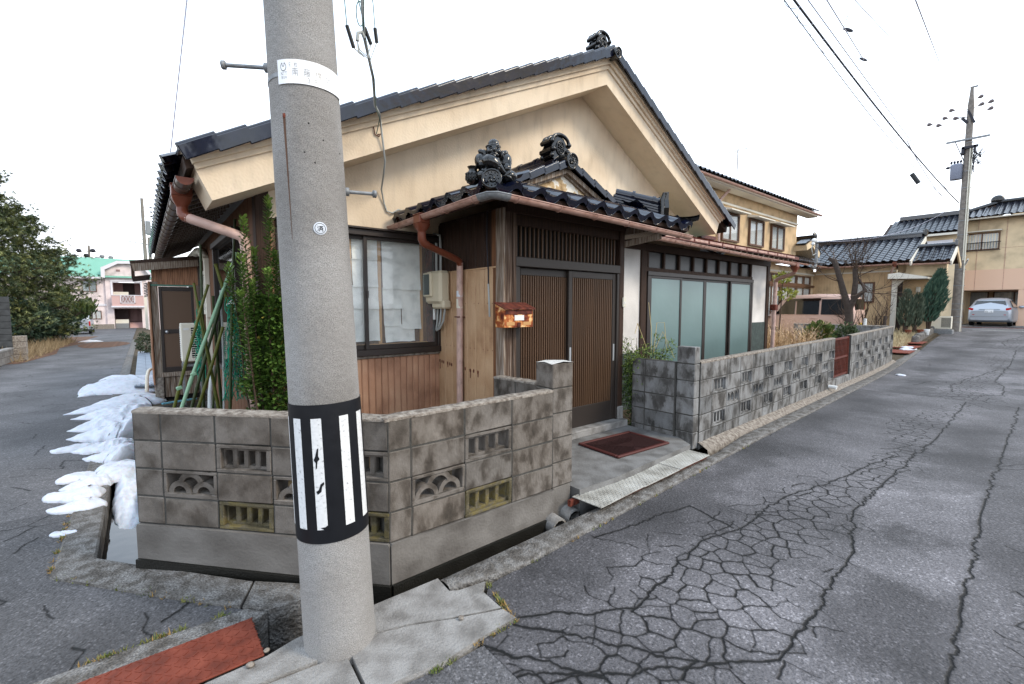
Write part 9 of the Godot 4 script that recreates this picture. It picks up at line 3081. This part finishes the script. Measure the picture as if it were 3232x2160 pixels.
func make_left_far() -> void:
	var gy := -0.56
	var a := thing("apartment_house", "pale pink two-storey apartment house with green roof and balconies", "apartment house", V(-2, gy, -64))
	var Z := -62.0
	var w := mb()
	w.mm(V(-12, gy - 0.3, Z - 9), V(-2.75, 4.62, Z))
	piece("wall", w, M.apt_wall, a)
	# the bay with deep openings: frame pieces round two recesses
	var f := mb()
	f.mm(V(-2.75, gy - 0.3, Z - 9), V(-2.2, 4.6, Z + 0.25))
	f.mm(V(0.0, gy - 0.3, Z - 9), V(3.0, 4.6, Z + 0.25))
	f.mm(V(-2.2, 4.22, Z - 1.0), V(0.0, 4.6, Z + 0.25))
	f.mm(V(-2.2, 1.46, Z - 2.0), V(0.0, 1.75, Z + 0.25))
	f.prism(PackedVector2Array([W(-2.75, 4.6), W(1.0, 4.6), W(0.2, 5.9), W(-0.67, 6.12), W(-1.67, 6.08), W(-2.7, 5.4)]), Transform3D(I3, V(0, 0, Z - 3.0)), 3.25)
	piece("bay", f, M.apt_wall, a)
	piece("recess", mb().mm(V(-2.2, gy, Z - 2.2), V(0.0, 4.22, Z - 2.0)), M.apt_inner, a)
	piece("door", mb().mm(V(-1.45, 2.2, Z - 2.0), V(-0.5, 4.15, Z - 1.95)), M.apt_dark, a)
	piece("arch_trim", mb().prism(PackedVector2Array([W(-2.2, 4.25), W(-2.2, 4.12), W(-1.8, 4.12), W(-1.6, 4.2), W(-1.1, 4.24), W(-0.6, 4.2), W(-0.4, 4.12), W(0.0, 4.12), W(0.0, 4.25)]), Transform3D(I3, V(0, 0, Z + 0.2)), 0.08), M.apt_trim, a)
	piece("opening_trim", mb().mm(V(-2.35, 2.8, Z + 0.2), V(-2.2, 4.35, Z + 0.32)).mm(V(0.0, 2.8, Z + 0.2), V(0.15, 4.35, Z + 0.32)).mm(V(-2.35, 4.22, Z + 0.2), V(0.15, 4.36, Z + 0.34)), M.apt_trim, a)
	var bal := piece("balcony", mb().mm(V(-2.3, 1.75, Z + 0.25), V(0.18, 2.8, Z + 0.9)), M.apt_balcony, a)
	piece("slab", mb().mm(V(-2.36, 1.6, Z + 0.2), V(0.24, 1.75, Z + 0.98)), M.apt_trim, bal)
	piece("rail", mb().mm(V(-2.34, 2.8, Z + 0.84), V(0.2, 2.86, Z + 0.94)), M.apt_trim, bal)
	var pn := mb()
	pn.mm(V(-1.65, 2.0, Z + 0.9), V(-1.58, 2.85, Z + 0.95))
	pn.mm(V(-0.55, 2.0, Z + 0.9), V(-0.48, 2.85, Z + 0.95))
	pn.mm(V(-1.65, 2.0, Z + 0.9), V(-0.48, 2.07, Z + 0.95))
	for k in 4:
		pn.bar(V(-1.55 + k * 0.26, 2.1, Z + 0.93), V(-1.32 + k * 0.26, 2.78, Z + 0.93), 0.03, 0.02, V(0, 0, 1))
		pn.bar(V(-1.32 + k * 0.26, 2.1, Z + 0.93), V(-1.55 + k * 0.26, 2.78, Z + 0.93), 0.03, 0.02, V(0, 0, 1))
	piece("railing", pn, M.apt_trim, bal)
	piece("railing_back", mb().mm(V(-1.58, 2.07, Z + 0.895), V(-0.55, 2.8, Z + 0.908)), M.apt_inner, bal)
	piece("screen", mb().mm(V(-2.2, 2.8, Z - 0.6), V(-1.0, 3.2, Z - 0.5)), M.bg_trim, a)
	piece("lower_louvre", mb().mm(V(-2.15, 0.45, Z - 1.2), V(-1.1, 1.4, Z - 1.1)), M.apt_dark, a)
	piece("lower_panel", mb().mm(V(-2.15, -0.05, Z - 0.3), V(-1.1, 0.35, Z - 0.2)), M.bg_trim, a)
	piece("lower_base", mb().mm(V(-2.15, gy, Z - 0.25), V(-1.1, -0.05, Z - 0.1)), M.zinc, a)
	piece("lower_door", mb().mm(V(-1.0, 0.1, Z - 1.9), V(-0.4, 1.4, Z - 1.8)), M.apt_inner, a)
	for k in 4:
		piece("step", mb().mm(V(-1.05, gy, Z - 1.0 - k * 0.2), V(0.0, gy + 0.14 + k * 0.14, Z - 0.3 - k * 0.2)), M.apt_balcony, a)
	piece("string_course", mb().mm(V(-12, 1.75, Z), V(-2.75, 1.95, Z + 0.08)), M.apt_trim, a)
	window(a, V(-3.6, 0.42, Z + 0.03), 0.85, 0.85, I3, true, 1)
	window(a, V(-3.95, 3.15, Z + 0.03), 1.1, 1.1, I3, false, 1)
	var roof := mb()
	var e0 := V(-13, 4.6, Z + 0.6)
	var e1 := V(5, 4.6, Z + 0.6)
	var up := V(0, 2.25, -4.6)
	roof.out_quad(e0, e1, e1 + up, e0 + up, e0 + up * 0.5 - Vector3.UP)
	roof.out_quad(e0 + up, e1 + up, e1 + up * V(0, 0, 2), e0 + up * V(0, 0, 2), e0 + up - Vector3.UP)
	var rf := piece("roof", roof, M.apt_roof, a)
	for k in 18:
		piece("roof_course", mb().bar(e0 + up * (k + 0.3) / 18.0 + V(0, 0.025, 0), e1 + up * (k + 0.3) / 18.0 + V(0, 0.025, 0), 0.06, 0.02), M.apt_roof, rf)
	piece("dormer_roof", mb().prism(PackedVector2Array([W(-3.0, 4.7), W(-2.95, 5.55), W(-1.75, 6.28), W(-0.6, 6.32), W(0.35, 6.1), W(1.2, 4.7), W(1.1, 4.7), W(0.25, 6.0), W(-0.65, 6.2), W(-1.7, 6.16), W(-2.8, 5.48), W(-2.85, 4.7)]), Transform3D(I3, V(0, 0, Z - 3.4)), 3.95), M.apt_roof, rf)
	piece("dormer_trim", mb().prism(PackedVector2Array([W(-3.02, 4.55), W(-3.0, 5.58), W(-1.75, 6.3), W(-0.6, 6.35), W(0.38, 6.12), W(1.25, 4.6), W(1.0, 4.6), W(0.2, 5.86), W(-0.65, 6.06), W(-1.68, 6.02), W(-2.7, 5.38), W(-2.72, 4.55)]), Transform3D(I3, V(0, 0, Z + 0.5)), 0.1), M.apt_trim, rf)
	piece("eave_trim", mb().mm(V(-13, 4.42, Z + 0.5), V(-2.9, 4.62, Z + 0.66)), M.apt_trim, rf)
	piece("gable_vent", mb().mm(V(-1.85, 5.25, Z + 0.25), V(-1.55, 5.45, Z + 0.3)), M.apt_inner, a)
	var lb := thing("low_wall", "low grey block wall in front of the pink apartment house", "low wall", V(-4, gy, Z + 1.6))
	for k in 6:
		obj("block", mb().box(V(-0.5 + k * 0.42, 0.25, 0), V(0.41, 0.5, 0.14), I3, 0.01), M.board_wall if false else M.coping, lb)
	# white downpipe and meter posts at the right of the lane
	var wp := thing("white_post", "pale vertical pipe cover beside the lane's far end", "pipe", V(0.22, rise(0, -56), -56.0))
	obj("post", mb().mm(V(0, 0, 0), V(0.22, 3.2, 0.2)), M.offwhite, wp)
	var nr := thing("tile_stack_roof", "sliver of a black tiled eave beyond the lean-to", "roof", V(0.35, 3.0, -52))
	for k in 9:
		obj("eave_tile", mb().box(V(0.02 * sin(k * 2.0), 0.7 - k * 0.14, 0.0), V(0.3, 0.08, 0.3), Basis(V(0, 0, 1), 0.4), 0.02), M.far_tile, nr)
	obj("wall", mb().mm(V(0.05, -3.4, -1.0), V(3, 1.0, -0.2)), M.apt_wall, nr)
	# boarded shed wall and blocks at the far left
	var bw := thing("board_wall", "dark grey boarded shed wall at the left edge", "wall", V(-3.6, rise(-3.5, -21), -21.2))
	for k in 8:
		obj("board", mb().box(V(-0.8, 0.55 + k * 0.2, 0), V(2.3, 0.192, 0.05), Basis(Vector3.UP, 0.12), 0.006), M.board_wall, bw)
	obj("backing", mb().box(V(-0.8, 1.1, -0.04), V(2.28, 1.7, 0.03), Basis(Vector3.UP, 0.12)), M.board_wall, bw)
	var bl := thing("lane_wall", "low block wall with a pale coping along the lane's left side", "low wall", V(-3.3, 0, -18.5))
	for k in 9:
		var z := 2.4 - k * 0.6
		for r in 2:
			obj("block", mb().box(V(0, 0.1 + r * 0.2 + rise(-3.3, -18.5 + z), z), V(0.12, 0.192, 0.59), I3, 0.008), M.footing, bl)
	obj("coping", mb().bar(V(0, 0.42 + rise(-3, -16), 2.7), V(0, 0.42 + rise(-3, -21), -2.7), 0.16, 0.05), M.slab, bl)
	var bp := thing("block_stack", "short stack of mossy blocks ending the low lane wall", "block stack", V(-3.12, rise(-3.1, -21.3), -21.5))
	for r in 4:
		obj("block", mb().box(V(0, 0.1 + r * 0.2, 0), V(0.3, 0.192, 0.3), I3, 0.012), M.coping, bp)
	# dry grass under the trees
	var dg := mb()
	for k in 1300:
		var z := rng.randf_range(-34, -20.5)
		var x := -3.3 + rng.randf_range(-0.9, 0.45)
		dg.tint(Color(0.16, 0.12, 0.07).lerp(Color(0.34, 0.26, 0.16), rng.randf()))
		var p := V(x, rise(x, z), z)
		dg.tri(p - V(0.012, 0, 0), p + V(0.012, 0, 0), p + V(rng.randf_range(-0.2, 0.3), rng.randf_range(0.1, 0.55), rng.randf_range(-0.1, 0.1)))
	tag(obj("lane_grass", dg, M.straw, self), "dead brown grass at the foot of the pines", "grass", "", "stuff")
	# trees
	pine("pine_tree", "tallest pine at the left edge, with ragged drooping layers", V(-5.4, rise(-5, -27), -27.0), 6.9, 2.9, 6000)
	pine("pine_tree", "second pine, reaching over the lane right of the tallest", V(-4.5, rise(-4, -31), -31.0), 6.1, 2.6, 4600)
	pine("pine_tree", "young pine with a spreading yellow-green branch over the lane", V(-3.9, rise(-4, -34), -34.0), 4.9, 2.3, 3000)
	var jp := thing("juniper", "flame-shaped dark juniper leaning over the lane", "juniper", V(-3.3, rise(-3, -33), -33.4))
	var xs := []
	var cs := PackedColorArray()
	for k in 1500:
		var lobe := rng.randi() % 6
		var c := V(-0.2 + lobe * 0.25, 1.55 + 0.30 * sin(lobe * 1.7) + (0.5 if lobe < 3 else 0.15), rng.randf_range(-0.3, 0.3))
		var p := c + rdir() * V(0.34, 0.5, 0.34) * pow(rng.randf(), 0.4)
		if lobe > 3: p.y -= 0.2
		xs.append(Transform3D(aim(V(0.35, 1.0, 0) + rdir() * 0.3, rng.randf() * TAU, rng.randf_range(0.7, 1.4)), p))
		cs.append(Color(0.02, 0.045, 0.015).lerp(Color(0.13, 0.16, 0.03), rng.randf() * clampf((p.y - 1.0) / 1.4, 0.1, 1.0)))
	scatter("foliage", jp, leaf_mesh(0.24, 0.07), M.dull_leaf, xs, cs)
	obj("trunk", mb().tube([V(-0.6, -0.1, 0), V(-0.4, 0.8, 0), V(0.3, 1.6, 0), V(0.9, 1.9, 0)], [0.1, 0.09, 0.06, 0.03], 8), M.bark, jp)
	for q in [[-4.7, -24.5, 1.0, 1.05, 1500, "dark rounded shrub beneath the pines, nearest the board wall"], [-3.95, -28.5, 1.05, 1.15, 1700, "dark rounded shrub beneath the pines, in the middle"], [-3.5, -31.8, 0.9, 1.0, 1300, "dark rounded shrub beneath the pines, nearest the parked van"]]:
		var s := thing("lane_shrub", q[5], "shrub", V(q[0], rise(q[0], q[1]), q[1]), 0.0, "dark shrubs under the pines")
		leafy_ball(s, V(0, q[3], 0), V(1.15, q[2], 1.3), q[4], Color(0.012, 0.03, 0.016), Color(0.05, 0.085, 0.05), 0.17)
		obj("stem", mb().tube([V(0, -0.1, 0), V(0.1, 0.6, 0), V(0, 1.2, 0.1)], [0.07, 0.05, 0.02], 6), M.bark, s)
	var mv := thing("bare_bush", "mauve leafless bush between the pines and the juniper", "bush", V(-3.5, rise(-3.4, -32.6), -32.4))
	var mvb := mb()
	for k in 16:
		branch(mvb, V(rng.randf_range(-0.2, 0.2), 0.6, 0), (Vector3.UP + rdir() * 0.7).normalized(), 0.9, 0.014, 3, 0.6, 0.02)
	mvb.tube([V(0, -0.1, 0), V(0, 0.7, 0)], 0.05, 6)
	obj("branches", mvb, mat("mauve_twig", Color(0.36, 0.27, 0.29), 0.9), mv)
	# poles and floodlights far off
	for q in [[V(0.66, -0.6, -70.0), 15.0, "taller far utility pole beyond the lane with a transformer", true], [V(1.12, -0.6, -70.0), 10.5, "shorter bare far pole right beside the taller one", false]]:
		var t := thing("utility_pole", q[2], "utility pole", q[0])
		obj("shaft", mb().tube([Vector3.ZERO, V(-0.05, q[1], 0)], [0.24, 0.15], 10), M.far_pole, t)
		if q[3]:
			obj("transformer", mb().mm(V(0.15, 10.8, -0.3), V(0.65, 12.4, 0.3), 0.08), M.transformer if M.has("transformer") else M.zinc, t)
			obj("crossarm", mb().bar(V(-1.6, 9.9, 0), V(0.4, 9.6, 0), 0.1, 0.1), M.zinc, t)
			for k in 3:
				obj("insulator", mb().ball(V(0.75, 13.0 + k * 0.5, 0), V(0.16, 0.1, 0.1), I3, 8, 5).tube([V(0, 13.0 + k * 0.5, 0), V(0.7, 13.0 + k * 0.5, 0)], 0.03, 5), M.cable_dark, t)
			for k in 6:
				obj("rung", mb().tube([V(-0.35, 10.2 + k * 0.55, 0), V(0.3, 10.1 + k * 0.55, 0)], 0.025, 5), M.zinc, t)
	var fl := thing("floodlight_mast", "distant mast with a cluster of floodlights above the green roof", "floodlight mast", V(-5.2, -1.0, -85.0))
	obj("mast", mb().tube([Vector3.ZERO, V(0, 11.0, 0)], 0.14, 8), M.far_pole, fl)
	obj("bar", mb().bar(V(-2.6, 9.0, 0), V(2.2, 9.3, 0), 0.1, 0.1).bar(V(-0.9, 10.1, 0), V(0.9, 10.2, 0), 0.1, 0.1), M.far_pole, fl)
	for q in [[-2.2, 9.2], [-1.5, 9.4], [-1.0, 10.2], [-0.3, 9.6], [0.4, 10.3], [0.8, 9.3], [1.3, 9.6], [2.2, 9.5]]:
		obj("floodlight", mb().ball(V(q[0], q[1], 0.2), V(0.3, 0.28, 0.2), I3, 10, 6), M.zinc if q[0] > 0.5 else M.cable_dark, fl)


func needle_clump() -> ArrayMesh:
	var b := mb().tint(Color.WHITE)
	var r2 := RandomNumberGenerator.new()
	r2.seed = 5
	for k in 16:
		var a := TAU * k / 16.0 + r2.randf()
		var up := r2.randf_range(-0.3, 0.9)
		var d := V(cos(a), up, sin(a)).normalized() * r2.randf_range(0.7, 1.1)
		var s := V(-sin(a), 0.3, cos(a)) * 0.085
		b.tri(-s, s, d)
	return b.mesh()


func pine(called: String, label: String, at: Vector3, hgt: float, rad: float, n: int) -> void:
	var t := thing(called, label, "pine", at, 0.0, "pines along the lane")
	var wood := mb()
	var lean := V(0.05 * hgt, 0, 0)
	wood.tube([V(0, -0.2, 0), V(0.1, hgt * 0.3, 0), lean + V(0, hgt * 0.65, 0), lean + V(0, hgt * 0.97, 0)], [0.16, 0.13, 0.08, 0.02], 8)
	var pads := []
	for k in 46:
		var f := lerpf(0.1, 1.0, k / 45.0)
		var a := k * 2.4 + rng.randf()
		var r := rad * sqrt(1.08 - f) * rng.randf_range(0.5, 1.1) + 0.1
		var tip := V(cos(a) * r, hgt * f + 0.18 * r + rng.randf_range(-0.15, 0.2), sin(a) * r) + lean * f
		var root := V(0, hgt * f - 0.25, 0) + lean * f
		wood.tube([root, root.lerp(tip, 0.5) + V(0, -0.05, 0), tip], [0.045 * (1.2 - f), 0.03 * (1.2 - f) + 0.006, 0.01], 5, false)
		pads.append([root, tip, r])
	var xs := []
	var cs := PackedColorArray()
	for k in n:
		var p: Array = pads[rng.randi() % pads.size()]
		var f := 1.0 - pow(rng.randf(), 1.8) * 0.85
		var c: Vector3 = p[0].lerp(p[1], f) + V(rng.randfn() * 0.22, rng.randfn() * 0.13 + 0.04, rng.randfn() * 0.22) * (0.5 + p[2] * 0.4)
		xs.append(Transform3D(aim(rdir() * 0.5 + Vector3.UP, rng.randf() * TAU, 1.0) * Basis(Vector3.RIGHT, -PI / 2) * Basis.from_scale(Vector3.ONE * rng.randf_range(0.11, 0.2)), c))
		var lit := clampf(0.25 + 0.75 * (c.y - p[1].y + 0.15) * 2.0, 0.0, 1.0) * rng.randf()
		cs.append(Color(0.045, 0.07, 0.03).lerp(Color(0.22, 0.23, 0.08), rng.randf() * rng.randf() * 1.3))
	scatter("crown", t, needle_clump(), M.dull_leaf, xs, cs)
	obj("trunk", wood, M.bark, t)


# ---------------------------------------------------------------- build

func _ready() -> void:
	rng.seed = 20240117
	make_world()
	make_materials()
	make_ground()
	make_porch_step()
	make_walls()
	make_house()
	make_lean_to()
	make_right_houses()
	make_left_far()
	make_pole()
	make_far_pole()
	make_vehicles()
	make_house_things()
	make_small_ground_things()
	make_bamboo()
	make_shrub()
	make_nandina()
	make_yard_plants()
	make_snow()
